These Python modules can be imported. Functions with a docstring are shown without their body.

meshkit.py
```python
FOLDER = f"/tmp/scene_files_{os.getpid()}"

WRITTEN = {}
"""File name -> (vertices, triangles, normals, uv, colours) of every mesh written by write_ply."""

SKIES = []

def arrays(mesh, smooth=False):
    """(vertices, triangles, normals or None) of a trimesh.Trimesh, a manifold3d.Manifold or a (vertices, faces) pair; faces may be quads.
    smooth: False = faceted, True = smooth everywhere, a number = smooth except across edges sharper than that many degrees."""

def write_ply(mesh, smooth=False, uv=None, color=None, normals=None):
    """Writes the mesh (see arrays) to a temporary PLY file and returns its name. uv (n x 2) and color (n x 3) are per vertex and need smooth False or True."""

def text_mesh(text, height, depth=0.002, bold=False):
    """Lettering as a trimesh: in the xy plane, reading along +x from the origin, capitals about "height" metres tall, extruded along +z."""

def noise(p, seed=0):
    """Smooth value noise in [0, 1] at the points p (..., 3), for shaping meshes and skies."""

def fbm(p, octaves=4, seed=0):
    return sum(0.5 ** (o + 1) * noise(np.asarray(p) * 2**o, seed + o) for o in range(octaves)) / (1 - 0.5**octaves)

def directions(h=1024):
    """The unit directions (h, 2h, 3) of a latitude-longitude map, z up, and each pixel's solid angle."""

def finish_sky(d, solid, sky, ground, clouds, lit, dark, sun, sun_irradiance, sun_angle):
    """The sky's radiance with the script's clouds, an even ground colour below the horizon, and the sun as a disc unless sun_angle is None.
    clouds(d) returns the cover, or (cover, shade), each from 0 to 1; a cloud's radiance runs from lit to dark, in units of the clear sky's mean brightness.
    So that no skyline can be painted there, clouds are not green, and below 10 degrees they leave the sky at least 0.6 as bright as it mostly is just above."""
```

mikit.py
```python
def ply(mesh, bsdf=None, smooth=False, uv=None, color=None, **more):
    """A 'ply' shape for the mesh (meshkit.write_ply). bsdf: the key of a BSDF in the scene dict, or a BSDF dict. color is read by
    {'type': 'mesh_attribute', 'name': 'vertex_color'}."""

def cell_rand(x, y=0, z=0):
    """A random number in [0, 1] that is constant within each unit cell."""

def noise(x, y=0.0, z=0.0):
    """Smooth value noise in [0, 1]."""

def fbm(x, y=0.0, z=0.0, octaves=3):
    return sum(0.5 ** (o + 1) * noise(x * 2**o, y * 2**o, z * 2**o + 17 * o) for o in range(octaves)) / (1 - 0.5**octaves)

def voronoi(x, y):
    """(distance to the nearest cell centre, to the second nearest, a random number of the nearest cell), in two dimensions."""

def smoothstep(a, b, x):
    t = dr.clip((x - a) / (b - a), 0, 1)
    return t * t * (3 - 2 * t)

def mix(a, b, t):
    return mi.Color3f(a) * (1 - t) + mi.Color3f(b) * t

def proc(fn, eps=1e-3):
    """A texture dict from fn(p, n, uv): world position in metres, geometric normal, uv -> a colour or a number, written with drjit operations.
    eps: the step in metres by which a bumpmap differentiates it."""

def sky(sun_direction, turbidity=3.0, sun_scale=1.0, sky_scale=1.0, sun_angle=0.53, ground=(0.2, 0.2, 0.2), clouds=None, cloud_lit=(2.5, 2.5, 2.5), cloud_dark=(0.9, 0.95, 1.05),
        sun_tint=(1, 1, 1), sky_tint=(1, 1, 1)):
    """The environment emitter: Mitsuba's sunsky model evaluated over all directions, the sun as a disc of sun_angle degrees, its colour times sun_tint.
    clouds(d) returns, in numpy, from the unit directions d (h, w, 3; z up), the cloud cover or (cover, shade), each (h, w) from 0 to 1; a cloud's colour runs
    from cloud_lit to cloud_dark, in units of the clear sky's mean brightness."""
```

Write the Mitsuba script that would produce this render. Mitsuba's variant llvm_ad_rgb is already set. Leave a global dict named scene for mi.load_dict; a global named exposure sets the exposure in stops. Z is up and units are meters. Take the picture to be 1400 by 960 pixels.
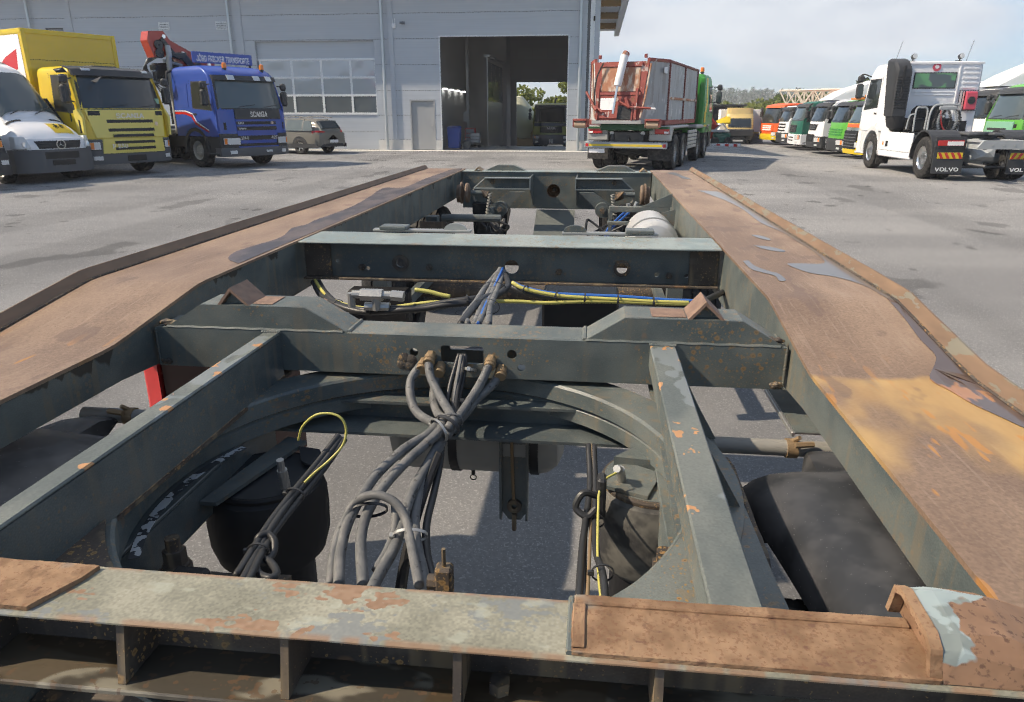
import math, numpy as np, trimesh, mitsuba as mi, drjit as dr, mikit, meshkit
from shapely.geometry import Polygon, Point, box as sbox
from mikit import noise, fbm, voronoi, smoothstep, mix, cell_rand

scene, labels = {'type': 'scene'}, {}
exposure = 2.05
rng = np.random.default_rng(7)
PI = math.pi

# ---------------------------------------------------------------- camera, sky
EYE = 1.65
yaw, pitch = 0.11219, 0.32270
fwd = [-math.sin(yaw)*math.cos(pitch), math.cos(yaw)*math.cos(pitch), -math.sin(pitch)]
scene['camera'] = {'type': 'perspective', 'fov': 71.36, 'fov_axis': 'x', 'near_clip': 0.05, 'far_clip': 3000.0,
    'to_world': mi.ScalarTransform4f().look_at(origin=[0, 0, EYE], target=[fwd[0], fwd[1], EYE+fwd[2]], up=[0, 0, 1])}

def cloud_cover(d):
    up = np.maximum(d[..., 2], 0.0)
    p = d / (up[..., None] + 0.22)
    p[..., 2] = 0.3
    n = meshkit.fbm(p*0.95 + [4.4, 8.1, 0], 6, seed=3)
    n2 = meshkit.fbm(p*2.6 + [9.1, 4.4, 0], 5, seed=11)
    c = np.clip((n + 0.22*(n2 - 0.5) - 0.43)/0.24, 0, 1)
    c = c*c*(3 - 2*c)
    shade = np.clip((n2 - 0.40)/0.32, 0, 1)
    return 0.06 + 0.86*c, 0.8*shade

scene['sky'] = mikit.sky([-1.02, -0.27, 1.0], turbidity=3.2, sun_angle=0.7, ground=(0.16, 0.155, 0.15), clouds=cloud_cover,
    cloud_lit=(2.25, 2.35, 2.5), cloud_dark=(1.4, 1.55, 1.85), sky_tint=(0.95, 1.0, 1.0), sun_tint=(0.97, 1.0, 1.06))

# ---------------------------------------------------------------- materials
def mat(key, color, rough=0.5, metallic=0.0, spec=0.5, coat=0.0, **more):
    b = {'type': 'principled', 'base_color': color if isinstance(color, dict) else {'type': 'rgb', 'value': list(color)},
         'roughness': rough, 'metallic': metallic, 'specular': spec, **more}
    if coat:
        b.update(clearcoat=coat, clearcoat_gloss=0.93)
    scene['mat_'+key] = {'type': 'twosided', 'bsdf': b}
    return 'mat_'+key

def bumped(key, inner, fn, scale, eps=1e-3):
    b = scene[inner]['bsdf']
    scene['mat_'+key] = {'type': 'twosided', 'bsdf': {'type': 'bumpmap', 'arbitrary': mikit.proc(fn, eps), 'scale': scale, 'bsdf': b}}
    return 'mat_'+key

def spots(x, y, z, f, lo, hi):
    return smoothstep(lo, hi, noise(x*f, y*f, z*f))

def asphalt_col(p, n, uv):
    g = fbm(p.x*90, p.y*90, 0.5, 2)
    stone = smoothstep(0.70, 0.92, noise(p.x*160, p.y*160, 3.0))
    big = fbm(p.x*0.35, p.y*0.9, 1.7, 3)
    track = fbm(p.x*0.9+4, p.y*0.11, 5.0, 2)
    c = mix((0.150, 0.150, 0.152), (0.200, 0.199, 0.198), smoothstep(0.3, 0.7, big))
    c = c*(0.72 + 0.5*g) + mi.Color3f(0.10, 0.10, 0.098)*stone
    c = c*(1.0 - 0.16*smoothstep(0.52, 0.68, track))
    oil = smoothstep(0.70, 0.76, fbm(p.x*1.3+11, p.y*0.8, 2.0, 4))
    drip = smoothstep(0.80, 0.84, fbm(p.x*3.1, p.y*1.7, 8.0, 3))
    ck = dr.abs(fbm(p.x*0.55+3, p.y*0.55, 6.0, 4) - 0.5)
    crack = smoothstep(0.0022, 0.0006, ck)*smoothstep(0.46, 0.56, fbm(p.x*0.21, p.y*0.21, 3.0, 2))
    return c*(1 - 0.35*oil)*(1 - 0.45*drip)*(1 - 0.55*crack)
mat('asphalt', mikit.proc(asphalt_col), 0.85, spec=0.3)
mat('concrete', mikit.proc(lambda p, n, uv: mix((0.42, 0.41, 0.38), (0.55, 0.54, 0.50), fbm(p.x*3, p.y*3, p.z*3, 3))), 0.85)

def paint_steel(c0, c1, rust=0.5, streak=0.5, dust=0.3):
    """Old grey-green chassis paint: tone patches, rust blooms with dark cores, brown runs below, dried mud."""
    def fn(p, n, uv):
        a = fbm(p.x*7, p.y*7, p.z*7, 4)
        c = mix(c0, c1, smoothstep(0.35, 0.65, a))
        grain = noise(p.x*420, p.y*420, p.z*420)
        c = c*(0.88 + 0.24*grain)
        run = fbm(p.x*38, p.y*38, p.z*3.0, 3)
        c = mix(c, (0.20, 0.15, 0.085), streak*smoothstep(0.56, 0.74, run))
        zone = smoothstep(0.44, 0.66, fbm(p.x*5.5+3, p.y*5.5, p.z*5.5+9, 3))
        u = dr.select(dr.abs(n.x) > 0.6, p.y, p.x); v = dr.select(dr.abs(n.z) > 0.6, p.y, p.z)
        u, v = u + 0.004*noise(p.x*170, p.y*170, p.z*170), v + 0.004*noise(p.x*170+9, p.y*170, p.z*170)
        d1, _, r1 = voronoi(u*52, v*52)
        d2, _, r2 = voronoi(u*120+7, v*120)
        k1, k2 = 0.42*r1*r1*(0.3+0.9*zone), 0.42*r2*r2*(0.35+0.9*zone)
        s = dr.maximum(smoothstep(k1, k1*0.55, d1), smoothstep(k2, k2*0.5, d2)*0.8)*smoothstep(0.12, 0.25, dr.maximum(k1, k2)+0.1)
        c = mix(c, (0.27, 0.165, 0.065), dr.clip(rust*2*s, 0, 1))
        core = smoothstep(k1*0.45, k1*0.2, d1)*smoothstep(0.6, 0.9, r1)
        c = mix(c, (0.10, 0.055, 0.03), dr.clip(rust*core, 0, 1))
        blot = smoothstep(0.70, 0.75, fbm(p.x*14+8, p.y*14, p.z*14, 4))
        c = mix(c, (0.21, 0.115, 0.055), rust*blot)
        mud = smoothstep(0.5, 0.75, fbm(p.x*22, p.y*22+5, p.z*22, 4))
        return mix(c, (0.19, 0.175, 0.14), dust*mud)
    return mikit.proc(fn)
mat('steel', paint_steel((0.078, 0.095, 0.095), (0.118, 0.134, 0.126), 0.32, 0.25, 0.15), 0.40)
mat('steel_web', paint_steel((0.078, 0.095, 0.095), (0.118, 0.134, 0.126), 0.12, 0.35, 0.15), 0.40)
mat('steel_top', paint_steel((0.090, 0.107, 0.105), (0.136, 0.151, 0.141), 0.22, 0.2, 0.35), 0.55)  # same chassis paint for tops: dustier, with a little sunlight in the colour
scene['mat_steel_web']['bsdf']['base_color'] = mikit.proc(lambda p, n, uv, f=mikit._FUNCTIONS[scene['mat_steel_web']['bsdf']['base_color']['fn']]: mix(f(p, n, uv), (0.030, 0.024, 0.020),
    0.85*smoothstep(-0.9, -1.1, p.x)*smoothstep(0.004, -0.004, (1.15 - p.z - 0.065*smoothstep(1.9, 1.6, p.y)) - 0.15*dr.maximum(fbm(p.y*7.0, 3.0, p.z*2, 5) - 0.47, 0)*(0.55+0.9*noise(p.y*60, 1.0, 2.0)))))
mat('steel_mint', paint_steel((0.18, 0.225, 0.225), (0.245, 0.285, 0.275), 0.30, 0.35, 0.15), 0.5)
mat('steel_dark', paint_steel((0.068, 0.083, 0.086), (0.102, 0.117, 0.114), 0.16, 0.2, 0.08), 0.36)  # same paint for shaded faces and undersides, shade partly in the colour
mat('rusty_dark', paint_steel((0.048, 0.040, 0.034), (0.085, 0.066, 0.051), 0.5, 0.6, 0.2), 0.7)

def rust_plate(p, n, uv):
    """Deck plate of the rails: even brown rust, drawn-out scrapes along the length, an ochre bloom beyond the fold on the right."""
    a = fbm(p.x*5, p.y*2.2, 0.3, 4)
    c = mix((0.165, 0.108, 0.073), (0.265, 0.183, 0.125), smoothstep(0.3, 0.7, a))
    fine = fbm(p.x*210, p.y*210, p.z*210, 2)
    c = c*(0.78 + 0.44*fine)
    scr = fbm(p.x*120, p.y*9, 4.0, 3)
    c = mix(c, (0.36, 0.28, 0.21), 0.18*smoothstep(0.60, 0.82, scr))
    edge = 1.585 + 0.10*(fbm(p.x*9, 2.0, 3.0, 3) - 0.5)
    och = smoothstep(edge+0.015, edge-0.015, p.y)*smoothstep(0.35, 0.62, fbm(p.x*6+1, p.y*3.4, 7.0, 4) + 0.30*(p.y - 1.05))
    c = mix(c, mix((0.36, 0.21, 0.075), (0.48, 0.315, 0.12), fbm(p.x*24, p.y*9, 4.0, 4)), och*0.85*smoothstep(-0.2, 0.4, p.x))
    org = smoothstep(0.66, 0.74, fbm(p.x*40, p.y*8, 2.0, 3))*smoothstep(1.75, 1.45, p.y)
    c = mix(c, (0.42, 0.19, 0.045), 0.7*org)
    dk = smoothstep(0.64, 0.72, fbm(p.x*13, p.y*6, 9.0, 4))
    return mix(c, (0.13, 0.085, 0.065), 0.5*dk)
mat('rust_plate', mikit.proc(rust_plate), 0.5, spec=0.45)

def rust_flaky(p, n, uv):
    a = fbm(p.x*30, p.y*30, p.z*30, 4)
    c = mix((0.185, 0.112, 0.066), (0.305, 0.195, 0.118), smoothstep(0.3, 0.7, a))
    pit = smoothstep(0.52, 0.74, fbm(p.x*300, p.y*300, p.z*300, 3))
    c = mix(c, (0.17, 0.085, 0.05), 0.55*pit)
    c = mix(c, (0.13, 0.07, 0.05), 0.7*smoothstep(0.60, 0.72, fbm(p.x*60, p.y*80, p.z*60, 5)))
    gr = smoothstep(0.72, 0.78, fbm(p.x*18+4, p.y*18, p.z*18, 3))
    return mix(c, (0.24, 0.24, 0.22), 0.6*gr)
mat('rust_flaky0', mikit.proc(rust_flaky), 0.85, spec=0.2)
bumped('rust_flaky', 'mat_rust_flaky0', lambda p, n, uv: fbm(p.x*150, p.y*150, p.z*150, 3), 0.0022, 5e-4)

def beam_top(p, n, uv):
    """Walked-on top of the front beam: beige-green paint worn through to slate primer and to rust, each patch with an edge."""
    a = fbm(p.x*11, p.y*16, 1.0, 4)
    c = mix((0.195, 0.19, 0.145), (0.275, 0.265, 0.205), smoothstep(0.3, 0.7, a))
    c = c*(0.82 + 0.36*noise(p.x*330, p.y*330, p.z*330))
    pr = fbm(p.x*9+2.4, p.y*14, 6.0, 5)
    worn = 0.72*pr + 0.28*fbm(p.x*120, p.y*170, 4.0, 3)
    c = mix(c, (0.17, 0.185, 0.19), 0.75*smoothstep(0.575, 0.64, worn))
    pale = fbm(p.x*26+2, p.y*40, 3.0, 4)
    c = mix(c, (0.38, 0.40, 0.33), 0.4*smoothstep(0.66, 0.80, pale))
    r = fbm(p.x*10+7.3, p.y*17+2, 2.0, 5)
    rust = mix((0.215, 0.130, 0.078), (0.29, 0.19, 0.122), noise(p.x*160, p.y*160, 1.0))
    c = mix(c, rust, smoothstep(0.70, 0.725, r + 0.10*(noise(p.x*140, p.y*190, 2.0)-0.5)))
    e = dr.maximum(smoothstep(0.645, 0.635, p.y), smoothstep(0.724, 0.732, p.y))*smoothstep(0.42, 0.55, fbm(p.x*22, 1.0, 5.0, 4))
    return mix(c, (0.25, 0.145, 0.082), 0.8*e)
mat('beam_top', mikit.proc(beam_top), 0.6)
def ledge_col(p, n, uv):
    a = fbm(p.x*9, p.y*20, 3.0, 4)
    c = mix((0.060, 0.053, 0.042), (0.20, 0.185, 0.145), smoothstep(0.46, 0.58, a))
    wet = smoothstep(0.50, 0.54, fbm(p.x*5+1.5, p.y*9, 7.0, 3))
    c = mix(c, (0.060, 0.042, 0.024), 0.8*wet)
    r = smoothstep(0.66, 0.72, fbm(p.x*90, p.y*110, 1.0, 3))
    return mix(c, (0.12, 0.072, 0.042), 0.6*r)
mat('ledge', mikit.proc(ledge_col), 0.35)
scene['mat_wet'] = {'type': 'twosided', 'bsdf': {'type': 'roughplastic', 'distribution': 'ggx', 'alpha': 0.02, 'int_ior': 1.8, 'diffuse_reflectance': {'type': 'rgb', 'value': [0.13, 0.115, 0.105]}}}
mat('damp', mikit.proc(lambda p, n, uv: mix((0.050, 0.035, 0.028), (0.105, 0.072, 0.052), smoothstep(0.3, 0.7, fbm(p.x*14, p.y*6, 3.0, 4)))*(0.8+0.4*fbm(p.x*210, p.y*210, 1.0, 2))), 0.27, spec=0.4)
mat('wet_brown', mikit.proc(lambda p, n, uv: mix((0.070, 0.048, 0.044), (0.36, 0.15, 0.045), 0.8*smoothstep(0.60, 0.70, fbm(p.x*36, p.y*12, 4.0, 4)))), 0.10, spec=0.8)
mat('hose', mikit.proc(lambda p, n, uv: mix((0.105, 0.108, 0.110), (0.160, 0.160, 0.157), smoothstep(0.35, 0.7, fbm(p.x*30, p.y*30, p.z*30, 4)))*(1 - 0.5*smoothstep(0.70, 0.76, fbm(p.x*95+3, p.y*95, p.z*95, 2)))), 0.62)
mat('cable', (0.028, 0.029, 0.031), 0.45)
mat('yellow_line', (0.46, 0.42, 0.11), 0.45)
mat('blue_line', (0.03, 0.12, 0.42), 0.4)
mat('fender', mikit.proc(lambda p, n, uv: mix((0.022, 0.023, 0.025), (0.050, 0.050, 0.052), smoothstep(0.4, 0.7, fbm(p.x*14, p.y*14, p.z*14, 4)))+mi.Color3f(0.05)*smoothstep(0.90, 0.94, noise(p.x*260, p.y*260, p.z*260))), 0.46)
mat('tank', mikit.proc(lambda p, n, uv: mix((0.22, 0.215, 0.195), (0.31, 0.30, 0.27), fbm(p.x*9, p.y*9, p.z*9, 3))), 0.6)
mat('bag_black', (0.014, 0.014, 0.015), 0.7)
mat('rest_brown', mikit.proc(lambda p, n, uv: mix((0.13, 0.085, 0.065), (0.27, 0.175, 0.125), fbm(p.x*45, p.y*45, p.z*45, 4))), 0.7)
mat('bag', mikit.proc(lambda p, n, uv: mix((0.035, 0.035, 0.035), (0.12, 0.115, 0.10), smoothstep(0.35, 0.65, fbm(p.x*20, p.y*20, p.z*20, 4)))), 0.75)
mat('brass', (0.30, 0.21, 0.12), 0.55, metallic=0.4)
mat('zinc', (0.42, 0.42, 0.40), 0.4, metallic=0.7)
mat('alu_tank', (0.60, 0.59, 0.56), 0.32, metallic=0.45)
mat('red_paint', (0.46, 0.035, 0.035), 0.4)
mat('chequer', (0.17, 0.185, 0.175), 0.4, metallic=0.3)
mat('rubber', mikit.proc(lambda p, n, uv: mix((0.016, 0.016, 0.017), (0.045, 0.043, 0.040), smoothstep(0.4, 0.7, fbm(p.x*18, p.y*18, p.z*18, 4)))), 0.75)
mat('black', (0.012, 0.012, 0.013), 0.5)

# ---------------------------------------------------------------- mesh helpers
def join(*ms):
    flat = []
    for m in ms:
        flat += m if isinstance(m, list) else [m]
    return trimesh.util.concatenate([trimesh.Trimesh(m.vertices, m.faces, process=False) for m in flat])

def box(x0, x1, y0, y1, z0, z1, b=0.0):
    x0, x1, y0, y1, z0, z1 = min(x0, x1), max(x0, x1), min(y0, y1), max(y0, y1), min(z0, z1), max(z0, z1)
    if not b:
        m = trimesh.creation.box((x1-x0, y1-y0, z1-z0))
        m.apply_translation(((x0+x1)/2, (y0+y1)/2, (z0+z1)/2))
        return m
    b = min(b, (x1-x0)*.45, (y1-y0)*.45, (z1-z0)*.45)
    P = []
    for x, sx in ((x0, 1), (x1, -1)):
        for y, sy in ((y0, 1), (y1, -1)):
            for z, sz in ((z0, 1), (z1, -1)):
                P += [(x+sx*b, y+sy*b, z), (x+sx*b, y, z+sz*b), (x, y+sy*b, z+sz*b)]
    return hull(P)

def hull(P):
    return trimesh.convex.convex_hull(np.asarray(P, float))

def prism(poly, axis, a, b):
    """Polygon in the plane across the axis (0: (y, z), 1: (x, z), 2: (x, y)), extruded from a to b."""
    g = poly if hasattr(poly, 'exterior') else Polygon(poly)
    if not g.is_valid:
        g = g.buffer(0)
    a, b = min(a, b), max(a, b)
    m = trimesh.creation.extrude_polygon(g, b-a, engine='earcut')
    v = np.array(m.vertices); f = np.array(m.faces)
    w = v[:, 2] + a
    if axis == 2:
        v = np.c_[v[:, 0], v[:, 1], w]
    elif axis == 0:
        v = np.c_[w, v[:, 0], v[:, 1]]
    else:
        v = np.c_[v[:, 0], w, v[:, 1]]; f = f[:, ::-1]
    return trimesh.Trimesh(v, f, process=False)

def spline(P, per=6):
    P = np.asarray(P, float)
    if len(P) < 3:
        return P
    Q = np.vstack([2*P[0]-P[1], P, 2*P[-1]-P[-2]])
    out = []
    for i in range(1, len(Q)-2):
        t = np.linspace(0, 1, per, endpoint=False)[:, None]
        a, b, c, d = Q[i-1], Q[i], Q[i+1], Q[i+2]
        out.append(0.5*((2*b) + (c-a)*t + (2*a-5*b+4*c-d)*t*t + (3*b-a-3*c+d)*t**3))
    return np.vstack(out + [P[-1:]])

def tube(P, r, n=8, per=6, smooth_path=True):
    P = spline(P, per) if smooth_path else np.asarray(P, float)
    t = np.gradient(P, axis=0); t /= np.linalg.norm(t, axis=1, keepdims=True)+1e-12
    u = np.cross(t[0], [0, 0, 1.0] if abs(t[0, 2]) < .9 else [1.0, 0, 0]); u /= np.linalg.norm(u)
    ang = np.arange(n)*2*PI/n
    V = []
    R = np.broadcast_to(r, (len(P),))
    for i in range(len(P)):
        u = u - t[i]*(u@t[i]); u /= np.linalg.norm(u)+1e-12
        w = np.cross(t[i], u)
        V.append(P[i] + R[i]*(np.cos(ang)[:, None]*u + np.sin(ang)[:, None]*w))
    V = np.vstack(V + [P[:1], P[-1:]])
    F = []
    L = len(P)
    for i in range(L-1):
        for j in range(n):
            a, b = i*n+j, i*n+(j+1) % n
            F += [(a, b, b+n), (a, b+n, a+n)]
    for j in range(n):
        F += [(L*n, (j+1) % n, j), (L*n+1, (L-1)*n+j, (L-1)*n+(j+1) % n)]
    return trimesh.Trimesh(V, F, process=False)

def bar(P, r, n=6):
    return tube(P, r, n, smooth_path=False)

def cyl(p0, p1, r, n=16, r1=None):
    return tube(np.array([p0, p1], float), np.array([r, r if r1 is None else r1]), n, smooth_path=False)

def frame(o, ax):
    ax = np.asarray(ax, float); ax /= np.linalg.norm(ax)
    u = np.cross(ax, [0, 0, 1.0] if abs(ax[2]) < .9 else [1.0, 0, 0]); u /= np.linalg.norm(u)
    m = np.eye(4); m[:3, 0], m[:3, 1], m[:3, 2], m[:3, 3] = u, np.cross(ax, u), ax, o
    return m

def lathe(profile, o, ax, n=24, a0=0.0, a1=2*PI):
    """Profile of (radius, height along the axis), turned about the axis through o."""
    pr = np.asarray(profile, float)
    full = abs(a1-a0-2*PI) < 1e-6
    k = n if full else n+1
    th = a0 + (a1-a0)*np.arange(k)/n
    V = np.concatenate([np.c_[pr[:, 0]*math.cos(t), pr[:, 0]*math.sin(t), pr[:, 1]] for t in th])
    L = len(pr); F = []
    for i in range(n):
        i2 = (i+1) % k
        for j in range(L-1):
            a, b, c, d = i*L+j, i*L+j+1, i2*L+j+1, i2*L+j
            F += [(a, d, c), (a, c, b)]
    m = trimesh.Trimesh(V, F, process=False)
    m.apply_transform(frame(o, ax))
    return m

def hexbolt(o, ax, r, h, shank=0.0):
    m = cyl(o, np.asarray(o)+np.asarray(ax)*h, r, 6)
    if shank:
        m = join(m, cyl(np.asarray(o)+np.asarray(ax)*h, np.asarray(o)+np.asarray(ax)*(h+shank), r*.55, 10))
    return m

def text_at(s, h, o, right, up, depth=0.004, bold=True, width=None):
    m = meshkit.text_mesh(s, h, depth, bold)
    lo, hi = m.bounds
    m.apply_translation([-(lo[0]+hi[0])/2, -(lo[1]+hi[1])/2, 0])
    if width:
        m.apply_scale([width/(hi[0]-lo[0]), 1, 1])
    T = np.eye(4); right = np.array(right, float)/np.linalg.norm(right); up = np.array(up, float)
    up -= right*(up@right); up /= np.linalg.norm(up)
    T[:3, 0], T[:3, 1], T[:3, 2], T[:3, 3] = right, up, np.cross(right, up), o
    m.apply_transform(T)
    return m

def add(key, mesh, m, smooth=30, label=None, cat=None, group=None, kind=None, T=None):
    k, i = key, 1
    while k in scene or (k in labels and not mesh is None):
        k = f'{key}_{i:03d}'; i += 1
    if T is not None:
        mesh = trimesh.Trimesh(mesh.vertices, mesh.faces, process=False); mesh.apply_transform(T)
    scene[k] = mikit.ply(mesh, m if m.startswith('mat_') else 'mat_'+m, smooth)
    tag(k, label, cat, group, kind)
    return k

def tag(k, label=None, cat=None, group=None, kind=None):
    d = {a: b for a, b in (('label', label), ('category', cat), ('group', group), ('kind', kind)) if b}
    if d:
        labels[k] = d

taken = set()
def thing(name, label, cat, group=None):
    k, i = name, 1
    while k in taken:
        k = f'{name}_{i:03d}'; i += 1
    taken.add(k)
    tag(k, label, cat, group)
    return k

def part(parent, name, mesh, m, smooth=30, label=None, kind=None, T=None):
    return add(f'{parent}__{name}', mesh, m, smooth, label=label, kind=kind, T=T)

def rough_up(mesh, amp, f, seed=0, edge=None):
    """Subdivides and displaces a mesh along its normals for flaky or dented steel."""
    m = mesh.copy() if edge is None else mesh.subdivide_to_size(edge)
    m.merge_vertices()
    m.vertices = m.vertices + m.vertex_normals*((meshkit.fbm(m.vertices*f, 3, seed) - 0.5)*2*amp)[:, None]
    return m

# ================================================================ ground
def grid_ground():
    xs = np.unique(np.concatenate([[-900, -300, -120, -60], np.arange(-40, 41, 2.0), [60, 120, 300, 900]]))
    ys = np.unique(np.concatenate([[-300, -100, -40, -20], np.arange(-10, 70, 2.0), [80, 100, 140, 200, 300, 500, 1200]]))
    X, Y = np.meshgrid(xs, ys)
    drop = np.clip((Y-38)/12, 0, 1)*np.clip((1.0-X)/3, 0, 1)*np.clip((X+45)/8, 0, 1)*np.clip((150-Y)/40, 0, 1)
    Z = -0.75*drop - 0.34*np.clip((Y-25)/12, 0, 1)*np.clip((X-4.5)/4.5, 0, 1)*np.clip((260-Y)/80, 0, 1)
    V = np.c_[X.ravel(), Y.ravel(), Z.ravel()]
    n, m = len(xs), len(ys); F = []
    for j in range(m-1):
        for i in range(n-1):
            a = j*n+i; F += [(a, a+1, a+n+1), (a, a+n+1, a+n)]
    return trimesh.Trimesh(V, F, process=False)
add('ground', grid_ground(), 'asphalt', False, kind='structure', label='grey worn asphalt yard with oil stains')
add('forecourt_strip', box(-40, 0.2, 32.7, 33.47, -0.1, 0.012), 'concrete', False, kind='structure')
for i in range(26):
    x, y = rng.uniform(-12, 14), rng.uniform(5, 28)
    P = [(x, y)]
    a = rng.uniform(-0.4, 0.4) + (PI/2 if rng.random() < .4 else 0)
    for k in range(rng.integers(6, 16)):
        a += rng.normal(0, .25); x += .35*math.cos(a); y += .35*math.sin(a); P.append((x, y))

# ================================================================ trailer
tr = thing('trailer_chassis', 'long rusty flatbed trailer frame with grey green crossbeams in the foreground', 'trailer')
RY = [(0.55, 1.085), (1.56, 1.085), (1.61, 1.087), (1.66, 1.0935), (1.99, 1.142), (2.04, 1.1485), (2.09, 1.15), (6.82, 1.15)]
def zrail(y):
    return float(np.interp(y, [q[0] for q in RY], [q[1] for q in RY]))
def rail(s, xi, xo):
    plate = prism(RY + [(y, z-0.009) for y, z in RY[::-1]], 0, xi, xo)
    r = part(tr, 'side_rail', plate, 'rust_plate', 20, label='brown rusted deck plate with '+('a dark wet inner edge' if s < 0 else 'puddles and an ochre near end'))
    bot = [(6.82, 0.93), (2.2, 0.945), (1.62, 0.985), (0.55, 0.985)]
    w0 = xi + (0.004 if s > 0 else -0.004)
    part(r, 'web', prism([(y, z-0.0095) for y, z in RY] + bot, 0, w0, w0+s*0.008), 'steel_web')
    part(r, 'foot_flange', join(box(w0+s*.009, w0+s*0.07, 2.2, 6.8, 0.93, 0.938)), 'steel_dark')
    sec = [(-.014, .001), (-.012, .009), (.010, .032), (.016, .031), (.016, -.012), (.001, -.012)]
    ys = np.unique(np.concatenate([[q[0] for q in RY], np.arange(.6, 6.8, .08)]))
    V = np.vstack([[(xo+s*dx, y, zrail(y)+dz) for dx, dz in sec] for y in ys]); K = len(sec)
    V += .0011*(meshkit.noise(V*[20, 9, 20], 4)[:, None]-.5)*2
    F = [f for i in range(len(ys)-1) for k in range(K) for a, b in [(i*K+k, i*K+(k+1) % K)] for f in ((a, b, b+K), (a, b+K, a+K))]
    part(r, 'guide_lip', trimesh.Trimesh(V, F if s > 0 else [f[::-1] for f in F], process=False), 'guide_lip', 30)
    # weld bead where the lip meets the plate
    bead = [(xo-s*0.015, y, zrail(y)+0.003) for y in np.arange(0.6, 6.8, 0.12)]
    part(r, 'weld_bead', tube(bead, 0.0035, 6, 1, False), 'rusty_dark')
    return r
def lip_col(p, n, uv):
    c = mix((0.125, 0.080, 0.052), (0.225, 0.145, 0.088), fbm(p.x*20, p.y*9, p.z*40, 3))
    pnt = smoothstep(0.56, 0.60, fbm(p.x*40+2, p.y*14, p.z*40, 4))
    return mix(c, (0.17, 0.175, 0.14), 0.7*pnt*smoothstep(-0.3, 0.3, p.x))
mat('guide_lip', mikit.proc(lip_col), 0.65)
rail(1, 0.506, 0.868)
rail(-1, -1.206, -1.584)

def round_hole(x, z, r, n=14):
    return Point(x, z).buffer(r, n//4+1)
XL, XR = -1.200, 0.502
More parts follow.
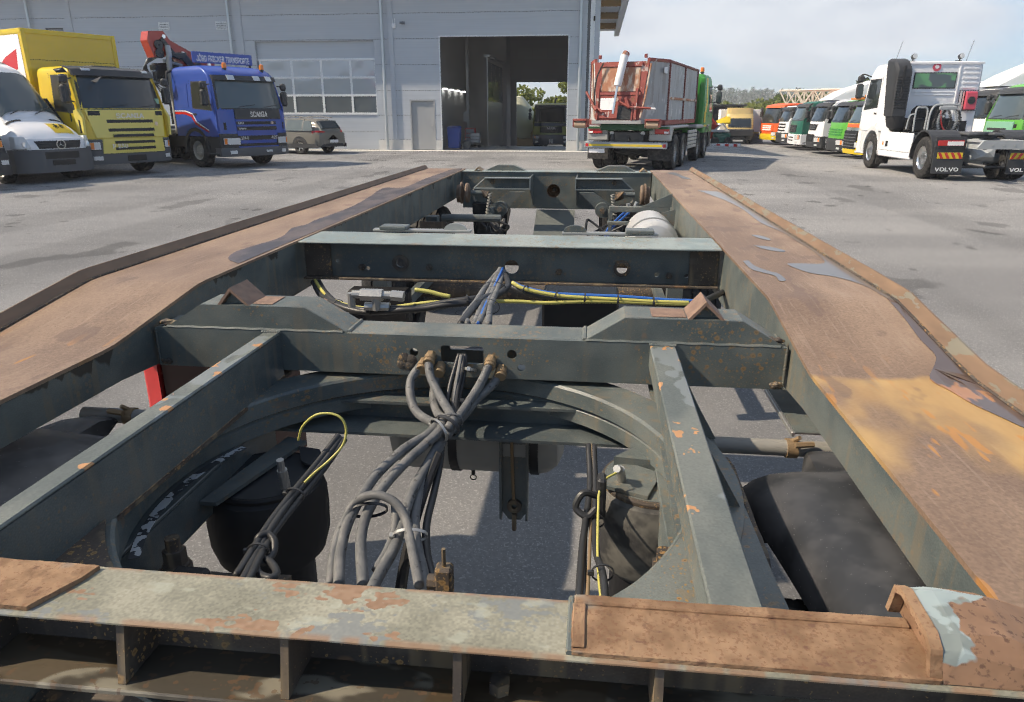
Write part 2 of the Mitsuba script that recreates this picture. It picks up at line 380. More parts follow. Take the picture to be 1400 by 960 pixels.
# --- second crossbeam (channel, shaded web with holes)
cb = part(tr, 'crossbeam', rough_up(box(XL, XR, 2.80, 3.07, 1.141, 1.149, 0.003), 0.0008, 20, 1, 0.12), 'steel_mint', label='pale mint painted crossbeam with a dark web')
web = Polygon([(XL, 0.995), (XR, 0.995), (XR, 1.141), (XL, 1.141)])
for x, z, r in [(-0.789, 1.057, .019), (-0.324, 1.050, .029), (0.123, 1.055, .023), (0.263, 1.032, .010), (-0.93, 1.031, .009), (-1.06, 1.06, .008), (0.38, 1.03, .008)]:
    web = web.difference(round_hole(x, z, r))
part(cb, 'web', prism(web, 1, 2.862, 2.870), 'steel_dark')
part(cb, 'foot_flange', join(box(XL, XR, 2.825, 2.99, 0.986, 0.995, 0.002)), 'rusty_dark')
for x, z in [(-0.789, 1.057), (0.123, 1.055)]:
    part(cb, 'bushing', lathe([(.021, 0), (.034, 0), (.034, .008), (.021, .008), (.021, 0)], (x, 2.861, z), (0, -1, 0), 20), 'rusty_dark')
for x, z in [(-0.668, 1.041), (-0.13, 1.035), (0.31, 1.03), (-0.955, 1.036)]:
    part(cb, 'bolt', hexbolt((x, 2.861, z), (0, -1, 0), .014, .012, .012), 'rusty_dark')
part(cb, 'stop_bar', box(-0.97, -0.53, 3.085, 3.125, 1.149, 1.160, .002), 'zinc')
part(cb, 'stop_bar', box(-0.13, 0.28, 3.085, 3.125, 1.149, 1.160, .002), 'zinc')
for x, m in ((-0.60, 'zinc'), (-0.075, 'steel_dark')):
    part(cb, 'stop_disc', prism([(x+.05*math.cos(a), 1.160+.03*math.sin(a)) for a in np.linspace(0, PI, 14)], 1, 3.09, 3.105), m)
for x in (-0.87, 0.20):
    part(cb, 'pad', box(x-.06, x+.06, 3.05, 3.13, 1.161, 1.178, .004), 'steel_dark')
for x in (XL+.06, XR-.06):
    part(cb, 'gusset_plate', prism([(x-.055, 0.996), (x+.055, 0.996), (x+.055, 1.139), (x-.055, 1.139)], 1, 2.851, 2.860), 'rusty_dark')

# --- first crossbeam (box with raised saddles and inverted-V rests)
front = Polygon([(XL, 0.972), (XR, 0.972), (XR, 1.085), (XL, 1.085)])
holes = [(-0.492, 1.011, .011), (-0.467, 1.037, .012), (-0.258, 1.026, .012), (-0.175, 1.005, .011), (-0.201, 1.041, .013)]
for x, z, r in holes:
    front = front.difference(round_hole(x, z, r))
front = front.difference(Polygon([(-.385, 1.018), (-.285, 1.018), (-.285, 1.052), (-.385, 1.052)]).buffer(.008))
c2 = part(tr, 'crossbeam', prism(front, 1, 1.780, 1.788), 'steel', label='grey green box crossbeam speckled with rust that carries the hose fittings')
part(c2, 'top_plate', rough_up(join(box(XL, XR, 1.7885, 1.905, 1.079, 1.0855, .003)), 0.0006, 25, 5, .1), 'steel_top')
part(c2, 'edge_round', lathe([(0.0062, 0), (0.0062, XR-XL)], (XL, 1.7862, 1.0793), (1, 0, 0), 12), 'steel_top')
part(c2, 'back_plate', prism(front, 1, 1.897, 1.905), 'steel_dark')
def saddle(x0, x1, t0, t1, zt, ridge):
    prof = [(x0, 1.0865), (t0, zt), (t1, zt), (x1, 1.0865)]
    s = part(c2, 'saddle', rough_up(prism(prof, 1, 1.784, 1.788), 0.0005, 25, 6, .08), 'steel')
    top = [(x0, 1.087), (t0, zt+.0005), (t1, zt+.0005), (x1, 1.087), (x1-.012, 1.087), (t1-.006, zt-.007), (t0+.006, zt-.007), (x0+.012, 1.087)]
    part(s, 'cover', prism(top, 1, 1.7885, 1.898), 'steel_top')
    part(s, 'back', prism(prof, 1, 1.899, 1.903), 'steel_dark')
    part(s, 'weld_bead', tube([(x, 1.783, 1.0865+.0008*math.sin(90*x)) for x in np.arange(x0, x1, .012)], .0045, 6, 1, False), 'steel_top')
    part(s, 'weld_bead', tube([(x1+.003 if x1 < -.3 else x0-.003, y, 1.0865) for y in np.linspace(1.786, 1.90, 5)], .006, 6, 1, False), 'steel_top')
    (xa, xm, xb), h = ridge, zt+.048
    v = [(xa, zt), (xm, h), (xb, zt), (xb-.010, zt), (xm, h-.011), (xa+.010, zt)]
    part(s, 'rest', rough_up(prism(v, 1, 1.786, 1.893), 0.0008, 60, 8, .015), 'rest_brown', label='rusty inverted V rest')
    part(s, 'rest_plate', prism([(xa+.012, zt+.001), (xm, h-.013), (xb-.012, zt+.001)], 1, 1.806, 1.811), 'steel')
    w = (x1-.21, xb+.002) if x1 < -.3 else (xa-.09, xa-.002)
    part(s, 'rust_scale', rough_up(box(min(w), max(w), 1.80, 1.885, zt+.0008, zt+.003, .001), .0012, 60, 2, .02), 'rest_brown')
saddle(-1.165, -.650, -1.06, -.765, 1.152, (-1.012, -.972, -.920))
saddle(-.008, .492, .092, .386, 1.150, (.250, .292, .342))
for x, z in [(-.419, 1.035), (-.438, 1.015), (-.393, 1.006), (-.256, 1.030), (-.228, 1.004)]:
    f = part(c2, 'hose_fitting', join(cyl((x, 1.779, z), (x, 1.752, z-.010), .0135, 6), cyl((x, 1.765, z-.004), (x, 1.742, z-.014), .0150, 12), cyl((x, 1.756, z-.008), (x, 1.751, z-.010), .0165, 12)), 'brass')
for x, z in [(-.495, 1.02), (-.48, 1.0), (-.50, 1.003), (-.475, 1.016)]:
    part(c2, 'rust_scale', rough_up(lathe([(0.001, .0035), (.010, .003), (.016, .0005), (.016, 0)], (x, 1.7795, z), (0, -1, 0), 9), .0015, 150, int(x*-1000), None), 'rusty_dark')

# --- braces between first crossbeam and front beam
for x0, x1, s in ((-.885, -.838, 1), (.158, .223, -1)):
    b = part(tr, 'brace', rough_up(box(x0, x1, .737, 1.779, 1.073, 1.081, .003), .0006, 25, 4, .08), 'brace_top', label='narrow longitudinal brace, worn grey with orange rust flakes')
    xs_ = x1-.008 if s > 0 else x0
    part(b, 'web', box(xs_, xs_+.008, .737, 1.779, .957 if s > 0 else 1.022, 1.0735), 'steel_dark' if s > 0 else 'steel')  # left web drawn deeper than the right to block light and shade the ring
    lo = (-.995, -.838) if s > 0 else (.165, .305)
    if s > 0:
        part(b, 'lower_plate', prism([(-.90, .76), (-.838, .76), (-.838, 1.86), (-.955, 1.86), (-.985, 1.3)], 2, .945, .953), 'rusty_dark')
    else:
        part(b, 'lower_plate', prism([(.165, .76), (.318, .76), (.305, 1.0), (.300, 1.25), (.272, 1.86), (.165, 1.86)], 2, .945, .953), 'steel')
        part(b, 'outer_fin', rough_up(prism([(1.0, .88), (1.45, .88), (1.45, .935), (1.38, .951), (1.05, .951)], 0, .303, .311), .002, 40, 1, .03), 'rusty_dark')
    for y in (1.20, 1.50):
        part(b, 'gusset_plate', prism([(.224, .954), (.292, .954), (.224, 1.072)] if s < 0 else [(-.886, .954), (-.95, .954), (-.886, 1.072)], 1, y, y+.008), 'steel_dark')
def brace_col(p, n, uv):
    a = fbm(p.x*12, p.y*5, 2.0, 4)
    c = mix((0.094, 0.108, 0.102), (0.142, 0.153, 0.138), smoothstep(0.35, 0.65, a))
    c = c*(0.86+0.28*noise(p.x*300, p.y*300, p.z*300))
    pr = smoothstep(0.58, 0.62, fbm(p.x*9, p.y*7+4, 1.0, 4))
    c = mix(c, (0.20, 0.225, 0.235), 0.6*pr)
    r = smoothstep(0.675, 0.69, fbm(p.x*26+1, p.y*24+3, 5.0, 4))
    return mix(c, (0.42, 0.22, 0.10), r)
mat('brace_top', mikit.proc(brace_col), 0.5)

# --- front beam
fb = part(tr, 'front_beam', rough_up(box(-1.20, .505, .635, .735, 1.077, 1.085, .003), .0009, 30, 9, .05), 'beam_top', label='scuffed beige front beam with rust patches and ribs below')
part(fb, 'web', box(-1.20, .505, .695, .703, 1.001, 1.0765), 'rusty_dark')
part(fb, 'foot_flange', rough_up(box(-1.20, .505, .617, .70, .992, 1.0005, .002), .0012, 30, 2, .05), 'ledge')
for x in (-.735, -.540, -.337, -.134, .09):
    part(fb, 'rib', prism([(.6955, 1.001), (.626, 1.001), (.642, 1.0765), (.6955, 1.0765)], 0, x-.005, x+.005), 'rusty_dark')
for x in (-.555, -.09):
    part(fb, 'bolt', hexbolt((x, .668, 1.0007), (0, 0, 1), .013, .016), 'rusty_dark')
lp = Polygon([(-1.15, .644), (-.655, .640), (-.628, .700), (-.622, .727), (-1.15, .727)])
part(fb, 'wear_plate', rough_up(prism(lp, 2, 1.0853, 1.0915), .0015, 60, 3, .015), 'rust_flaky', label='flaky orange rust wear plate at the left')
rp = sbox(-.004, .643, .375, .716).buffer(.004)
part(fb, 'wear_plate', rough_up(prism(rp, 2, 1.0853, 1.0905), .0012, 60, 4, .015), 'rust_flaky', label='long orange rust wear plate at the right')
part(fb, 'edge_strip', rough_up(box(-.006, .377, .7185, .7345, 1.0853, 1.0945, .002), .0016, 60, 5, .012), 'rust_flaky')
part(fb, 'edge_strip', rough_up(box(-.007, .008, .645, .7180, 1.0908, 1.0935, .001), .0012, 60, 6, .012), 'rust_flaky')
part(fb, 'weld_bead', tube([(-.009, y, 1.087) for y in np.linspace(.64, .735, 8)], .004, 6, 1, False), 'steel_top')
st = []
for x, dz, dy in ((.379, 0, 0), (.40, .003, 0), (.455, -.001, 0.004), (.53, -.03, .03), (.56, -.042, .045)):
    st += [(x, .640, 1.086), (x, .652+dy, 1.114+dz), (x, .668+dy, 1.126+dz), (x, .735, 1.130+dz), (x, .752, 1.122+dz), (x, .765, 1.086)]
blk = rough_up(hull(st), .0022, 30, 12, .010)
part(fb, 'stop_block', blk, 'stop_block', 35, label='rusty raised corner stop with flaking pale blue paint')
def stop_col(p, n, uv):
    c = mix((0.185, 0.105, 0.060), (0.28, 0.165, 0.098), fbm(p.x*40, p.y*40, p.z*40, 4))
    pit = smoothstep(0.55, 0.72, fbm(p.x*170, p.y*170, p.z*170, 4))
    c = mix(c, (0.10, 0.055, 0.035), 0.8*pit)
    patch = smoothstep(0.50, 0.54, fbm(p.x*23, p.y*23+1, p.z*23, 4) + 9.0*(p.z-1.126) - 2.5*dr.maximum(p.x-.44, 0))
    pc = mix((0.29, 0.35, 0.35), (0.19, 0.22, 0.21), smoothstep(0.5, 0.62, fbm(p.x*50, p.y*50, 2.0, 3)))
    return mix(c, pc, patch)
mat('stop_block', mikit.proc(stop_col), 0.6)
part(fb, 'end_cap', prism([(.641, 1.086), (.652, 1.119), (.668, 1.129), (.735, 1.133), (.752, 1.125), (.762, 1.086), (.753, 1.086), (.745, 1.119), (.732, 1.125), (.67, 1.121), (.659, 1.114), (.65, 1.086)], 0, .366, .3785), 'rust_flaky')

# --- turntable: upper and lower angle rings, corner plates
RC = (-0.35, 1.30)
def ring_prof(r_in, r_out, zt, h):
    return [(r_in, zt-h), (r_in, zt-.006), (r_in+.006, zt), (r_out, zt), (r_out, zt-.008), (r_in+.010, zt-.008), (r_in+.010, zt-h), (r_in, zt-h)]
def ring(prof):
    return lathe(prof, (RC[0], RC[1], 0), (0, 0, 1), 96)
tt = part(tr, 'turntable', ring(ring_prof(.552, .655, .958, .046)), 'ring', label='large round turntable ring with a worn grey top')
mat('ring', paint_steel((0.078, 0.095, 0.095), (0.125, 0.141, 0.134), 0.30, 0.4, 0.25), 0.42)
part(tt, 'lower_ring', ring(ring_prof(.560, .640, .904, .042)), 'ring')
part(tt, 'seam', ring([(.566, .904), (.566, .912), (.64, .912)]), 'rusty_dark')
disc = Point(*RC).buffer(.565, 32)
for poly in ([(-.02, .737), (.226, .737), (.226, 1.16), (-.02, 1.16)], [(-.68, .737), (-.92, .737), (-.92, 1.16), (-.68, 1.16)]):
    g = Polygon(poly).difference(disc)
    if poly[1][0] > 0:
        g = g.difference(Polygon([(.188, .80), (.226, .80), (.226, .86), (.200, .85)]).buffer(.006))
    part(tt, 'corner_plate', rough_up(prism(g, 2, .962, .969), .0006, 30, 3, .05), 'corner_plate' if poly[1][0] > 0 else 'rusty_dark')  # left plate: rusty brown, with its shade also put into the dark colour
mat('corner_plate', paint_steel((0.092, 0.108, 0.104), (0.138, 0.152, 0.140), 0.9, 0.5, 0.3), 0.5)

# --- steered dolly under the ring
dl = part(tr, 'dolly_frame', join(box(-.95, .26, 1.757, 1.80, .892, .900), box(-.95, .26, 1.80, 1.808, .828, .900), box(-.95, .26, 1.690, 1.80, .828, .836)), 'steel_dark', label='dark steering frame under the turntable')
for xa, xb, m in ((-.955, -.862, 'steel_dark'), (.166, .262, 'ring')):
    part(dl, 'side_member', join(box(xa, xb, .74, 1.735, .851, .860, .002), box(xb-.010 if xa < 0 else xa, xb if xa < 0 else xa+.010, .74, 1.735, .765, .8505), box(xa, xb, .74, 1.735, .757, .7645)), m)
part(dl, 'peeled_paint', prism(Polygon([(RC[0]+r*math.cos(a), RC[1]+r*math.sin(a)) for r, aa in ((.548, np.linspace(2.72, 3.62, 26)), (.528, np.linspace(3.62, 2.72, 26))) for a in aa]).buffer(0), 2, .8605, .8615), 'peeled', label='strip of peeling pale paint')
mat('peeled', mikit.proc(lambda p, n, uv: mix((0.05, 0.055, 0.06), (0.48, 0.50, 0.50), smoothstep(0.42, 0.47, fbm(p.x*38, p.y*38, 1.0, 4)))), 0.6)
mat('plastic_dark', (0.030, 0.033, 0.036), 0.4)
def air_bag(cx, cy, R, zt):
    prof = [(R*.5, zt-.23), (R*.80, zt-.225), (R*.93, zt-.205), (R*1.02, zt-.16), (R*1.04, zt-.10), (R*1.03, zt-.05), (R*.97, zt-.022), (R*.86, zt-.010), (R*.84, zt-.010)]
    g = part(tr, 'air_spring', lathe(prof, (cx, cy, 0), (0, 0, 1), 40), 'bag' if cx > 0 else 'bag_black')
    part(g, 'rim', lathe([(R*.80, zt-.014), (R*.91, zt-.014), (R*.92, zt-.006), (R*.90, zt), (R*.80, zt)], (cx, cy, 0), (0, 0, 1), 40), 'rusty_dark' if cx > 0 else 'black')
    part(g, 'top_plate', lathe([(0.001, zt+.001), (R*.86, zt+.001), (R*.86, zt-.009)], (cx, cy, 0), (0, 0, 1), 40), 'ring' if cx > 0 else 'plastic_dark')
    part(g, 'piston', lathe([(R*.7, zt-.34), (R*.7, zt-.20)], (cx, cy, 0), (0, 0, 1), 24), 'black')
    return g
g = air_bag(.165, 1.51, .135, .845)
part(g, 'clamp_plate', prism([(.045, 1.44), (.14, 1.40), (.165, 1.47), (.165, 1.52), (.10, 1.56), (.055, 1.52)], 2, .847, .855), 'ring')
part(g, 'clamp_plate', prism([(.07, 1.55), (.13, 1.62), (.165, 1.62), (.165, 1.54)], 2, .847, .872), 'ring')
part(g, 'nozzle', join(cyl((.088, 1.47, .845), (.080, 1.45, .892), .011, 10), cyl((.080, 1.45, .890), (.072, 1.43, .903), .009, 8)), 'zinc')
g = air_bag(-.785, 1.50, .142, .800)
part(g, 'clamp_plate', prism([(-.86, 1.33), (-.82, 1.33), (-.74, 1.66), (-.80, 1.68)], 2, .808, .818), 'steel_dark')
part(g, 'clamp_plate', prism([(-.71, 1.55), (-.66, 1.52), (-.65, 1.56), (-.69, 1.62), (-.75, 1.63)], 2, .808, .816), 'plastic_dark')
part(g, 'nozzle', join(cyl((-.700, 1.43, .808), (-.700, 1.42, .860), .012, 10), cyl((-.700, 1.42, .852), (-.700, 1.415, .888), .009, 8)), 'zinc')
for x, y, z, m in ((.152, 1.15, .800, 'rusty_dark'), (-.800, 1.13, .770, 'rusty_dark'), (-.742, 1.02, .76, 'black')):
    b = part(tr, 'king_bolt', join(cyl((x, y, z), (x, y, z+.022), .030, 16), cyl((x, y, z+.022), (x, y, z+.030), .026, 16), cyl((x, y, z+.030), (x, y, z+.062), .022, 6), cyl((x, y, z+.062), (x, y, z+.088), .014, 14)), m)
part(tr, 'spring_seat', rough_up(hull([(x, y, z) for x in (-.86, -.58) for y in (.80, 1.16) for z in (.70, .765)]), .008, 12, 2, .04), 'rusty_dark')
part(tr, 'spring_seat', rough_up(hull([(x, y, z) for x in (.16, .30) for y in (.80, 1.20) for z in (.68, .79)]), .008, 12, 3, .04), 'rusty_dark')
# air reservoir across the frame
tk = part(tr, 'air_reservoir', lathe([(0.001, 0), (.05, .004), (.09, .020), (.113, .05), (.118, .08), (.118, .46), (.113, .49), (.09, .52), (.05, .536), (0.001, .54)], (-.60, 1.985, .715), (1, 0, 0), 32), 'tank')
for b_ in (.20, .44):
    part(tk, 'band', lathe([(.1185, b_), (.122, b_), (.122, b_+.025), (.1185, b_+.025)], (-.60, 1.985, .715), (1, 0, 0), 32), 'black')
bk = part(tr, 'hanger', join(box(-.245, -.238, 1.84, 1.868, .50, .80), box(-.168, -.161, 1.84, 1.868, .50, .80), prism([(-.245, .80), (-.161, .80), (-.161, .52), (-.185, .485), (-.22, .485), (-.245, .52)], 1, 1.869, 1.876)), 'steel_dark')
part(bk, 'eye_plate', join(lathe([(.008, 0), (.022, 0), (.022, .01), (.008, .01), (.008, 0)], (-.203, 1.868, .535), (0, -1, 0), 16), cyl((-.203, 1.86, .51), (-.203, 1.86, .455), .007, 8)), 'rusty_dark')
part(bk, 'rod', cyl((-.212, 1.86, .78), (-.205, 1.86, .56), .005, 6), 'brass')

# fenders, front wheels, stay bar, flap plate, red wheel chock
FP = [(.30, .68), (.36, .82), (.48, .925), (.70, .962), (1.05, .968), (1.28, .958), (1.40, .930), (1.49, .870), (1.54, .77), (1.55, .66)]
def fender(x0, x1):
    c = spline(np.array([(0, a, b) for a, b in FP]), 5)[:, 1:]
    n_ = np.gradient(c, axis=0); n_ = np.c_[-n_[:, 1], n_[:, 0]]; n_ /= np.linalg.norm(n_, axis=1, keepdims=True)
    prof = [(.012, -.085), (0, -.080), (.008, -.060), (.035, -.038), (.085, -.018), (.15, -.005), (.24, .002), (.5, .012), (.8, .002), (.9, -.006), (.97, -.02), (.995, -.045), (1, -.09)]
    if x0 < -.5:
        prof = [(1-u, h) for u, h in prof[::-1]]
    slew = .11*np.maximum(0, 1.40-c[:, 0])*(1 if x0 > -.5 else -1)
    V = []; L = len(c); K = len(prof)
    for u, h in prof:
        V.append(np.c_[x0+(x1-x0)*u + slew*((1-u) if x0 > -.5 else u), c + n_*h])
    V = np.vstack(V); F = []
    for k in range(K-1):
        for i in range(L-1):
            a = k*L+i; F += [(a, a+1, a+L+1), (a, a+L+1, a+L)]
    return trimesh.Trimesh(V, F, process=False)
def tyre(x0, x1, cy, cz, R):
    w = x1-x0
    p = [(R*.60, .03*w), (R*.62, 0), (R*.80, -.02*w), (R*.93, .02*w), (R*.985, .08*w), (R, .16*w)]
    for k in range(4):
        a = .16+.17*k
        p += [(R, (a+.12)*w), (R*.975, (a+.13)*w), (R*.975, (a+.16)*w), (R, (a+.17)*w)]
    p += [(R*.985, .92*w), (R*.93, .98*w), (R*.80, 1.02*w), (R*.62, w), (R*.60, .97*w)]
    return lathe(p, (x0, cy, cz), (1, 0, 0), 40)
for s in (1, -1):
    X = (lambda x: x) if s > 0 else (lambda x: -.70-x)
    a, b = sorted((X(.325), X(.845)))
    f = part(tr, 'fender', fender(a, b), 'fender', 40, label='black plastic fender')
    skx = sorted((X(.322), X(.328)))
    top_ = [(q[1], q[2]-.012) for q in spline(np.array([(0, a_, b_) for a_, b_ in FP]), 4)]
    arc_ = [(.90+.475*math.cos(q), .44+.475*math.sin(q)) for q in np.linspace(.25, PI-.35, 26)]
    side_ = prism(Polygon([q for q in top_ if .46 < q[0] < 1.53] + arc_).buffer(0), 0, *skx).subdivide_to_size(.12)
    v_ = np.array(side_.vertices); v_[:, 0] += s*.14*np.maximum(0, 1.40-v_[:, 1])
    a, b = sorted((X(.322), X(.560)))
    w = part(tr, 'wheel', tyre(a, b, .90, .44, .44), 'rubber', 40)
    part(w, 'rim', lathe([(.26, .03), (.25, .08), (.20, .10), (.10, .12), (0.001, .12)], (a if s > 0 else b, .90, .44), (s, 0, 0), 24), 'rusty_dark')
    a, b = sorted((X(.59), X(.82)))
    w = part(tr, 'wheel', tyre(a, b, .90, .44, .44), 'rubber', 40)
    p0, p1 = (X(.20), 1.60, .893), (X(.62), 1.60, .893)
    part(tr, 'stay_bar', cyl(p0, p1, .0195, 18), 'tank')
    part(tr, 'clamp', join(cyl((X(.475), 1.60, .893), (X(.50), 1.60, .893), .024, 14), cyl((X(.487), 1.60, .91), (X(.50), 1.585, .928), .006, 6), cyl((X(.487), 1.57, .915), (X(.53), 1.575, .917), .007, 6)), 'brass')
    part(tr, 'fender_stay', hull([(X(.52), 1.60, .885), (X(.58), 1.60, .885), (X(.46), 1.42, .88), (X(.64), 1.42, .88), (X(.49), 1.40, .93), (X(.62), 1.40, .93), (X(.53), 1.56, .908), (X(.57), 1.56, .908), (X(.50), 1.50, .922), (X(.60), 1.50, .922)]), 'fender')
    part(tr, 'axle_beam', cyl((X(.34), .90, .44), (-.35, .90, .44), .06, 16), 'rusty_dark')
    # rear axles
    for cy in (4.95, 6.15):
        a, b = sorted((X(.56), X(.84)))
        w = part(tr, 'wheel', tyre(a, b, cy, .44, .44), 'rubber', 40)
        part(tr, 'axle_beam', cyl((X(.56), cy, .44), (-.35, cy, .44), .065, 16), 'rusty_dark')
    part(tr, 'spring_hanger', join(box(X(.40), X(.48), 3.7, 3.78, .45, .95), box(X(.40), X(.48), 5.0, 5.09, .45, .95), box(X(.415), X(.465), 3.7, 6.1, .50, .56)), 'steel_dark')
part(tr, 'flap_plate', box(.515, .80, 1.68, 1.99, .893, .900, .002), 'steel', label='grey green flat plate beside the right rail')
part(tr, 'flap_edge', box(.505, .5145, 1.67, 1.99, .890, .903, .002), 'zinc')
ch = part(tr, 'wheel_chock', rough_up(prism([(-1.345, 1.97), (-1.41, 2.0), (-1.455, 2.06), (-1.46, 2.26), (-1.345, 2.26)], 2, .50, .925), .004, 6, 3, .05), 'red_paint', label='red wedge hanging under the left rail')
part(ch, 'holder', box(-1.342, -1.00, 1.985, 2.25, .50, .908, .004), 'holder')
mat('holder', (0.075, 0.038, 0.030), 0.6)  # dark brown paints the side of the red box that lies in shade
part(tr, 'lamp_cable', box(.545, .585, 1.60, 1.66, .86, .885, .006), 'red_paint')

# --- last crossbeam with humps and brackets
web = Polygon([(XL, .815), (XR, .815), (XR, 1.136), (XL, 1.136)]).difference(round_hole(-.365, .975, .060, 32))
c0 = part(tr, 'crossbeam', prism(web, 1, 6.600, 6.608), 'steel', label='last grey green crossbeam with a round rusty hole')
part(c0, 'top_plate', box(XL, XR, 6.59, 6.80, 1.137, 1.145, .002), 'steel_mint')
part(c0, 'tube_liner', lathe([(.060, 0), (.060, .14), (.02, .15)], (-.365, 6.609, .975), (0, 1, 0), 24), 'rust_flaky')
part(c0, 'back_plate', box(XL, XR, 6.78, 6.79, .815, 1.136), 'rusty_dark')
for x0, t0, t1, x1 in ((-1.00, -.89, -.735, -.63), (.01, .12, .275, .365)):
    part(c0, 'saddle', prism([(x0, 1.1455), (t0, 1.192), (t1, 1.192), (x1, 1.1455)], 1, 6.68, 6.79), 'steel')
for xa, xm, xb in ((-1.095, -1.06, -1.02), (.40, .435, .475)):
    part(c0, 'rest', prism([(xa, 1.1455), (xm, 1.178), (xb, 1.1455), (xb-.009, 1.1455), (xm, 1.168), (xa+.009, 1.1455)], 1, 6.62, 6.75), 'brass')
for s in (1, -1):
    X = (lambda x: x) if s > 0 else (lambda x: -.70-x)
    br = part(c0, 'bracket', join(prism([(X(-.15), 1.035), (X(-.15), 1.115), (X(.225), 1.115), (X(.325), 1.035)], 1, 6.24, 6.248)), 'steel_dark')
    part(br, 'rim', join(box(X(-.16), X(.235), 6.17, 6.247, 1.1155, 1.123), box(X(-.16), X(.33), 6.17, 6.2395, 1.027, 1.0345), box(X(-.16), X(-.152), 6.17, 6.24, 1.035, 1.115), tube([(X(.228), 6.2, 1.118), (X(.328), 6.2, 1.032)], .006, 6, smooth_path=False)), 'bracket_rim')
    part(br, 'side_plate', prism([(6.248, 1.123), (6.599, 1.123), (6.599, .85), (6.248, 1.02)], 0, X(-.155), X(-.147)), 'steel_dark')
    part(br, 'leg_strip', tube([(X(.328), 6.2, 1.03), (X(.332), 6.2, .97), (X(.325), 6.2, .93), (X(.31), 6.2, .925)], .010, 6), 'tank')
    part(br, 'bolt', hexbolt((X(.17), 6.239, 1.085), (0, -1, 0), .022, .018), 'rusty_dark')
    d = part(tr, 'buffer_disc', join(lathe([(.001, 0), (.078, 0), (.084, .012), (.078, .026), (.001, .026)], (X(.385), 6.12, 1.00), (1, 0, 0), 24), lathe([(.001, 0), (.092, 0), (.092, .012), (.001, .012)], (X(.385)+.03*s, 6.12, 1.00), (s, 0, 0), 24), lathe([(.001, 0), (.075, 0), (.075, .03), (.001, .03)], (X(.385)+.045*s, 6.14, .99), (s, 0, 0), 24)), 'buffer')
    part(d, 'spindle', cyl((X(.34), 6.12, 1.0), (X(.22), 6.12, 1.0), .022, 10), 'steel_dark')
    part(d, 'slack_adjuster', rough_up(hull([(X(.18), 6.1, 1.02), (X(.25), 6.1, 1.03), (X(.25), 6.16, .96), (X(.17), 6.16, .94), (X(.2), 6.05, .98)]), .008, 20, 4, .03), 'rusty_dark')
    part(tr, 'hook_arm', prism([(X(-.12), 1.02), (X(0), 1.02), (X(.17), .90), (X(.17), .82), (X(.06), .82), (X(-.02), .93)], 1, 6.05, 6.10), 'steel_dark')
    q = part(tr, 'pivot', join(cyl((X(.075), 6.05, .885), (X(.075), 5.98, .885), .060, 24), cyl((X(.075), 5.98, .885), (X(.075), 5.955, .885), .032, 18)), 'steel_dark')
    part(q, 'pin', hexbolt((X(.075), 5.955, .885), (0, -1, 0), .022, .015), 'rusty_dark')
    coil = [(X(.15)+(.04*t)*s*1.0+.013*math.cos(2*PI*10*t), 5.95+.013*math.sin(2*PI*10*t), 1.02-.24*t) for t in np.linspace(0, 1, 120)]
    part(tr, 'coil_spring', tube(coil, .0055, 5, 1, False), 'tank')
    part(tr, 'hinge_block', join(box(X(.12), X(.18), 5.95, 6.02, .76, .90, .008), cyl((X(.15), 5.95, .84), (X(.15), 5.92, .84), .02, 8)), 'steel_dark')
    part(tr, 'spring_carrier', rough_up(hull([(X(a_), b_, c_) for a_, b_, c_ in ((.05, 6.40, .86), (.38, 6.40, .88), (.05, 6.56, .80), (.38, 6.56, .88), (.10, 6.40, .50), (.36, 6.40, .48), (.12, 6.56, .46), (.36, 6.56, .46))]), .01, 9, 3, .06), 'black')
    part(tr, 'rear_bag', lathe([(.10, .45), (.125, .50), (.125, .62), (.10, .68), (.12, .72), (.12, .80), (.001, .80)], (X(.20), 6.25, 0), (0, 0, 1), 24), 'bag_black')
    part(tr, 'side_plate', prism([(X(.05), .82), (X(.32), .82), (X(.36), .55), (X(.12), .45), (X(.06), .62)], 1, 6.30, 6.31), 'black')
    for k in range(5):
        a = rng.uniform(-.05, .3); P = [(X(a+rng.normal(0, .05)), 5.7+.06*k+rng.normal(0, .03), .70+.05*rng.random()+.1*math.sin(PI*t)) for t in (0, .3, .6, 1)]
        part(tr, 'cable', tube([(X(.15), 5.9, .80), *P], .010, 6), 'cable')
mat('bracket_rim', (0.16, 0.18, 0.18), 0.45)
mat('buffer', (0.17, 0.12, 0.085), 0.7)
stp = part(tr, 'step_plate', prism([(6.58, .80), (6.585, .81), (6.2, .63), (5.6, .62), (5.6, .61), (6.2, .62)], 0, -.515, -.165), 'chequer')
part(stp, 'tread', join(*[box(x, x+.035, y, y+.012, .6285, .634) if (i+j) % 2 else box(x+.01, x+.022, y-.012, y+.022, .6285, .634) for i, x in enumerate(np.arange(-.505, -.2, .05)) for j, y in enumerate(np.arange(5.65, 6.15, .05))]), 'chequer', False)
at_ = part(tr, 'air_tank', lathe([(.001, 0), (.06, .004), (.12, .02), (.138, .05), (.142, .08), (.142, .50), (.138, .53), (.12, .56), (.001, .58)], (.34, 3.95, .945), (0, 1, 0), 36), 'alu_tank', label='shiny aluminium air tank')
part(at_, 'band', lathe([(.143, .14), (.147, .14), (.147, .165), (.143, .165)], (.34, 3.95, .945), (0, 1, 0), 36), 'zinc')
part(tr, 'tank_bracket', join(box(.10, .48, 4.62, 4.66, 1.05, 1.085, .003), prism([(.30, 1.086), (.49, 1.086), (.49, 1.17)], 1, 4.62, 4.628), prism([(.20, 1.02), (.49, 1.02), (.49, 1.10)], 1, 4.40, 4.408), box(.10, .12, 4.62, 4.66, .90, 1.05), box(.09, .49, 4.40, 4.44, 1.0, 1.02, .003)), 'steel_top')
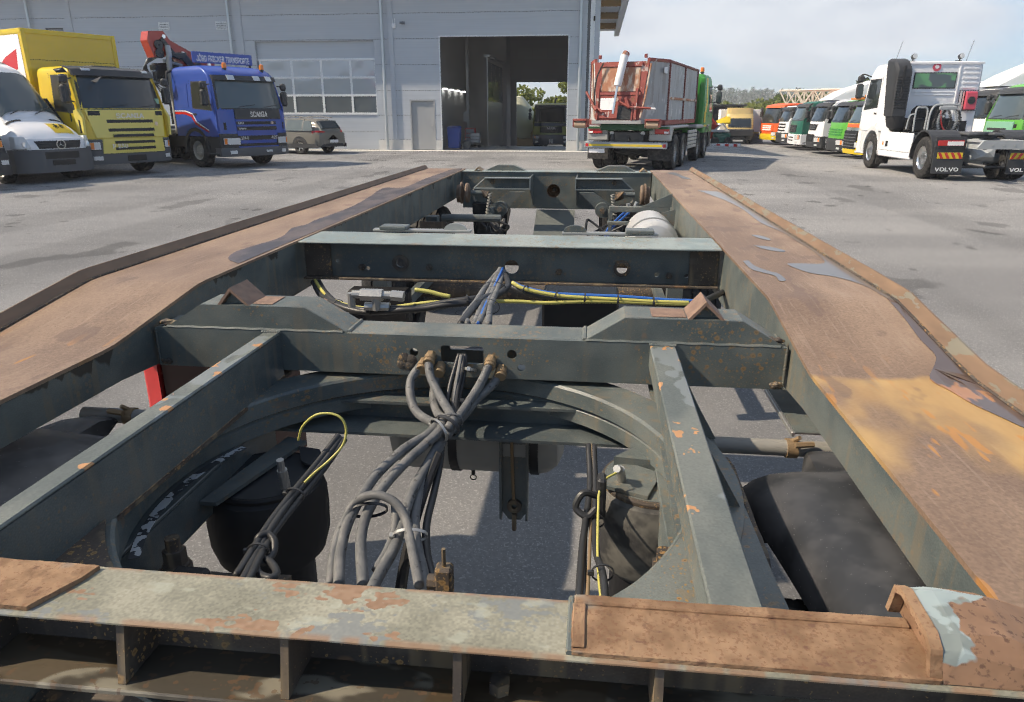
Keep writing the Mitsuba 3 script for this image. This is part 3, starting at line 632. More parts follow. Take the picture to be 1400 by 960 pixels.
v = part(tr, 'valve', join(cyl((.20, 4.75, 1.02), (.245, 4.75, 1.06), .016, 10), cyl((.225, 4.75, 1.02), (.225, 4.75, 1.09), .014, 10), cyl((.26, 4.75, 1.05), (.28, 4.75, 1.10), .012, 8)), 'zinc')
for k in range(2):
    part(tr, 'cable', tube([(.22+.03*k, 4.75, 1.05), (.16+.03*k, 4.7, 1.0), (.09+.02*k, 4.65, .92), (.08+.02*k, 4.6, .80)], .007, 6), 'blue_line')
part(tr, 'deflector', join(prism([(-1.20, .70), (-.98, .70), (-.98, .90), (-1.02, .93), (-1.20, .93)], 1, 4.9, 4.91)), 'rusty_dark')
part(tr, 'cross_tube', cyl((-1.19, 5.6, .86), (-.72, 5.6, .86), .03, 12), 'steel_dark')
part(tr, 'mount_box', box(-1.19, -1.02, 3.95, 4.05, .86, .96, .01), 'steel_top')
part(tr, 'valve_box', box(-.98, -.73, 2.72, 2.80, .82, .97, .01), 'black')
part(tr, 'valve_box', box(-.20, .12, 2.9, 3.1, .70, .93, .01), 'black')
part(tr, 'cover_plate', box(-1.19, -.97, 2.50, 2.52, .80, .985, .003), 'holder2')
mat('holder2', (0.20, 0.13, 0.095), 0.65)
part(tr, 'floor_plate', box(-1.02, -.60, 2.60, 2.75, .74, .75), 'tank')

# --- hoses and cables
HOSE = {
 'g1': [(-0.444,1.76,1.009),(-0.464,1.73,0.979),(-0.457,1.69,0.946),(-0.432,1.65,0.92),(-0.384,1.6,0.918),(-0.348,1.56,0.93),(-0.349,1.53,0.923),(-0.373,1.5,0.907)],
 'g2': [(-0.42,1.75,1.022),(-0.408,1.72,0.989),(-0.374,1.67,0.958),(-0.336,1.6,0.946),(-0.32,1.56,0.943),(-0.326,1.53,0.932)],
 'g3': [(-0.393,1.77,0.998),(-0.403,1.75,0.965),(-0.403,1.72,0.932),(-0.381,1.66,0.918),(-0.344,1.58,0.933)],
 'g4': [(-0.256,1.75,1.024),(-0.275,1.72,0.982),(-0.299,1.66,0.948),(-0.314,1.59,0.935),(-0.328,1.54,0.927)],
 'g5': [(-0.231,1.76,0.995),(-0.249,1.74,0.967),(-0.285,1.7,0.941),(-0.304,1.64,0.926),(-0.317,1.58,0.926),(-0.33,1.53,0.915)],
 'b1': [(-0.357,1.57,0.929),(-0.379,1.53,0.914),(-0.418,1.47,0.906),(-0.457,1.4,0.883),(-0.474,1.34,0.866),(-0.484,1.25,0.842),(-0.478,1.18,0.818),(-0.447,1.08,0.814)],
 'b2': [(-0.345,1.57,0.927),(-0.365,1.52,0.91),(-0.402,1.45,0.891),(-0.439,1.37,0.864),(-0.451,1.28,0.849),(-0.442,1.2,0.83),(-0.4,1.08,0.818)],
 'b3': [(-0.339,1.57,0.92),(-0.35,1.53,0.893),(-0.369,1.45,0.862),(-0.378,1.37,0.849),(-0.375,1.28,0.837),(-0.372,1.2,0.824),(-0.379,1.12,0.818),(-0.38,1.06,0.819)],
 'b4': [(-0.333,1.57,0.921),(-0.347,1.53,0.887),(-0.365,1.46,0.857),(-0.368,1.38,0.832),(-0.354,1.29,0.82),(-0.325,1.2,0.816),(-0.296,1.12,0.824),(-0.28,1.06,0.822)],
 'loop': [(-0.472,1.1,0.797),(-0.492,1.18,0.817),(-0.494,1.25,0.841),(-0.476,1.28,0.871),(-0.429,1.27,0.897),(-0.385,1.26,0.888),(-0.358,1.24,0.862),(-0.341,1.2,0.849),(-0.314,1.13,0.843),(-0.288,1.06,0.842)],
 'c1': [(-0.349,1.57,0.907),(-0.342,1.5,0.857),(-0.34,1.42,0.823),(-0.335,1.32,0.803),(-0.312,1.22,0.804),(-0.284,1.14,0.811),(-0.257,1.08,0.814)],
 'c2': [(-0.397,1.3,0.864),(-0.385,1.25,0.837),(-0.387,1.2,0.817),(-0.395,1.14,0.808)],
 'k1': [(-0.343,1.78,1.037),(-0.351,1.75,1.003),(-0.359,1.72,0.965),(-0.356,1.68,0.937),(-0.336,1.62,0.933)],
 'k2': [(-0.337,1.78,1.037),(-0.34,1.75,1.003),(-0.344,1.72,0.966),(-0.341,1.67,0.942),(-0.33,1.62,0.934)],
 'k3': [(-0.33,1.78,1.037),(-0.33,1.75,1.004),(-0.336,1.72,0.966),(-0.333,1.67,0.942),(-0.326,1.62,0.934)],
 'k4': [(-0.326,1.78,1.038),(-0.325,1.76,1.0),(-0.329,1.73,0.962),(-0.329,1.68,0.938),(-0.324,1.62,0.934)],
 'l1': [(-0.567,1.45,0.942),(-0.596,1.38,0.904),(-0.613,1.28,0.885),(-0.618,1.18,0.876),(-0.617,1.1,0.867),(-0.611,1.02,0.865)],
 'l2': [(-0.562,1.45,0.936),(-0.585,1.38,0.901),(-0.608,1.28,0.88),(-0.608,1.18,0.876),(-0.608,1.1,0.862),(-0.589,1.0,0.871)],
 'l3': [(-0.553,1.45,0.933),(-0.58,1.38,0.892),(-0.598,1.28,0.871),(-0.604,1.18,0.865),(-0.598,1.1,0.863),(-0.577,1.0,0.872)],
 'll': [(-0.622,1.12,0.859),(-0.618,1.13,0.874),(-0.605,1.14,0.874),(-0.589,1.13,0.865),(-0.584,1.11,0.852),(-0.59,1.08,0.851),(-0.603,1.08,0.86),(-0.58,1.04,0.859),(-0.547,1.02,0.865),(-0.545,1.04,0.861),(-0.568,1.07,0.859),(-0.594,1.09,0.854)],
 'yl': [(-0.643,1.4,0.949),(-0.626,1.39,0.987),(-0.591,1.38,1.02),(-0.558,1.38,1.027),(-0.531,1.38,1.017),(-0.522,1.38,0.988),(-0.53,1.37,0.955),(-0.555,1.35,0.928),(-0.582,1.33,0.907),(-0.598,1.31,0.893)],
 'r1': [(0.009,1.6,0.876),(0.015,1.5,0.828),(0.01,1.4,0.811),(0.002,1.25,0.817),(-0.001,1.05,0.845)],
 'r2': [(0.015,1.6,0.877),(0.021,1.5,0.828),(0.019,1.37,0.804),(0.017,1.22,0.826),(0.014,1.05,0.846)],
 'r3': [(0.022,1.6,0.873),(0.027,1.5,0.828),(0.028,1.37,0.805),(0.03,1.22,0.827),(0.041,1.13,0.844),(0.045,1.05,0.846)],
 'r4': [(0.016,1.42,0.8),(0.006,1.33,0.803),(0.005,1.2,0.815),(0.008,1.06,0.838)],
 'ry': [(0.071,1.42,0.898),(0.047,1.4,0.891),(0.035,1.38,0.87),(0.033,1.33,0.855),(0.032,1.22,0.839),(0.034,1.12,0.84),(0.038,1.05,0.846)],
 'y1': [(-1.132,2.78,0.992),(-1.034,2.6,0.993),(-0.95,2.5,0.983),(-0.86,2.45,0.975),(-0.784,2.42,0.98),(-0.713,2.4,0.989),(-0.617,2.4,1.005),(-0.521,2.4,1.016),(-0.273,2.42,1.02),(-0.156,2.42,1.018),(-0.018,2.42,1.027),(0.096,2.42,1.029),(0.262,2.42,1.027),(0.344,2.42,1.028)],
 'y2': [(-1.118,2.78,0.985),(-1.013,2.58,0.988),(-0.93,2.48,0.975),(-0.847,2.43,0.971),(-0.778,2.4,0.978),(-0.701,2.38,0.992),(-0.612,2.38,0.994),(-0.511,2.38,1.017),(-0.424,2.38,1.032),(-0.377,2.4,1.034)],
 'y3': [(-1.148,2.8,0.979),(-1.043,2.6,0.979),(-0.944,2.48,0.975),(-0.85,2.42,0.969),(-0.779,2.4,0.971),(-0.67,2.36,0.992),(-0.576,2.36,1.001),(-0.482,2.36,1.019),(-0.387,2.38,1.023)],
 'yf': [(-0.602,2.35,1.07),(-0.552,2.35,1.064),(-0.51,2.35,1.054),(-0.479,2.35,1.049)],
 'm1': [(-0.357,2.75,1.064),(-0.36,2.5,1.042),(-0.354,2.25,1.043),(-0.345,2.05,1.041)],
 'm2': [(-0.35,2.75,1.061),(-0.348,2.5,1.043),(-0.34,2.25,1.043),(-0.334,2.05,1.042)],
 'm3': [(-0.343,2.75,1.054),(-0.335,2.5,1.043),(-0.325,2.25,1.044),(-0.302,2.05,1.043)],
 'm4': [(-0.364,2.75,1.053),(-0.383,2.5,1.042),(-0.38,2.3,1.047),(-0.392,2.2,1.038),(-0.392,2.15,1.037),(-0.366,2.05,1.041)],
 'm5': [(-0.33,2.7,1.051),(-0.302,2.55,1.045),(-0.328,2.45,1.036),(-0.363,2.35,1.047),(-0.375,2.2,1.05),(-0.388,2.05,1.04)],
 'n1': [(-0.276,2.45,1.081),(-0.227,2.43,1.063),(-0.118,2.42,1.046),(-0.018,2.42,1.04),(0.096,2.42,1.037),(0.217,2.42,1.033),(0.336,2.42,1.033)],
 'n2': [(-0.279,2.47,1.06),(-0.229,2.45,1.046),(-0.134,2.44,1.031),(-0.018,2.44,1.028),(0.112,2.44,1.026),(0.264,2.44,1.019),(0.362,2.44,1.018)],
 'n3': [(0.4,2.5,1.019),(0.446,2.6,1.012),(0.507,2.75,0.993)],
}
def hose(k, r, m, name='hose'):
    return part(tr, name, tube(HOSE[k], r, 10, 6), m, True)
for k in ('g1', 'g2', 'g3', 'g4', 'g5'):
    hose(k, .0118, 'hose')
for k in ('b1', 'b2', 'b3', 'b4'):
    hose(k, .0115, 'hose')
hose('loop', .0095, 'hose'); hose('c1', .0085, 'cable'); hose('c2', .0085, 'hose')
for k in ('k1', 'k2', 'k3', 'k4', 'l1', 'l2', 'l3', 'll', 'r1', 'r3', 'r4'):
    hose(k, .0062 if k[0] == 'k' else .0072, 'cable', 'cable')
hose('r2', .0035, 'brass', 'cable')
hose('yl', .0028, 'yellow_line', 'cable'); hose('ry', .0028, 'yellow_line', 'cable')
hose('y1', .0065, 'yellow_line', 'cable'); hose('yf', .0075, 'yellow_line', 'cable')
for k in ('y2', 'y3', 'm5', 'n3'):
    hose(k, .012, 'cable', 'cable')
for k in ('m1', 'm2', 'm3', 'm4'):
    hose(k, .0105, 'hose')
hose('n1', .0065, 'yellow_line', 'cable'); hose('n2', .009, 'cable', 'cable')
part(tr, 'cable', tube(np.array(HOSE['n2'])+[0, .02, .012], .006, 6), 'blue_line')
part(tr, 'cable', tube(np.array(HOSE['m1'])+[.012, -.012, .006], .005, 6), 'blue_line')
part(tr, 'cable', tube(np.array(HOSE['k2'])+[.002, -.008, 0], .004, 6), 'hose')
def tie(c, ax, r, w=.007, m='cable', flat=.6):
    a = lathe([(r, -w/2), (r+.002, -w/2), (r+.002, w/2), (r, w/2)], (0, 0, 0), (0, 0, 1), 18)
    a.apply_scale([1, flat, 1]); F = frame(c, ax); a.apply_transform(F)
    hd = box(r-.004, r+.008, -.005, .005, -w*.8, w*.8, .001); hd.apply_transform(F)
    part(tr, 'cable_tie', join(a, hd), m)
tie((-.335, 1.555, .930), (-.25, -.45, -.15), .036, .009, 'cable', .75)
tie((-.352, 1.545, .922), (-.4, -.35, -.1), .036, .006, 'zinc', .75)
tie((-.329, 1.57, .935), (.1, -.6, -.2), .030, .006, 'hose', .8)
tie((-.452, 1.285, .850), (.2, -.7, -.35), .040, .007, 'cable', .6)
tie((-.345, 1.22, .838), (.1, -.7, -.3), .034, .007, 'zinc', .6)
tie((-.31, 1.765, 1.0), (-.1, -.3, -.7), .026, .007, 'zinc', .6)
tie((-.318, 1.705, .935), (-.1, -.3, -.7), .024, .006, 'cable', .6)
for P, i in (('l2', 2), ('l2', 4), ('r3', 2), ('r3', 4), ('y2', 2), ('y2', 4), ('y2', 6), ('y2', 8)):
    a = np.array(HOSE[P]); tie(a[i], a[i+1 if i+1 < len(a) else i]-a[i-1], .020, .005, 'cable', .8)
for i in (1, 2, 3, 4, 5):
    a = np.array(HOSE['n1']); tie(a[i], a[i]-a[i-1], .018, .005, 'cable', .8)
for i in (1, 2):
    a = np.array(HOSE['m2']); tie(a[i], a[i+1]-a[i-1], .045, .006, 'cable', .6)
tv = part(tr, 'tee_valve', join(cyl((-.83, 2.36, 1.045), (-.66, 2.36, 1.045), .014, 10), cyl((-.80, 2.36, 1.045), (-.72, 2.36, 1.045), .022, 6), cyl((-.835, 2.36, 1.05), (-.835, 2.36, 1.00), .014, 8), cyl((-.745, 2.36, 1.045), (-.745, 2.36, .99), .016, 8), cyl((-.79, 2.37, 1.0), (-.70, 2.37, 1.0), .016, 8), cyl((-.69, 2.36, 1.045), (-.645, 2.36, 1.042), .019, 6)), 'zinc')
part(tr, 'hose_sleeve', cyl((-.42, 2.35, 1.003), (-.36, 2.35, 1.000), .013, 10), 'tank')
part(tr, 'plug', join(box(-.77, -.70, 1.04, 1.09, .80, .83, .008), cyl((-.75, 1.06, .815), (-.66, 1.04, .812), .016, 8)), 'black')
part(tr, 'sensor', join(box(.03, .05, 1.38, 1.42, .80, .90, .006), tube([(.03, 1.40, .85), (.0, 1.39, .86), (-.015, 1.38, .83), (.01, 1.37, .815), (.03, 1.38, .83)], .008, 8)), 'cable')
part(tr, 'drain_valve', join(lathe([(.008, 0), (.011, .002), (.008, .004), (.008, 0)], (-.34, 1.945, .578), (0, 1, 0), 14), cyl((-.34, 1.947, .589), (-.34, 1.95, .612), .006, 8)), 'black')
# weld beads at the joints and dirt packed into corners
for x, y in ((-.8615, 1.7765), (.1905, 1.7765), (-.8615, .7385), (.1905, .7385)):
    part(tr, 'weld_bead', tube([(x+d, y+.0008*math.sin(900*d), 1.0825) for d in np.linspace(-.026 if x < 0 else -.034, .026 if x < 0 else .034, 16)], .0042, 6, 1, False), 'steel_top')
for x, z0, z1, y in ((.500, .975, 1.083, 1.778), (-1.198, .975, 1.083, 1.778), (.500, .997, 1.139, 2.860), (-1.198, .997, 1.139, 2.860)):
    part(tr, 'weld_bead', tube([(x+.0012*math.sin(800*z), y, z) for z in np.linspace(z0, z1, 26)], .0032, 6, 1, False), 'steel')
for x, y, z, sx in ((.462, 1.80, 1.098, .035), (-1.165, 1.795, 1.095, .030), (.485, 1.780, .984, .018), (-1.18, 1.780, .984, .018), (.49, 2.857, 1.01, .012)):
    q_ = trimesh.creation.icosphere(3, 1.0); q_.apply_scale([sx, .009, .009]); q_.apply_translation((x, y, z))
    part(tr, 'packed_dirt', rough_up(q_, .006, 120, int(x*900+2000)), 'rusty_dark', True)
pm = part(tr, 'coupling_bolt', join(box(-.255, -.225, 1.04, 1.07, .83, .89, .004), cyl((-.24, 1.055, .89), (-.24, 1.055, .925), .004, 6), cyl((-.27, 1.055, .855), (-.225, 1.055, .855), .014, 8)), 'rusty_dark')
part(tr, 'drawbar', join(box(-.43, -.41, .0, .95, .56, .62), box(-.29, -.27, .0, .95, .56, .62)), 'steel_dark')
c = part(tr, 'corrugated_pipe', tube([(-.345, 1.50, .88), (-.36, 1.40, .83), (-.365, 1.28, .78), (-.35, 1.15, .76), (-.33, 1.05, .74)], .012, 8), 'black')

# ================================================================ puddles on the rails
def puddle(polys, m, label, group=None, lift=.0012, zf=None):
    ms = []
    for pl in polys:
        P = np.array(pl); Q = np.vstack([P, P[:1]])
        s = spline(np.c_[Q, np.zeros(len(Q))], 4)[:-1, :2]
        g = Polygon(s).buffer(0)
        mm = prism(g, 2, 0, .0006).subdivide_to_size(.12)
        v = np.array(mm.vertices); v[:, 2] += [zrail(y)+lift for y in v[:, 1]]
        ms.append(trimesh.Trimesh(v, mm.faces, process=False))
    add('puddle', join(*ms), m, False, label=label, cat='puddle', group=group)
puddle([[(0.813,4.965),(0.854,4.735),(0.854,3.771),(0.854,2.958),(0.854,2.429),(0.854,2.076),(0.836,2.078),(0.826,2.233),(0.778,2.34),(0.71,2.401),(0.675,2.528),(0.712,2.552),(0.807,2.563),(0.832,2.735),(0.834,2.929),(0.828,3.274),(0.797,3.549),(0.808,4.067),(0.785,4.44),(0.759,4.62),(0.722,4.90),(0.70,5.02)]], 'wet', 'long shallow puddle mirroring the sky along the right guide lip')
puddle([[(0.678,3.163),(0.713,3.149),(0.735,3.07),(0.723,3.029),(0.691,3.088)]], 'wet', 'small streak of water on the right rail, farthest of the three small ones')
puddle([[(0.635,2.901),(0.691,2.877),(0.731,2.798),(0.71,2.772),(0.661,2.819)]], 'wet', 'small streak of water on the right rail, middle of the three small ones')
puddle([[(0.533,2.572),(0.555,2.583),(0.557,2.495),(0.587,2.405),(0.608,2.372),(0.609,2.278),(0.586,2.262),(0.589,2.335),(0.56,2.384),(0.534,2.436)]], 'wet', 'crooked small puddle close to the inner edge of the right rail')
puddle([[(0.852,2.060),(0.852,1.90),(0.852,1.78),(0.852,1.69),(0.852,1.58),(0.852,1.45),(0.852,1.30),(0.830,1.31),(0.803,1.385),(0.783,1.442),(0.772,1.513),(0.759,1.582),(0.80,1.66),(0.822,1.713),(0.820,1.80),(0.829,1.926),(0.834,2.062)]], 'wet_brown', 'dark brown rust water running down the sloped fold of the right rail')
puddle([[(-1.222,2.33),(-1.298,2.407),(-1.337,2.537),(-1.325,2.685),(-1.306,2.88),(-1.359,3.126),(-1.337,3.234),(-1.348,3.4),(-1.341,3.882),(-1.391,4.399),(-1.457,4.938),(-1.327,5.014),(-1.338,5.72),(-1.324,6.34),(-1.31,6.7),(-1.222,6.7),(-1.218,5.0),(-1.218,3.4)]], 'damp', 'long dark wet area along the inner edge of the left rail')
puddle([[(.62,6.5),(.70,6.55),(.73,6.2),(.76,5.9),(.70,5.95),(.68,6.2)]], 'wet', 'small puddle at the far end of the right rail')


# ================================================================ workshop building
mat('panel', mikit.proc(lambda p, n, uv: mix((0.43, 0.465, 0.51), (0.465, 0.50, 0.54), fbm(p.x*0.7, p.y, p.z*1.9, 3))*(0.985+0.03*smoothstep(0.35, 0.65, noise(p.x*0.5, 1.0, p.z*26)))), 0.5)
mat('joint', (0.16, 0.17, 0.185), 0.7)
mat('plinth', mikit.proc(lambda p, n, uv: mix((0.47, 0.48, 0.48), (0.58, 0.58, 0.57), fbm(p.x*2.2, p.y, p.z*2.2, 4))*(0.97+0.06*noise(p.x*40, p.y, p.z*40))), 0.85)
mat('pipe', (0.52, 0.56, 0.58), 0.35, metallic=0.6)
mat('white_frame', (0.72, 0.74, 0.75), 0.4)
mat('door_grey', (0.36, 0.37, 0.375), 0.45)
mat('hall_dark', (0.29, 0.30, 0.315), 0.7)
mat('hall_floor', (0.20, 0.20, 0.195), 0.4)
mat('wood', mikit.proc(lambda p, n, uv: mix((0.42, 0.27, 0.13), (0.52, 0.35, 0.19), fbm(p.x*2, p.y*30, p.z*30, 3))), 0.7)
mat('soffit', (0.70, 0.71, 0.72), 0.6)
mat('roof', (0.30, 0.31, 0.33), 0.5)
scene['mat_pane'] = {'type': 'thindielectric'}
mat('pane_backed', (0.10, 0.125, 0.15), 0.03, spec=1.0, coat=1.0)
mat('pane_sky_tone', (0.36, 0.41, 0.46), 0.06, spec=1.0, coat=1.0)  # upper gate rows: sky brightness put into a paler base colour
mat('white', (0.74, 0.75, 0.76), 0.35, coat=0.6)
mat('blue_plastic', (0.02, 0.06, 0.30), 0.45)
mat('yellow_plastic', (0.62, 0.45, 0.03), 0.45)

FY = 33.5
bd = thing('workshop_building', 'long grey panelled workshop hall with one open dark gate and one closed glazed gate', 'building')
ROWS = [0.46, 1.54, 2.605, 3.68, 4.74, 5.775, 6.84, 7.9]
COLS = [-42.0, -34.0, -24.3, -16.2, -9.2, -0.78]     # vertical joints behind the downpipes
OPEN = [(-15.5, -9.97, 0.0, 4.70), (-6.98, -1.33, 0.0, 4.80), (-8.42, -7.30, 0.0, 2.19), (-27.8, -26.62, 4.9, 5.34), (-25.6, -24.7, 4.9, 5.37)]
part(bd, 'wall_core', prism(sbox(-42, 0, -0.22, 7.9).difference(__import__('shapely').union_all([sbox(a, c, b, d) for a, b, c, d in OPEN])), 1, FY+.03, FY+.18), 'joint', False)
op = __import__('shapely').union_all([sbox(a, c, b, d) for a, b, c, d in OPEN])
part(bd, 'plinth', prism(sbox(-42, -.02, -0.22, .455).difference(op), 1, FY-.012, FY+.03), 'plinth', False)
for i in range(len(ROWS)-1):
    for j in range(len(COLS)-1):
        g = sbox(COLS[j]+.012, ROWS[i]+.008, COLS[j+1]-.012, ROWS[i+1]-.008).difference(op)
        for q in getattr(g, 'geoms', [g]):
            if q.area > .02:
                part(bd, 'panel', prism(q, 1, FY, FY+.03), 'panel', False)
def pilaster(x0, x1, y=FY-.05):
    part(bd, 'cover_strip', box(x0, x1, y, FY-.001, .46, 7.9, .004), 'panel', False)
for x0, x1 in ((-24.5, -24.2), (-16.38, -16.0), (-9.27, -9.06), (-.78, -.52)):
    pilaster(x0, x1)
part(bd, 'corner_trim', box(-.40, .0, FY-.035, FY-.001, .0, 7.9, .004), 'white_frame', False)
part(bd, 'corner_trim', box(-.21, .015, FY-.05, FY+.2, .0, 7.9, .004), 'panel', False)
for x in (-26.25, -16.55, -9.53, -.80):
    p_ = part(bd, 'downpipe', cyl((x, FY-.14, 0.02), (x, FY-.14, 7.9), .062, 14), 'pipe')
    for z in (1.9, 4.2, 6.2):
        part(p_, 'clip', lathe([(.064, -.025), (.072, -.025), (.072, .025), (.064, .025)], (x, FY-.14, z), (0, 0, 1), 14), 'pipe')
    part(p_, 'shoe', cyl((x, FY-.14, 0.02), (x, FY-.14, .75), .072, 14), 'pipe')
for x in (-19.72, -16.98):
    v_ = part(bd, 'vent', join(box(x-.26, x+.26, FY-.03, FY-.001, 5.21, 5.235), box(x-.26, x+.26, FY-.03, FY-.001, 5.525, 5.55), box(x-.26, x-.235, FY-.03, FY-.001, 5.235, 5.525), box(x+.235, x+.26, FY-.03, FY-.001, 5.235, 5.525)), 'white_frame', False)
    part(v_, 'back', box(x-.235, x+.235, FY-.008, FY-.002, 5.235, 5.525), 'joint', False)
    for k in range(4):
        part(v_, 'slat', prism([(FY-.028, 5.25+.072*k), (FY-.010, 5.29+.072*k), (FY-.010, 5.30+.072*k), (FY-.028, 5.275+.072*k)], 0, x-.234, x+.234), 'white_frame', False)
for x0, x1, z1 in ((-27.8, -26.62, 5.34), (-25.6, -24.7, 5.37)):
    w_ = part(bd, 'window', box(x0, x1, FY+.10, FY+.13, 4.9, z1), 'pane_backed', False)
    part(w_, 'frame', join(box(x0, x0+.05, FY+.06, FY+.099, 4.9, z1), box(x1-.05, x1, FY+.06, FY+.099, 4.9, z1), box(x0+.05, x1-.05, FY+.06, FY+.099, z1-.05, z1)), 'joint', False)
# glazed sectional gate
gd = part(bd, 'sectional_gate', box(-15.5, -9.97, FY+.14, FY+.178, 3.95, 4.70), 'panel', False, label='closed sectional gate with three rows of glass panes')
GZ = [1.60, 2.40, 3.165, 3.93]; GX = [-15.40, -13.90, -12.51, -11.14, -9.97]
part(gd, 'lower_panel', box(-15.5, -9.97, FY+.14, FY+.178, 0.02, .80), 'panel', False)
part(gd, 'lower_panel', box(-15.5, -9.97, FY+.14, FY+.178, .815, 1.56), 'panel', False)
for z in GZ:
    part(gd, 'rail', box(-15.5, -9.97, FY+.10, FY+.14, z-.045, z+.045, .005), 'white_frame', False)
for z0, z1 in zip(GZ[:-1], GZ[1:]):
    for k, x in enumerate(GX):
        part(gd, 'stile', box(x-.05, x+.05, FY+.102, FY+.139, z0+.046, z1-.046, .004), 'white_frame', False)
    for x0, x1 in zip(GX[:-1], GX[1:]):
        V = box(x0+.04, x1-.04, FY+.125, FY+.137, z0+.04, z1-.04).subdivide_to_size(.12)
        v = np.array(V.vertices)
        v[:, 1] += .007*np.sin((v[:, 0]-x0)/(x1-x0)*PI*(1+rng.random()))*np.sin((v[:, 2]-z0)/(z1-z0)*PI*(1+rng.random()))
        part(gd, 'pane', trimesh.Trimesh(v, V.faces, process=False), 'pane_backed' if z0 < 2 else 'pane_sky_tone', True)
part(bd, 'gate_reveal', join(box(-15.53, -15.5, FY-.004, FY+.18, 0, 4.73), box(-9.97, -9.94, FY-.004, FY+.18, 0, 4.73), box(-15.5, -9.97, FY-.004, FY+.18, 4.70, 4.73)), 'panel', False)
part(bd, 'gate_reveal', join(box(-7.02, -6.98, FY-.006, FY+.18, 0, 4.84), box(-1.33, -1.29, FY-.006, FY+.18, 0, 4.84), box(-6.98, -1.33, FY-.006, FY+.18, 4.80, 4.84)), 'white_frame', False)
dr_ = part(bd, 'door', box(-8.38, -7.34, FY+.06, FY+.10, .02, 2.15, .003), 'door_grey', False, label='grey steel side door')
part(dr_, 'frame', join(box(-8.44, -8.38, FY-.015, FY+.12, .0, 2.21), box(-7.34, -7.28, FY-.015, FY+.12, .0, 2.21), box(-8.38, -7.34, FY-.015, FY+.12, 2.15, 2.21)), 'door_grey', False)
part(dr_, 'handle', join(cyl((-7.43, FY+.058, 1.08), (-7.43, FY+.01, 1.08), .012, 8), cyl((-7.43, FY+.015, 1.08), (-7.57, FY+.015, 1.08), .011, 8), cyl((-7.43, FY+.058, .99), (-7.43, FY+.045, .99), .02, 10)), 'zinc')
for z in (.35, 1.1, 1.85):
    part(dr_, 'hinge', cyl((-8.375, FY+.05, z-.06), (-8.375, FY+.05, z+.06), .014, 8), 'zinc')
wb = part(bd, 'antenna_box', box(-9.08, -8.92, FY-.09, FY-.001, 5.17, 5.36, .01), 'white', False)
part(wb, 'antenna', join(cyl((-9.05, FY-.05, 5.36), (-9.05, FY-.05, 5.55), .012, 6), cyl((-8.95, FY-.05, 5.36), (-8.95, FY-.05, 5.55), .012, 6)), 'white')
fl = part(bd, 'floodlight', hull([(x, y, z) for x, y, z in [(-8.68, FY-.22, 5.42), (-8.46, FY-.22, 5.42), (-8.68, FY-.30, 5.33), (-8.46, FY-.30, 5.33), (-8.66, FY-.08, 5.32), (-8.48, FY-.08, 5.32)]]), 'joint', False)
part(fl, 'arm', box(-8.59, -8.55, FY-.10, FY-.001, 5.34, 5.38), 'joint', False)
part(bd, 'camera_box', join(box(-.27, -.20, FY-.12, FY-.051, 5.35, 5.55, .02), cyl((-.235, FY-.14, 5.40), (-.235, FY-.11, 5.40), .03, 8)), 'black')
# roof with deep eaves, rafters at the right gable
rf = part(bd, 'roof', join(box(-43, 1.30, FY-.98, 53.6, 6.98, 7.25), box(-43, .02, FY+.19, 46.8, 6.5, 6.97)), 'roof', False)
part(rf, 'soffit', box(-43, 1.25, FY-.94, 53.5, 6.94, 6.975), 'soffit', False)
part(rf, 'fascia', box(1.0, 1.31, FY-.99, 53.6, 6.60, 6.935), 'soffit', False)
part(rf, 'gutter', box(-43, 1.3, FY-1.12, FY-.985, 6.95, 7.10), 'pipe', False)
for k, y in enumerate(np.arange(FY+.5, 53.5, 5.0)):
    part(rf, 'rafter', box(.03, .995, y-.12, y+.12, 6.62, 6.935), 'wood', False)
part(bd, 'side_wall', box(-.14, -.0, FY+.2, 46.8, -0.8, 6.93), 'panel', False)
part(bd, 'rear_wall', prism(sbox(-42, -.9, -.15, 6.9).difference(sbox(-5.0, -1.2, -.45, 3.44)), 1, 46.8, 47.0), 'hall_dark', False)
for k in range(4):
    x0 = -4.9+.92*k
    part(bd, 'rear_window', box(x0, x0+.86, 46.74, 46.79, 4.75, 5.35), 'pane_grey', False)
mat('pane_grey', (0.30, 0.32, 0.33), 0.25)
fl_ = []
for y0, y1, z0, z1 in ((FY+.18, 38, .006, .006), (38, 46.8, .006, -.52)):
    fl_.append(trimesh.Trimesh([(-16, y0, z0), (-.14, y0, z0), (-.14, y1, z1), (-16, y1, z1)], [(0, 1, 2), (0, 2, 3)], process=False))
part(bd, 'hall_floor', join(*fl_), 'hall_floor', False)
part(bd, 'inner_wall', box(-7.9, -7.75, FY+.185, 46.7, -.5, 6.49), 'hall_dark', False)
part(bd, 'inner_wall', box(-7.74, -5.55, 44.6, 44.8, -.4, 6.49), 'hall_dark', False)
part(bd, 'inner_wall', box(-5.55, -5.35, 44.6, 46.7, -.5, 6.49), 'hall_dark', False)
wg = part(bd, 'washing_gate', box(-5.62, -5.58, 38.4, 44.5, -.2, 4.3), 'gate_metal', False, label='half lit inner sectional gate')
mat('gate_metal', (0.33, 0.35, 0.37), 0.22, metallic=0.4)
for k in range(4):
    part(wg, 'pane', box(-5.575, -5.565, 38.5+1.5*k, 38.5+1.5*k+1.38, 2.2, 4.1), 'pane_backed', False)
part(wg, 'header', box(-5.75, -5.45, 38.3, 44.5, 4.31, 4.42), 'gate_metal', False)
mat('lamp_dead', (0.8, 0.8, 0.78), 0.4)
scene['mat_lamp_tube'] = {'type': 'diffuse', 'reflectance': {'type': 'rgb', 'value': [.8, .8, .8]}}
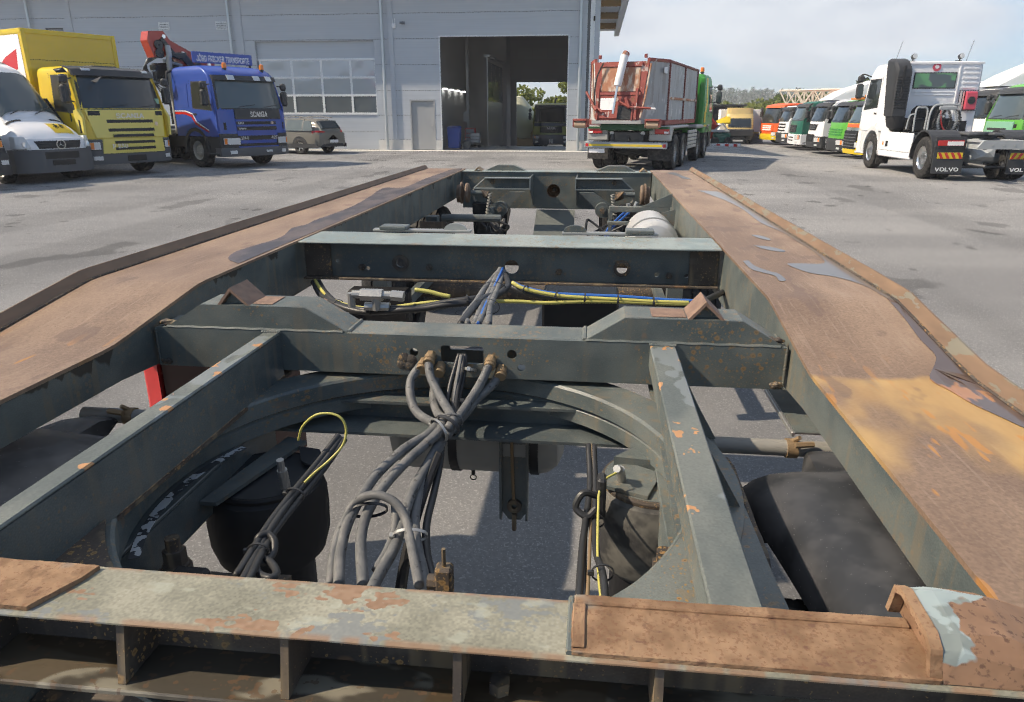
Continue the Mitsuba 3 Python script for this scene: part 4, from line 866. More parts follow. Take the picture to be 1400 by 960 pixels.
for k in range(4):
    y = 37.6+1.75*k
    lk = part(bd, 'tube_lamp', box(-7.74, -7.60, y-.45, y+.45, 2.80, 2.86), 'lamp_dead', False)
    kk = part(lk, 'tube', cyl((-7.60, y-.43, 2.78), (-7.60, y+.43, 2.78), .026, 8), 'lamp_tube')
    scene[kk]['emitter'] = {'type': 'area', 'radiance': {'type': 'rgb', 'value': [3.2, 3.1, 2.8]}}
part(bd, 'pillar', box(-6.62, -6.5, 38.0, 38.12, 0, 6.4), 'gate_metal', False)
part(bd, 'switch_box', box(-6.75, -6.5, 37.8, 37.98, 1.2, 1.7), 'gate_metal', False)

bn = thing('wheelie_bin', 'dark blue wheelie bin just inside the open gate', 'bin')
part(bn, 'body', prism([(-6.88, .06), (-6.40, .06), (-6.34, .98), (-6.93, .98)], 1, 34.35, 34.9), 'blue_plastic')
part(bn, 'lid', hull([(-6.95, 34.3, .985), (-6.32, 34.3, .985), (-6.95, 34.95, .985), (-6.32, 34.95, .985), (-6.85, 34.5, 1.06), (-6.4, 34.5, 1.06), (-6.85, 34.9, 1.06), (-6.4, 34.9, 1.06)]), 'blue_plastic')
part(bn, 'wheel', cyl((-6.42, 34.95, .1), (-6.36, 34.95, .1), .1, 12), 'rubber')
bc = thing('bucket', 'pale plastic bucket on the hall floor beside the blue bin', 'bucket')
part(bc, 'body', lathe([(.001, .01), (.15, .01), (.19, .36), (.18, .36), (.14, .03), (.001, .03)], (-6.05, 34.6, 0), (0, 0, 1), 20), 'hose')
part(bc, 'handle', tube([(-6.05+.19*math.cos(a), 34.6, .35+.12*math.sin(a)) for a in np.linspace(0, PI, 8)], .008, 6), 'zinc')
for i, (x, y, h, m, lb) in enumerate([(-5.95, 36.6, .7, 'hose', 'small grey crate stack in the dark hall left of the inner gate'), (-6.3, 37.2, .9, 'red_paint', 'dark red tool cart deep in the hall beside the pillar')]):
    ct = thing('tool_cart', lb, 'cart')
    part(ct, 'body', box(x-.25, x+.25, y-.2, y+.2, .2, h, .01), m)
    for k in range(3):
        part(ct, 'drawer', box(x-.22, x+.22, y-.215, y-.202, .25+k*(h-.25)/3, .25+(k+.85)*(h-.25)/3, .004), 'gate_metal')
    for a, b in ((-1, -1), (1, -1), (-1, 1), (1, 1)):
        part(ct, 'wheel', cyl((x+a*.2, y+b*.15-.02, .07), (x+a*.2, y+b*.15+.02, .07), .07, 10), 'rubber')

# ================================================================ vegetation
mat('bark', (0.09, 0.07, 0.05), 0.9)
for nm, c in (('leaf_olive', (0.20, 0.23, 0.06)), ('leaf_green', (0.115, 0.155, 0.045)), ('leaf_dark', (0.055, 0.085, 0.035)), ('leaf_blue', (0.050, 0.085, 0.055))):
    scene['mat_'+nm] = {'type': 'principledthin', 'base_color': {'type': 'rgb', 'value': list(c)}, 'roughness': 0.6, 'diff_trans': 0.6}
def leaf_cloud(centres, radii, n, size, seed, flat=.8):
    r = np.random.default_rng(seed)
    C = np.asarray(centres, float); R = np.asarray(radii, float)
    k = r.choice(len(C), n, p=R**2/(R**2).sum())
    d = r.normal(size=(n, 3)); d /= np.linalg.norm(d, axis=1, keepdims=True)
    rad = R[k]*(0.55+0.5*r.random(n)**.6)
    P = C[k] + d*rad[:, None]*[1, 1, flat]
    a = r.normal(size=(n, 3)); a /= np.linalg.norm(a, axis=1, keepdims=True)
    b = np.cross(a, r.normal(size=(n, 3))); b /= np.linalg.norm(b, axis=1, keepdims=True)
    s = size*(0.6+0.8*r.random(n))[:, None]
    V = np.stack([P-a*s, P+b*s*.6, P+a*s, P-b*s*.6], 1).reshape(-1, 3)
    i = np.arange(n)*4
    F = np.vstack([np.c_[i, i+1, i+2], np.c_[i, i+2, i+3]])
    return trimesh.Trimesh(V, F, process=False)
def tree(label, x, y, z0, h, w, leaf, seed, n=2600, size=.16, group=None, name='tree', cat='tree'):
    r = np.random.default_rng(seed)
    t = thing(name, label, cat, group)
    P = [(x, y, z0), (x+r.normal(0, .1), y, z0+h*.3), (x+r.normal(0, .15), y, z0+h*.62)]
    limbs = [tube(P, np.linspace(h*.028, h*.012, 13), 7, 6)]
    C, R = [], []
    for k in range(15):
        a, u = r.uniform(0, 2*PI), r.uniform(.22, .93)
        rr = w*.5*math.sqrt(max(.05, 1-((u-.52)/.55)**2))*r.uniform(.35, .95)
        c = (x+rr*math.cos(a), y+rr*math.sin(a), z0+h*u)
        C.append(c); R.append(w*r.uniform(.15, .25))
        limbs.append(bar([(x, y, z0+h*u*.55), c], h*.007, 5))
    part(t, 'trunk', join(*limbs), 'bark')
    part(t, 'crown', leaf_cloud(C, R, n, size, seed), leaf, False)
    return t
# behind the hall, seen through the gates
for i, (x, y, h, w) in enumerate([(-7.6, 66, 4.3, 4.6), (-4.9, 72, 4.4, 4.6), (-2.2, 70, 5.4, 4.4)  ]):
    tree('leafy roadside tree behind the hall, '+['at the left of the rear opening', 'left of the olive truck', 'right above the olive truck', 'hidden most by the hall wall'][i], x, y, -.75, h, w, 'leaf_olive', 20+i, 3000, .17, 'trees behind the hall')
mix_ = thing('cement_drum', 'pale rounded mixer drum outside the rear opening of the hall', 'drum')
part(mix_, 'shell', lathe([(.001, 0), (.6, .05), (1.05, .7), (1.15, 1.3), (.95, 2.2), (.55, 3.0), (.35, 3.1), (.001, 3.1)], (-5.2, 55.5, -.25), (-.25, .1, .9), 28), 'drum_pale')
mat('drum_pale', (0.46, 0.48, 0.38), 0.6)
part(mix_, 'stand', join(box(-6.0, -4.4, 54.9, 56.1, -.74, -.2, .03), box(-5.9, -5.6, 55, 56, -.2, .4), box(-4.8, -4.5, 55, 56, -.2, .4)), 'brass')
# right-hand background: bushes, mid trees, far wooded hill
for i, (x, y, h, w, lf) in enumerate([(14.0, 92, 2.3, 5, 'leaf_olive'), (17.5, 90, 2.0, 5.5, 'leaf_olive'), (21.0, 95, 2.5, 6, 'leaf_olive'), (24.0, 97, 3.5, 5.5, 'leaf_green'), (27.0, 99, 3.6, 6, 'leaf_green'), (33.6, 98, 5.6, 5.5, 'leaf_dark')]):
    lb = ['low olive bush beyond the yard, just right of the green lorry cab', 'low olive bush beyond the yard, behind the black shed and red machine', 'olive bush beyond the yard, right above the small pale truck', 'green round tree beyond the yard, left of the orange truck', 'green round tree beyond the yard, directly behind the orange truck', 'dark tree rising behind the white high roof truck of the row'][i]
    tree(lb, x, y, 0, h, w, lf, 40+i, 3000, .20, 'greenery beyond the yard')
def hill():
    xs, ys = np.linspace(-120, 840, 60), np.linspace(430, 1000, 24)
    X, Y = np.meshgrid(xs, ys)
    Z = 10.0*np.clip((Y-450)/240, 0, 1)**.8*(0.62+.22*np.sin(X/95+.9)+.5*meshkit.fbm(np.stack([X/90, Y/120, 0*X], -1), 3, 4)) - .6
    n = len(xs); F = [(j*n+i, j*n+i+1, (j+1)*n+i+1) for j in range(len(ys)-1) for i in range(n-1)] + [(j*n+i, (j+1)*n+i+1, (j+1)*n+i) for j in range(len(ys)-1) for i in range(n-1)]
    return trimesh.Trimesh(np.c_[X.ravel(), Y.ravel(), Z.ravel()], F, process=False), X, Y, Z
hm, HX, HY, HZ = hill()
mat('hill', (0.07, 0.085, 0.035), 0.95)
add('wooded_hill', hm, 'hill', True, kind='structure')
C, R = [], []
r_ = np.random.default_rng(5)
for k in range(900):
    x, y = r_.uniform(40, 520), r_.uniform(520, 760)
    z = float(HZ[np.argmin(abs(HY[:, 0]-y)), np.argmin(abs(HX[0]-x))])
    h = r_.uniform(6, 12.5)
    for u in (.35, .65, .9):
        C.append((x+r_.normal(0, .8), y, z+h*u)); R.append(h*.25*(1.2-u*.6))
add('forest', leaf_cloud(C, R, 90000, .8, 6, 1.2), 'leaf_blue', False, label='distant dark wooded ridge on the horizon', cat='forest', kind='stuff')

# ================================================================ vehicles: shared builders
def pose(x, y, deg, z=0.0):
    a = math.radians(deg); T = np.eye(4)
    T[:2, :2] = [[math.cos(a), -math.sin(a)], [math.sin(a), math.cos(a)]]; T[:3, 3] = (x, y, z)
    return T
def paint(key, c, rough=.35, dirt=.25):
    r, g, b = c
    mat(key, (r, g, b), rough, coat=.8)
mat('glass', (0.020, 0.026, 0.030), 0.02, spec=0.7, coat=0.5)
mat('glass_pale', (0.065, 0.085, 0.09), 0.03, spec=0.8, coat=0.7)
mat('plastic', (0.035, 0.037, 0.041), 0.5)
mat('plastic_grey', (0.085, 0.090, 0.098), 0.5)
mat('lens', (0.55, 0.57, 0.58), 0.08, spec=0.9, coat=1.0)
mat('lens_red', (0.50, 0.012, 0.012), 0.15, coat=1.0)
mat('lens_amber', (0.75, 0.20, 0.01), 0.15, coat=1.0)
mat('chrome', (0.75, 0.75, 0.74), 0.15, metallic=0.95)
mat('rim_grey', (0.33, 0.33, 0.32), 0.4, metallic=0.5)
mat('letter', (0.70, 0.71, 0.71), 0.3, metallic=0.4)
mat('letter_white', (0.80, 0.80, 0.80), 0.5)
for k_, c_ in (('yellow', (0.62, 0.455, 0.012)), ('yellow2', (0.68, 0.57, 0.12)), ('blue', (0.022, 0.065, 0.34)), ('white_paint', (0.74, 0.75, 0.77)), ('green', (0.035, 0.24, 0.035)), ('green_dark', (0.012, 0.105, 0.070)), ('orange', (0.72, 0.105, 0.015)), ('beige_car', (0.165, 0.158, 0.138)), ('black_paint', (0.010, 0.011, 0.012)), ('olive', (0.23, 0.25, 0.035)), ('lime', (0.10, 0.36, 0.045)), ('cream', (0.66, 0.50, 0.20)), ('navy', (0.02, 0.03, 0.06)), ('crane_red', (0.42, 0.045, 0.025)), ('pink_red', (0.55, 0.06, 0.10)), ('mint_green', (0.20, 0.42, 0.30))):
    paint(k_, c_)
mat('frame_grey', (0.33, 0.35, 0.36), 0.45)
mat('galv', mikit.proc(lambda p, n, uv: mix((0.36, 0.36, 0.345), (0.50, 0.50, 0.48), fbm(p.x*5, p.y*5, p.z*5, 4))), 0.45, metallic=0.3)

def wheel_at(t, T, x, y, s, R=.52, w=.30, rim='rim_grey', dual=False, name='wheel'):
    """s: side the rim faces (+1 = left). y: outer face."""
    p = [(R*.56, .06*w), (R*.60, 0), (R*.78, -.03*w), (R*.93, .02*w), (R*.985, .09*w), (R, .2*w), (R, .8*w), (R*.985, .91*w), (R*.93, .98*w), (R*.6, w)]
    ax = (0, -s, 0)
    tm = lathe(p, (x, y, R), ax, 30)
    if dual:
        tm = join(tm, lathe(p, (x, y-s*(w+.03), R), ax, 30))
    k = part(t, name, tm, 'rubber', 40, T=T)
    part(k, 'rim', lathe([(R*.59, .02), (R*.55, .05), (R*.50, .07), (R*.34, .10), (R*.30, .06), (R*.15, .045), (.001, .045)], (x, y, R), ax, 30), rim, 40, T=T)
    b = [cyl((x+R*.24*math.cos(a), y-s*.06, R+R*.24*math.sin(a)), (x+R*.24*math.cos(a), y-s*.03, R+R*.24*math.sin(a)), .016, 6) for a in np.arange(10)*PI/5]
    part(k, 'nuts', join(*b), 'chrome', kind='stuff', T=T)
    return k

class Cab:
    def __init__(s, t, T, W=2.46, xb=-.85, z0=.95, zr=2.85, prof=None, k=.20, taper=.05, zbelt=1.75, paint='white_paint', inset=.16):
        s.t, s.T, s.w, s.xb, s.z0, s.zr, s.k, s.tp, s.zb = t, T, W/2, xb, z0, zr, k, taper, zbelt
        s.prof = prof or [(.3, 1.40), (1.0, 1.42), (1.75, 1.36), (2.55, 1.14), (2.75, 1.02), (zr, .70)]
        Z = sorted(set([z0, 1.2, 1.5, zbelt, 2.0, 2.3, zr-.30, zr-.16]))
        lv = [(z, 0) for z in Z] + [(zr-.07, inset*.15), (zr-.025, inset*.5), (zr, inset*1.2)]
        rings = [s.ring(z, i) for z, i in lv]
        n = len(rings[0]); V = np.vstack(rings); F = []
        for j in range(len(rings)-1):
            for i in range(n):
                a, b = j*n+i, j*n+(i+1) % n
                F += [(a, b, b+n), (a, b+n, a+n)]
        c = len(V); V = np.vstack([V, rings[-1].mean(0), rings[0].mean(0)])
        for i in range(n):
            b = (len(rings)-1)*n
            F += [(c, b+i, b+(i+1) % n), (c+1, (i+1) % n, i)]
        s.body = s.add('body', trimesh.Trimesh(V, F, process=False), paint, 40)
    def add(s, name, mesh, m, smooth=30, parent=None, label=None, kind=None):
        return part(parent or s.t, name, mesh, m, smooth, label=label, kind=kind, T=s.T)
    def xf(s, z):
        return float(np.interp(z, [p[0] for p in s.prof], [p[1] for p in s.prof]))
    def wz(s, z):
        return s.w*(1 - s.tp*max(0.0, (z-s.zb)/(s.zr-s.zb)))
    def fx(s, y, z):
        return s.xf(z) - s.k*min(1.0, abs(y)/s.wz(z))**5 - .05*(y/s.w)**2
    def ring(s, z, i):
        w = s.wz(z)-i; P = []
        for t in np.linspace(-1, 1, 17):
            u = math.copysign(1-(1-abs(t))**1.5, t)
            P.append((s.fx(u*s.wz(z), z)-i, u*w, z))
        return np.array([(s.xb+i+.06, -w, z)] + P + [(s.xb+i+.06, w, z), (s.xb+i, w-.06, z), (s.xb+i, -w+.06, z)])
    def front(s, name, y0, y1, z0, z1, m, off=.006, th=.03, yt=None, n=10, r=3, parent=None, label=None, bulge=0.0):
        a0, a1 = yt or (y0, y1); G = []
        for d in (off, off-th):
            for j in range(r+1):
                v = j/r; z = z0+(z1-z0)*v
                for i in range(n+1):
                    y = (y0+(y1-y0)*i/n)*(1-v) + (a0+(a1-a0)*i/n)*v
                    G.append((s.fx(y, z)+d+bulge*(1-(2*v-1)**2), y, z))
        N = (n+1)*(r+1); F = []
        idx = lambda k, j, i: k*N+j*(n+1)+i
        for j in range(r):
            for i in range(n):
                F += [(idx(0, j, i), idx(0, j, i+1), idx(0, j+1, i+1)), (idx(0, j, i), idx(0, j+1, i+1), idx(0, j+1, i))]
                F += [(idx(1, j, i), idx(1, j+1, i+1), idx(1, j, i+1)), (idx(1, j, i), idx(1, j+1, i), idx(1, j+1, i+1))]
        for i in range(n):
            F += [(idx(0, 0, i), idx(1, 0, i), idx(1, 0, i+1)), (idx(0, 0, i), idx(1, 0, i+1), idx(0, 0, i+1))]
            F += [(idx(0, r, i), idx(0, r, i+1), idx(1, r, i+1)), (idx(0, r, i), idx(1, r, i+1), idx(1, r, i))]
        for j in range(r):
            F += [(idx(0, j, 0), idx(0, j+1, 0), idx(1, j+1, 0)), (idx(0, j, 0), idx(1, j+1, 0), idx(1, j, 0))]
            F += [(idx(0, j, n), idx(1, j, n), idx(1, j+1, n)), (idx(0, j, n), idx(1, j+1, n), idx(0, j+1, n))]
        return s.add(name, trimesh.Trimesh(G, F, process=False), m, 30, parent, label)
    def side(s, name, poly, sd, m, off=.006, th=.03, parent=None, label=None):
        mm = prism(Polygon(poly), 1, 0, 1)
        v = np.array(mm.vertices); o = v[:, 1].copy()
        w = np.array([s.wz(z) for z in v[:, 2]])
        v[:, 1] = sd*(w + off - th*(1-o))
        f = mm.faces if sd > 0 else mm.faces[:, ::-1]
        return s.add(name, trimesh.Trimesh(v, f, process=False), m, 30, parent, label)
    def text(s, txt, h, y, z, m='letter', width=None, off=.03):
        x = s.fx(y, z)+off
        return s.add('lettering', text_at(txt, h, (x, y, z), (0, 1, 0), (0, 0, 1), .008, True, width), m, False)
    def mirror(s, sd, x=1.15, z=2.2, scale=1.0, m='plastic'):
        y = sd*(s.w+.20)
        k = s.add('mirror', join(box(x-.10, x+.08, y-.10, y+.10, z-.28*scale, z+.18*scale, .05), box(x-.09, x+.08, y-.10, y+.09, z+.20*scale, z+.42*scale, .05)), m)
        s.add('arm', join(bar([(x, y, z+.30), (x-.02, sd*(s.w-.03), z+.34)], .02), bar([(x, y, z-.2), (x-.02, sd*(s.w-.03), z-.24)], .02)), 'plastic', parent=k)
        s.add('glass', box(x-.106, x-.101, y-.08, y+.08, z-.22*scale, z+.13*scale), 'glass_pale', parent=k)
    def windscreen(s, z0, z1, yb=None, yt=None, glass='glass'):
        yb = yb or s.w-.12; yt = yt or s.w-.20
        k = s.front('windscreen', -yb-.05, yb+.05, z0-.04, z1+.04, 'plastic', .004, .03, (-yt-.05, yt+.05), 14, 4)
        s.front('glass', -yb, yb, z0, z1, glass, .012, .02, (-yt, yt), 14, 4, parent=k)
        for y in (-.55, .35):
            P = [(s.fx(y+d, z0+.05+abs(d)*.10)+.028, y+d, z0+.03+abs(d)*.12) for d in (0, .15, .35, .6)]
            s.add('wiper', bar(P, .010, 5), 'plastic', parent=k)
    def side_windows(s, z0=1.72, z1=2.55, x0=.15, x1=1.0, glass='glass'):
        for sd in (1, -1):
            k = s.side('door', [(x0-.12, s.z0+.05), (x1+.22, s.z0+.05), (x1+.20, z0), (x1-.10, z1+.08), (x0-.12, z1+.08)], sd, s.door_m, .004, .02)
            s.side('frame', [(x0-.03, z0-.03), (x1+.06, z0-.10), (x1-.13, z1+.03), (x0-.03, z1+.03)], sd, 'plastic', .007, .02, parent=k)
            s.side('window', [(x0, z0), (x1, z0-.07), (x1-.16, z1), (x0, z1)], sd, glass, .011, .02, parent=k)
            s.side('handle', [(x0-.04, z0-.22), (x0+.14, z0-.22), (x0+.14, z0-.17), (x0-.04, z0-.17)], sd, 'plastic', .02, .02, parent=k)
            s.side('gap', [(x0-.135, s.z0+.05), (x0-.122, s.z0+.05), (x0-.122, z1+.08), (x0-.135, z1+.08)], sd, 'black', .003, .02, parent=k)
    def arch(s, x=0, R=.52, m='plastic', sd=(1, -1)):
        for d in sd:
            o = [(x+(R+.17)*math.cos(a), R+(R+.17)*math.sin(a)) for a in np.linspace(-.12, PI+.12, 20)]
            i = [(x+(R+.06)*math.cos(a), R+(R+.06)*math.sin(a)) for a in np.linspace(PI+.12, -.12, 20)]
            y0, y1 = sorted((d*(s.w-.34), d*(s.w+.012)))
            s.add('wheel_arch', prism(o+i, 1, y0, y1), m)
            s.add('step_panel', join(box(x+R+.10, s.fx(s.w*.97, .6)-.02, d*(s.w-.20), d*(s.w-.012), .40, s.z0-.003, .03), box(x+R+.05, s.fx(s.w*.97, .6)-.05, d*(s.w-.16), d*(s.w+.02), .40, .46, .02)), m)
    def chassis(s, xr, m='plastic', h=(.55, .92)):
        s.add('chassis', join(box(xr, 1.0, -.45, -.37, h[0], h[1]), box(xr, 1.0, .37, .45, h[0], h[1]), box(-.8, 1.1, -.9, .9, .50, .96, .05), cyl((0, -1.0, .52), (0, 1.0, .52), .09, 10)), m)
    def bumper(s, z0, z1, m, off=.05, w=None):
        w = w or s.w-.005
        return s.front('bumper', -w, w, z0, z1, m, off, .30, None, 16, 4, bulge=.015)
    def headlights(s, z0, z1, y0=.72, y1=1.16, off=.06):
        for d in (1, -1):
            a, b = sorted((d*y0, d*y1))
            k = s.front('headlight', a, b, z0, z1, 'plastic', off, .1, None, 8, 3)
            s.front('lens', a+.02, b-.02, z0+.02, z1-.02, 'lens', off+.012, .03, None, 8, 3, parent=k)
            s.front('indicator', *sorted((d*(y1-.10), d*(y1-.03))), z0+.03, z1-.03, 'lens_amber', off+.016, .02, None, 3, 2, parent=k)
    def fog(s, z, y=.95, m='lens', off=.07):
        for d in (1, -1):
            s.front('fog_lamp', d*y-.10, d*y+.10, z-.05, z+.05, m, off, .04, None, 4, 2)
    def slats(s, zs, hw, m='black', off=.03, name='grille_slot'):
        for z0, z1 in zs:
            s.front(name, -hw, hw, z0, z1, m, off, .03, None, 12, 2)
    def beacon(s, x, y, z):
        k = s.add('beacon', join(cyl((x, y, z-.16), (x, y, z+.02), .05, 12), cyl((x, y, z+.02), (x, y, z+.05), .07, 12)), 'plastic')
        s.add('lens', lathe([(.07, .05), (.072, .12), (.06, .19), (.001, .21)], (x, y, z), (0, 0, 1), 16), 'lens_amber', parent=k)
    def star(s, y, z, r, m='chrome', off=.04):
        x = s.fx(y, z)+off
        k = s.add('emblem', lathe([(r*.86, 0), (r, .004), (r, .014), (r*.86, .014), (r*.86, 0)], (x, y, z), (1, 0, 0), 28), m)
        s.add('points', join(*[hull([(x, y+.10*r*math.cos(a+1.57), z+.10*r*math.sin(a+1.57)), (x, y-.10*r*math.cos(a+1.57), z-.10*r*math.sin(a+1.57)), (x, y+r*.88*math.cos(a), z+r*.88*math.sin(a)), (x+.012, y+.04*r*math.cos(a), z+.04*r*math.sin(a))]) for a in (PI/2, PI/2+2*PI/3, PI/2+4*PI/3)]), m, parent=k, kind='stuff')

# ================================================================ yellow box truck (left)
T = pose(-13.84, 19.58, -23.5)
t = thing('box_truck', 'yellow box truck with black sun visor and slatted yellow front', 'truck')
c = Cab(t, T, paint='yellow', zr=2.80, xb=-.55); c.door_m = 'yellow'
c.windscreen(1.76, 2.56, glass='glass'); c.side_windows(); c.arch(); c.chassis(-6.0)
c.front('visor', -1.13, 1.13, 2.56, 2.80, 'plastic', .13, .10, None, 14, 3)
for d in (1, -1):
    c.front('visor_lamp', *sorted((d*.72, d*.92)), 2.68, 2.74, 'lens', .145, .03, None, 3, 1)
g = c.front('grille', -.98, .98, 1.02, 1.72, 'yellow2', .045, .06, (-1.12, 1.12), 14, 4, label='pale yellow slatted grille')
c.front('lower_grille', -.90, .90, .62, 1.0, 'yellow2', .085, .08, (-.86, .86), 14, 3)
c.slats([(1.39, 1.47), (1.17, 1.25)], .66, 'black', .052); c.slats([(1.03, 1.10), (.86, .93), (.70, .77)], .58, 'black', .094)
for d in (1, -1):
    c.front('corner_vent', *sorted((d*.80, d*1.06)), 1.58, 1.69, 'black', .053, .04, None, 4, 2)
    c.side('deflector', [(1.05, 1.05), (1.30, 1.05), (1.34, 1.55), (1.18, 1.75), (.98, 1.70)], d, 'yellow2', .03, .06)
    c.side('deflector_slot', [(1.17, 1.15), (1.23, 1.15), (1.22, 1.45), (1.15, 1.48)], d, 'black', .036, .03)
c.bumper(.34, .98, 'plastic_grey', .045); c.headlights(.70, .93, .92, 1.18, .06); c.fog(.50, 1.02)
c.text('SCANIA', .12, 0, 1.57, 'letter', .80, .055); c.text('P 230', .10, -.46, .80, 'letter', .42, .10)
c.front('plate_holder', -.27, .27, .40, .55, 'black', .075, .03, None, 4, 1)
c.add('badge', lathe([(.001, .02), (.05, .02), (.055, 0)], (c.fx(.75, 1.36)+.05, .75, 1.36), (1, 0, 0), 14), 'chrome')
c.add('sticker', box(c.fx(1.0, 1.95)+.016, c.fx(1.0, 1.95)+.020, .93, 1.07, 1.88, 2.02), 'mint_green')
for d in (1, -1):
    c.mirror(d, 1.08, 2.15)
c.add('front_mirror', hull([(1.42, -.9, 2.42), (1.62, -.78, 2.48), (1.45, -.62, 2.55), (1.36, -.8, 2.36), (1.55, -.85, 2.38)]), 'plastic')
c.add('side_lamp', hull([(.7, -1.24, 2.62), (1.0, -1.5, 2.60), (1.02, -1.24, 2.62), (.7, -1.42, 2.70), (.95, -1.3, 2.74)]), 'plastic')
c.add('roof_hatch', box(-.1, .5, -.25, .45, 2.80, 2.85, .02), 'plastic')
for s_ in (1, -1):
    wheel_at(t, T, 0, s_*1.22, s_); wheel_at(t, T, -4.2, s_*1.22, s_, dual=True)
b = part(t, 'cargo_box', box(-7.2, -.70, -1.275, 1.275, 1.02, 3.73, .02), 'box_yellow', T=T, label='tall yellow cargo box with pale side')
mat('box_yellow', mikit.proc(lambda p, n, uv: mix((0.56, 0.40, 0.015), (0.66, 0.47, 0.02), fbm(p.x*1.1, p.y*1.1, p.z*1.6, 4))), 0.28, coat=.8)
part(b, 'edge_profile', join(box(-.715, -.675, -1.29, -1.18, 1.0, 3.75, .01), box(-.715, -.675, 1.18, 1.29, 1.0, 3.75, .01), box(-.716, -.676, -1.179, 1.179, 3.62, 3.745, .01), box(-7.2, -.72, -1.29, -1.20, 3.62, 3.745, .01)), 'yellow', T=T)
part(b, 'seam', box(-.699, -.694, -1.17, 1.17, 2.985, 2.995), 'black', T=T)
part(b, 'side_panel', box(-7.1, -.85, -1.285, -1.276, 1.05, 3.60), 'white_paint', T=T)
lg = part(b, 'logo', prism([(-2.6, 2.55), (-1.15, 2.75), (-1.05, 3.25), (-1.7, 3.05)], 1, -1.289, -1.286), 'lens_red', T=T)
part(b, 'logo_edge', prism([(-2.75, 2.48), (-1.0, 2.66), (-.95, 3.38), (-1.8, 3.12)], 1, -1.2858, -1.2852), 'letter_white', T=T)

# ================================================================ blue crane truck
T = pose(-11.83, 23.12, -29)
t = thing('crane_truck', 'blue lorry with folded red loader crane and roof sign board', 'truck')
c = Cab(t, T, paint='blue', zr=3.02, xb=-1.05, W=2.48, prof=[(.3, 1.44), (1.0, 1.44), (1.72, 1.38), (2.6, 1.16), (2.78, 1.06), (3.02, .62)], inset=.22); c.door_m = 'blue'
c.windscreen(1.78, 2.56, glass='glass_pale'); c.side_windows(1.80, 2.52, .05, .98); c.arch(m='plastic'); c.chassis(-6.5)
c.front('visor', -1.12, 1.12, 2.58, 2.72, 'plastic', .11, .09, None, 14, 2)
for y in (-.62, .28, .74):
    c.front('visor_lamp', y-.11, y+.11, 2.59, 2.73, 'lens', .14, .04, None, 3, 1)
c.front('grille_band', -.72, .98, 1.46, 1.74, 'plastic', .035, .05, None, 12, 2)
c.front('grille', -.72, 1.02, .60, 1.44, 'blue', .030, .05, None, 12, 3)
c.slats([(1.30, 1.39), (1.13, 1.24)], .72, 'black', .040); c.slats([(.84, .97), (.66, .74)], .72, 'black', .040)
c.text('SCANIA', .15, .10, 1.60, 'letter', .62, .045)
c.text('124 G', .09, -.52, .905, 'letter', .26, .05); c.text('420', .09, .58, .905, 'letter', .24, .05); c.text('Euro3', .06, -.58, 1.345, 'letter', .20, .05); c.text('Retarder', .05, -.55, 1.185, 'letter', .26, .05)
c.add('badge', lathe([(.001, .02), (.045, .02), (.05, 0)], (c.fx(.55, 1.345)+.045, .55, 1.345), (1, 0, 0), 14), 'chrome')
c.bumper(.36, .62, 'plastic_grey', .06)
for d in (1, -1):
    c.front('lamp_panel', *sorted((d*.74, d*1.22)), .625, 1.03, 'plastic', .05, .12, None, 6, 2)
    c.front('corner_panel', *sorted((d*.95, d*1.2)), 1.06, 1.70, 'blue', .03, .05, None, 6, 3)
    c.front('corner_vent', *sorted((d*1.03, d*1.09)), 1.15, 1.36, 'black', .045, .03, None, 3, 2)
    c.side('stripe', [(-.99, 1.60), (-.45, 1.60), (-.1, 1.52), (.08, 1.30), (.75, 1.06), (.75, 1.10), (.1, 1.36), (-.05, 1.58), (-.42, 1.67), (-.99, 1.67)], d, 'lens_red', .006, .008)
    c.side('stripe', [(-.99, 1.685), (-.42, 1.685), (-.03, 1.60), (.12, 1.375), (.75, 1.115), (.75, 1.14), (.14, 1.40), (0, 1.62), (-.40, 1.71), (-.99, 1.71)], d, 'letter_white', .006, .008)
    c.side('sleeper_window', [(-.80, 1.85), (-.20, 1.80), (-.20, 2.50), (-.80, 2.50)], d, 'blue', .012, .02)
c.headlights(.70, .93, .68, 1.18, .075); c.fog(.49, .92, off=.08); c.front('centre_lamp', .20, .42, .46, .53, 'lens', .085, .04, None, 3, 1)
for d in (1, -1):
    c.mirror(d, 1.02, 2.12)
c.beacon(.80, -.50, 2.90); c.beacon(.80, .84, 2.90)
sg = c.add('roof_sign', box(.06, .12, -1.08, 1.02, 3.10, 3.42, .01), 'blue', label='blue roof sign board with white lettering')
c.add('lettering', text_at('JÖRG FRICKER TRANSPORTE', .17, (.125, -.03, 3.25), (0, 1, 0), (0, 0, 1), .004, True, 1.86), 'letter_white', False, parent=sg)
c.add('foot', join(box(.07, .11, -1.0, -.94, 2.98, 3.10), box(.07, .11, .9, .96, 2.98, 3.10)), 'plastic', parent=sg)
c.add('air_stack', join(tube([(-1.18, -1.10, 1.0), (-1.18, -1.10, 3.0), (-1.14, -1.08, 3.35), (-1.22, -1.05, 3.62)], .085, 12, 8)), 'galv')
c.add('guard_pipe', tube([(-1.12, -1.28, 1.3), (-1.12, -1.28, 2.7), (-1.12, -1.20, 2.85), (-1.12, -1.08, 2.9)], .035, 8), 'plastic')
for s_ in (1, -1):
    wheel_at(t, T, 0, s_*1.23, s_, rim='galv'); wheel_at(t, T, -3.9, s_*1.23, s_, dual=True); wheel_at(t, T, -5.2, s_*1.23, s_, dual=True)
part(t, 'load_bed', box(-7.6, -2.0, -1.25, 1.25, 1.02, 1.25, .02), 'frame_grey', T=T)
part(t, 'crane_column', join(box(-1.75, -1.3, -.30, .30, .9, 2.9, .05), box(-1.85, -1.25, -1.15, 1.15, .95, 1.15, .03)), 'black_paint', T=T)
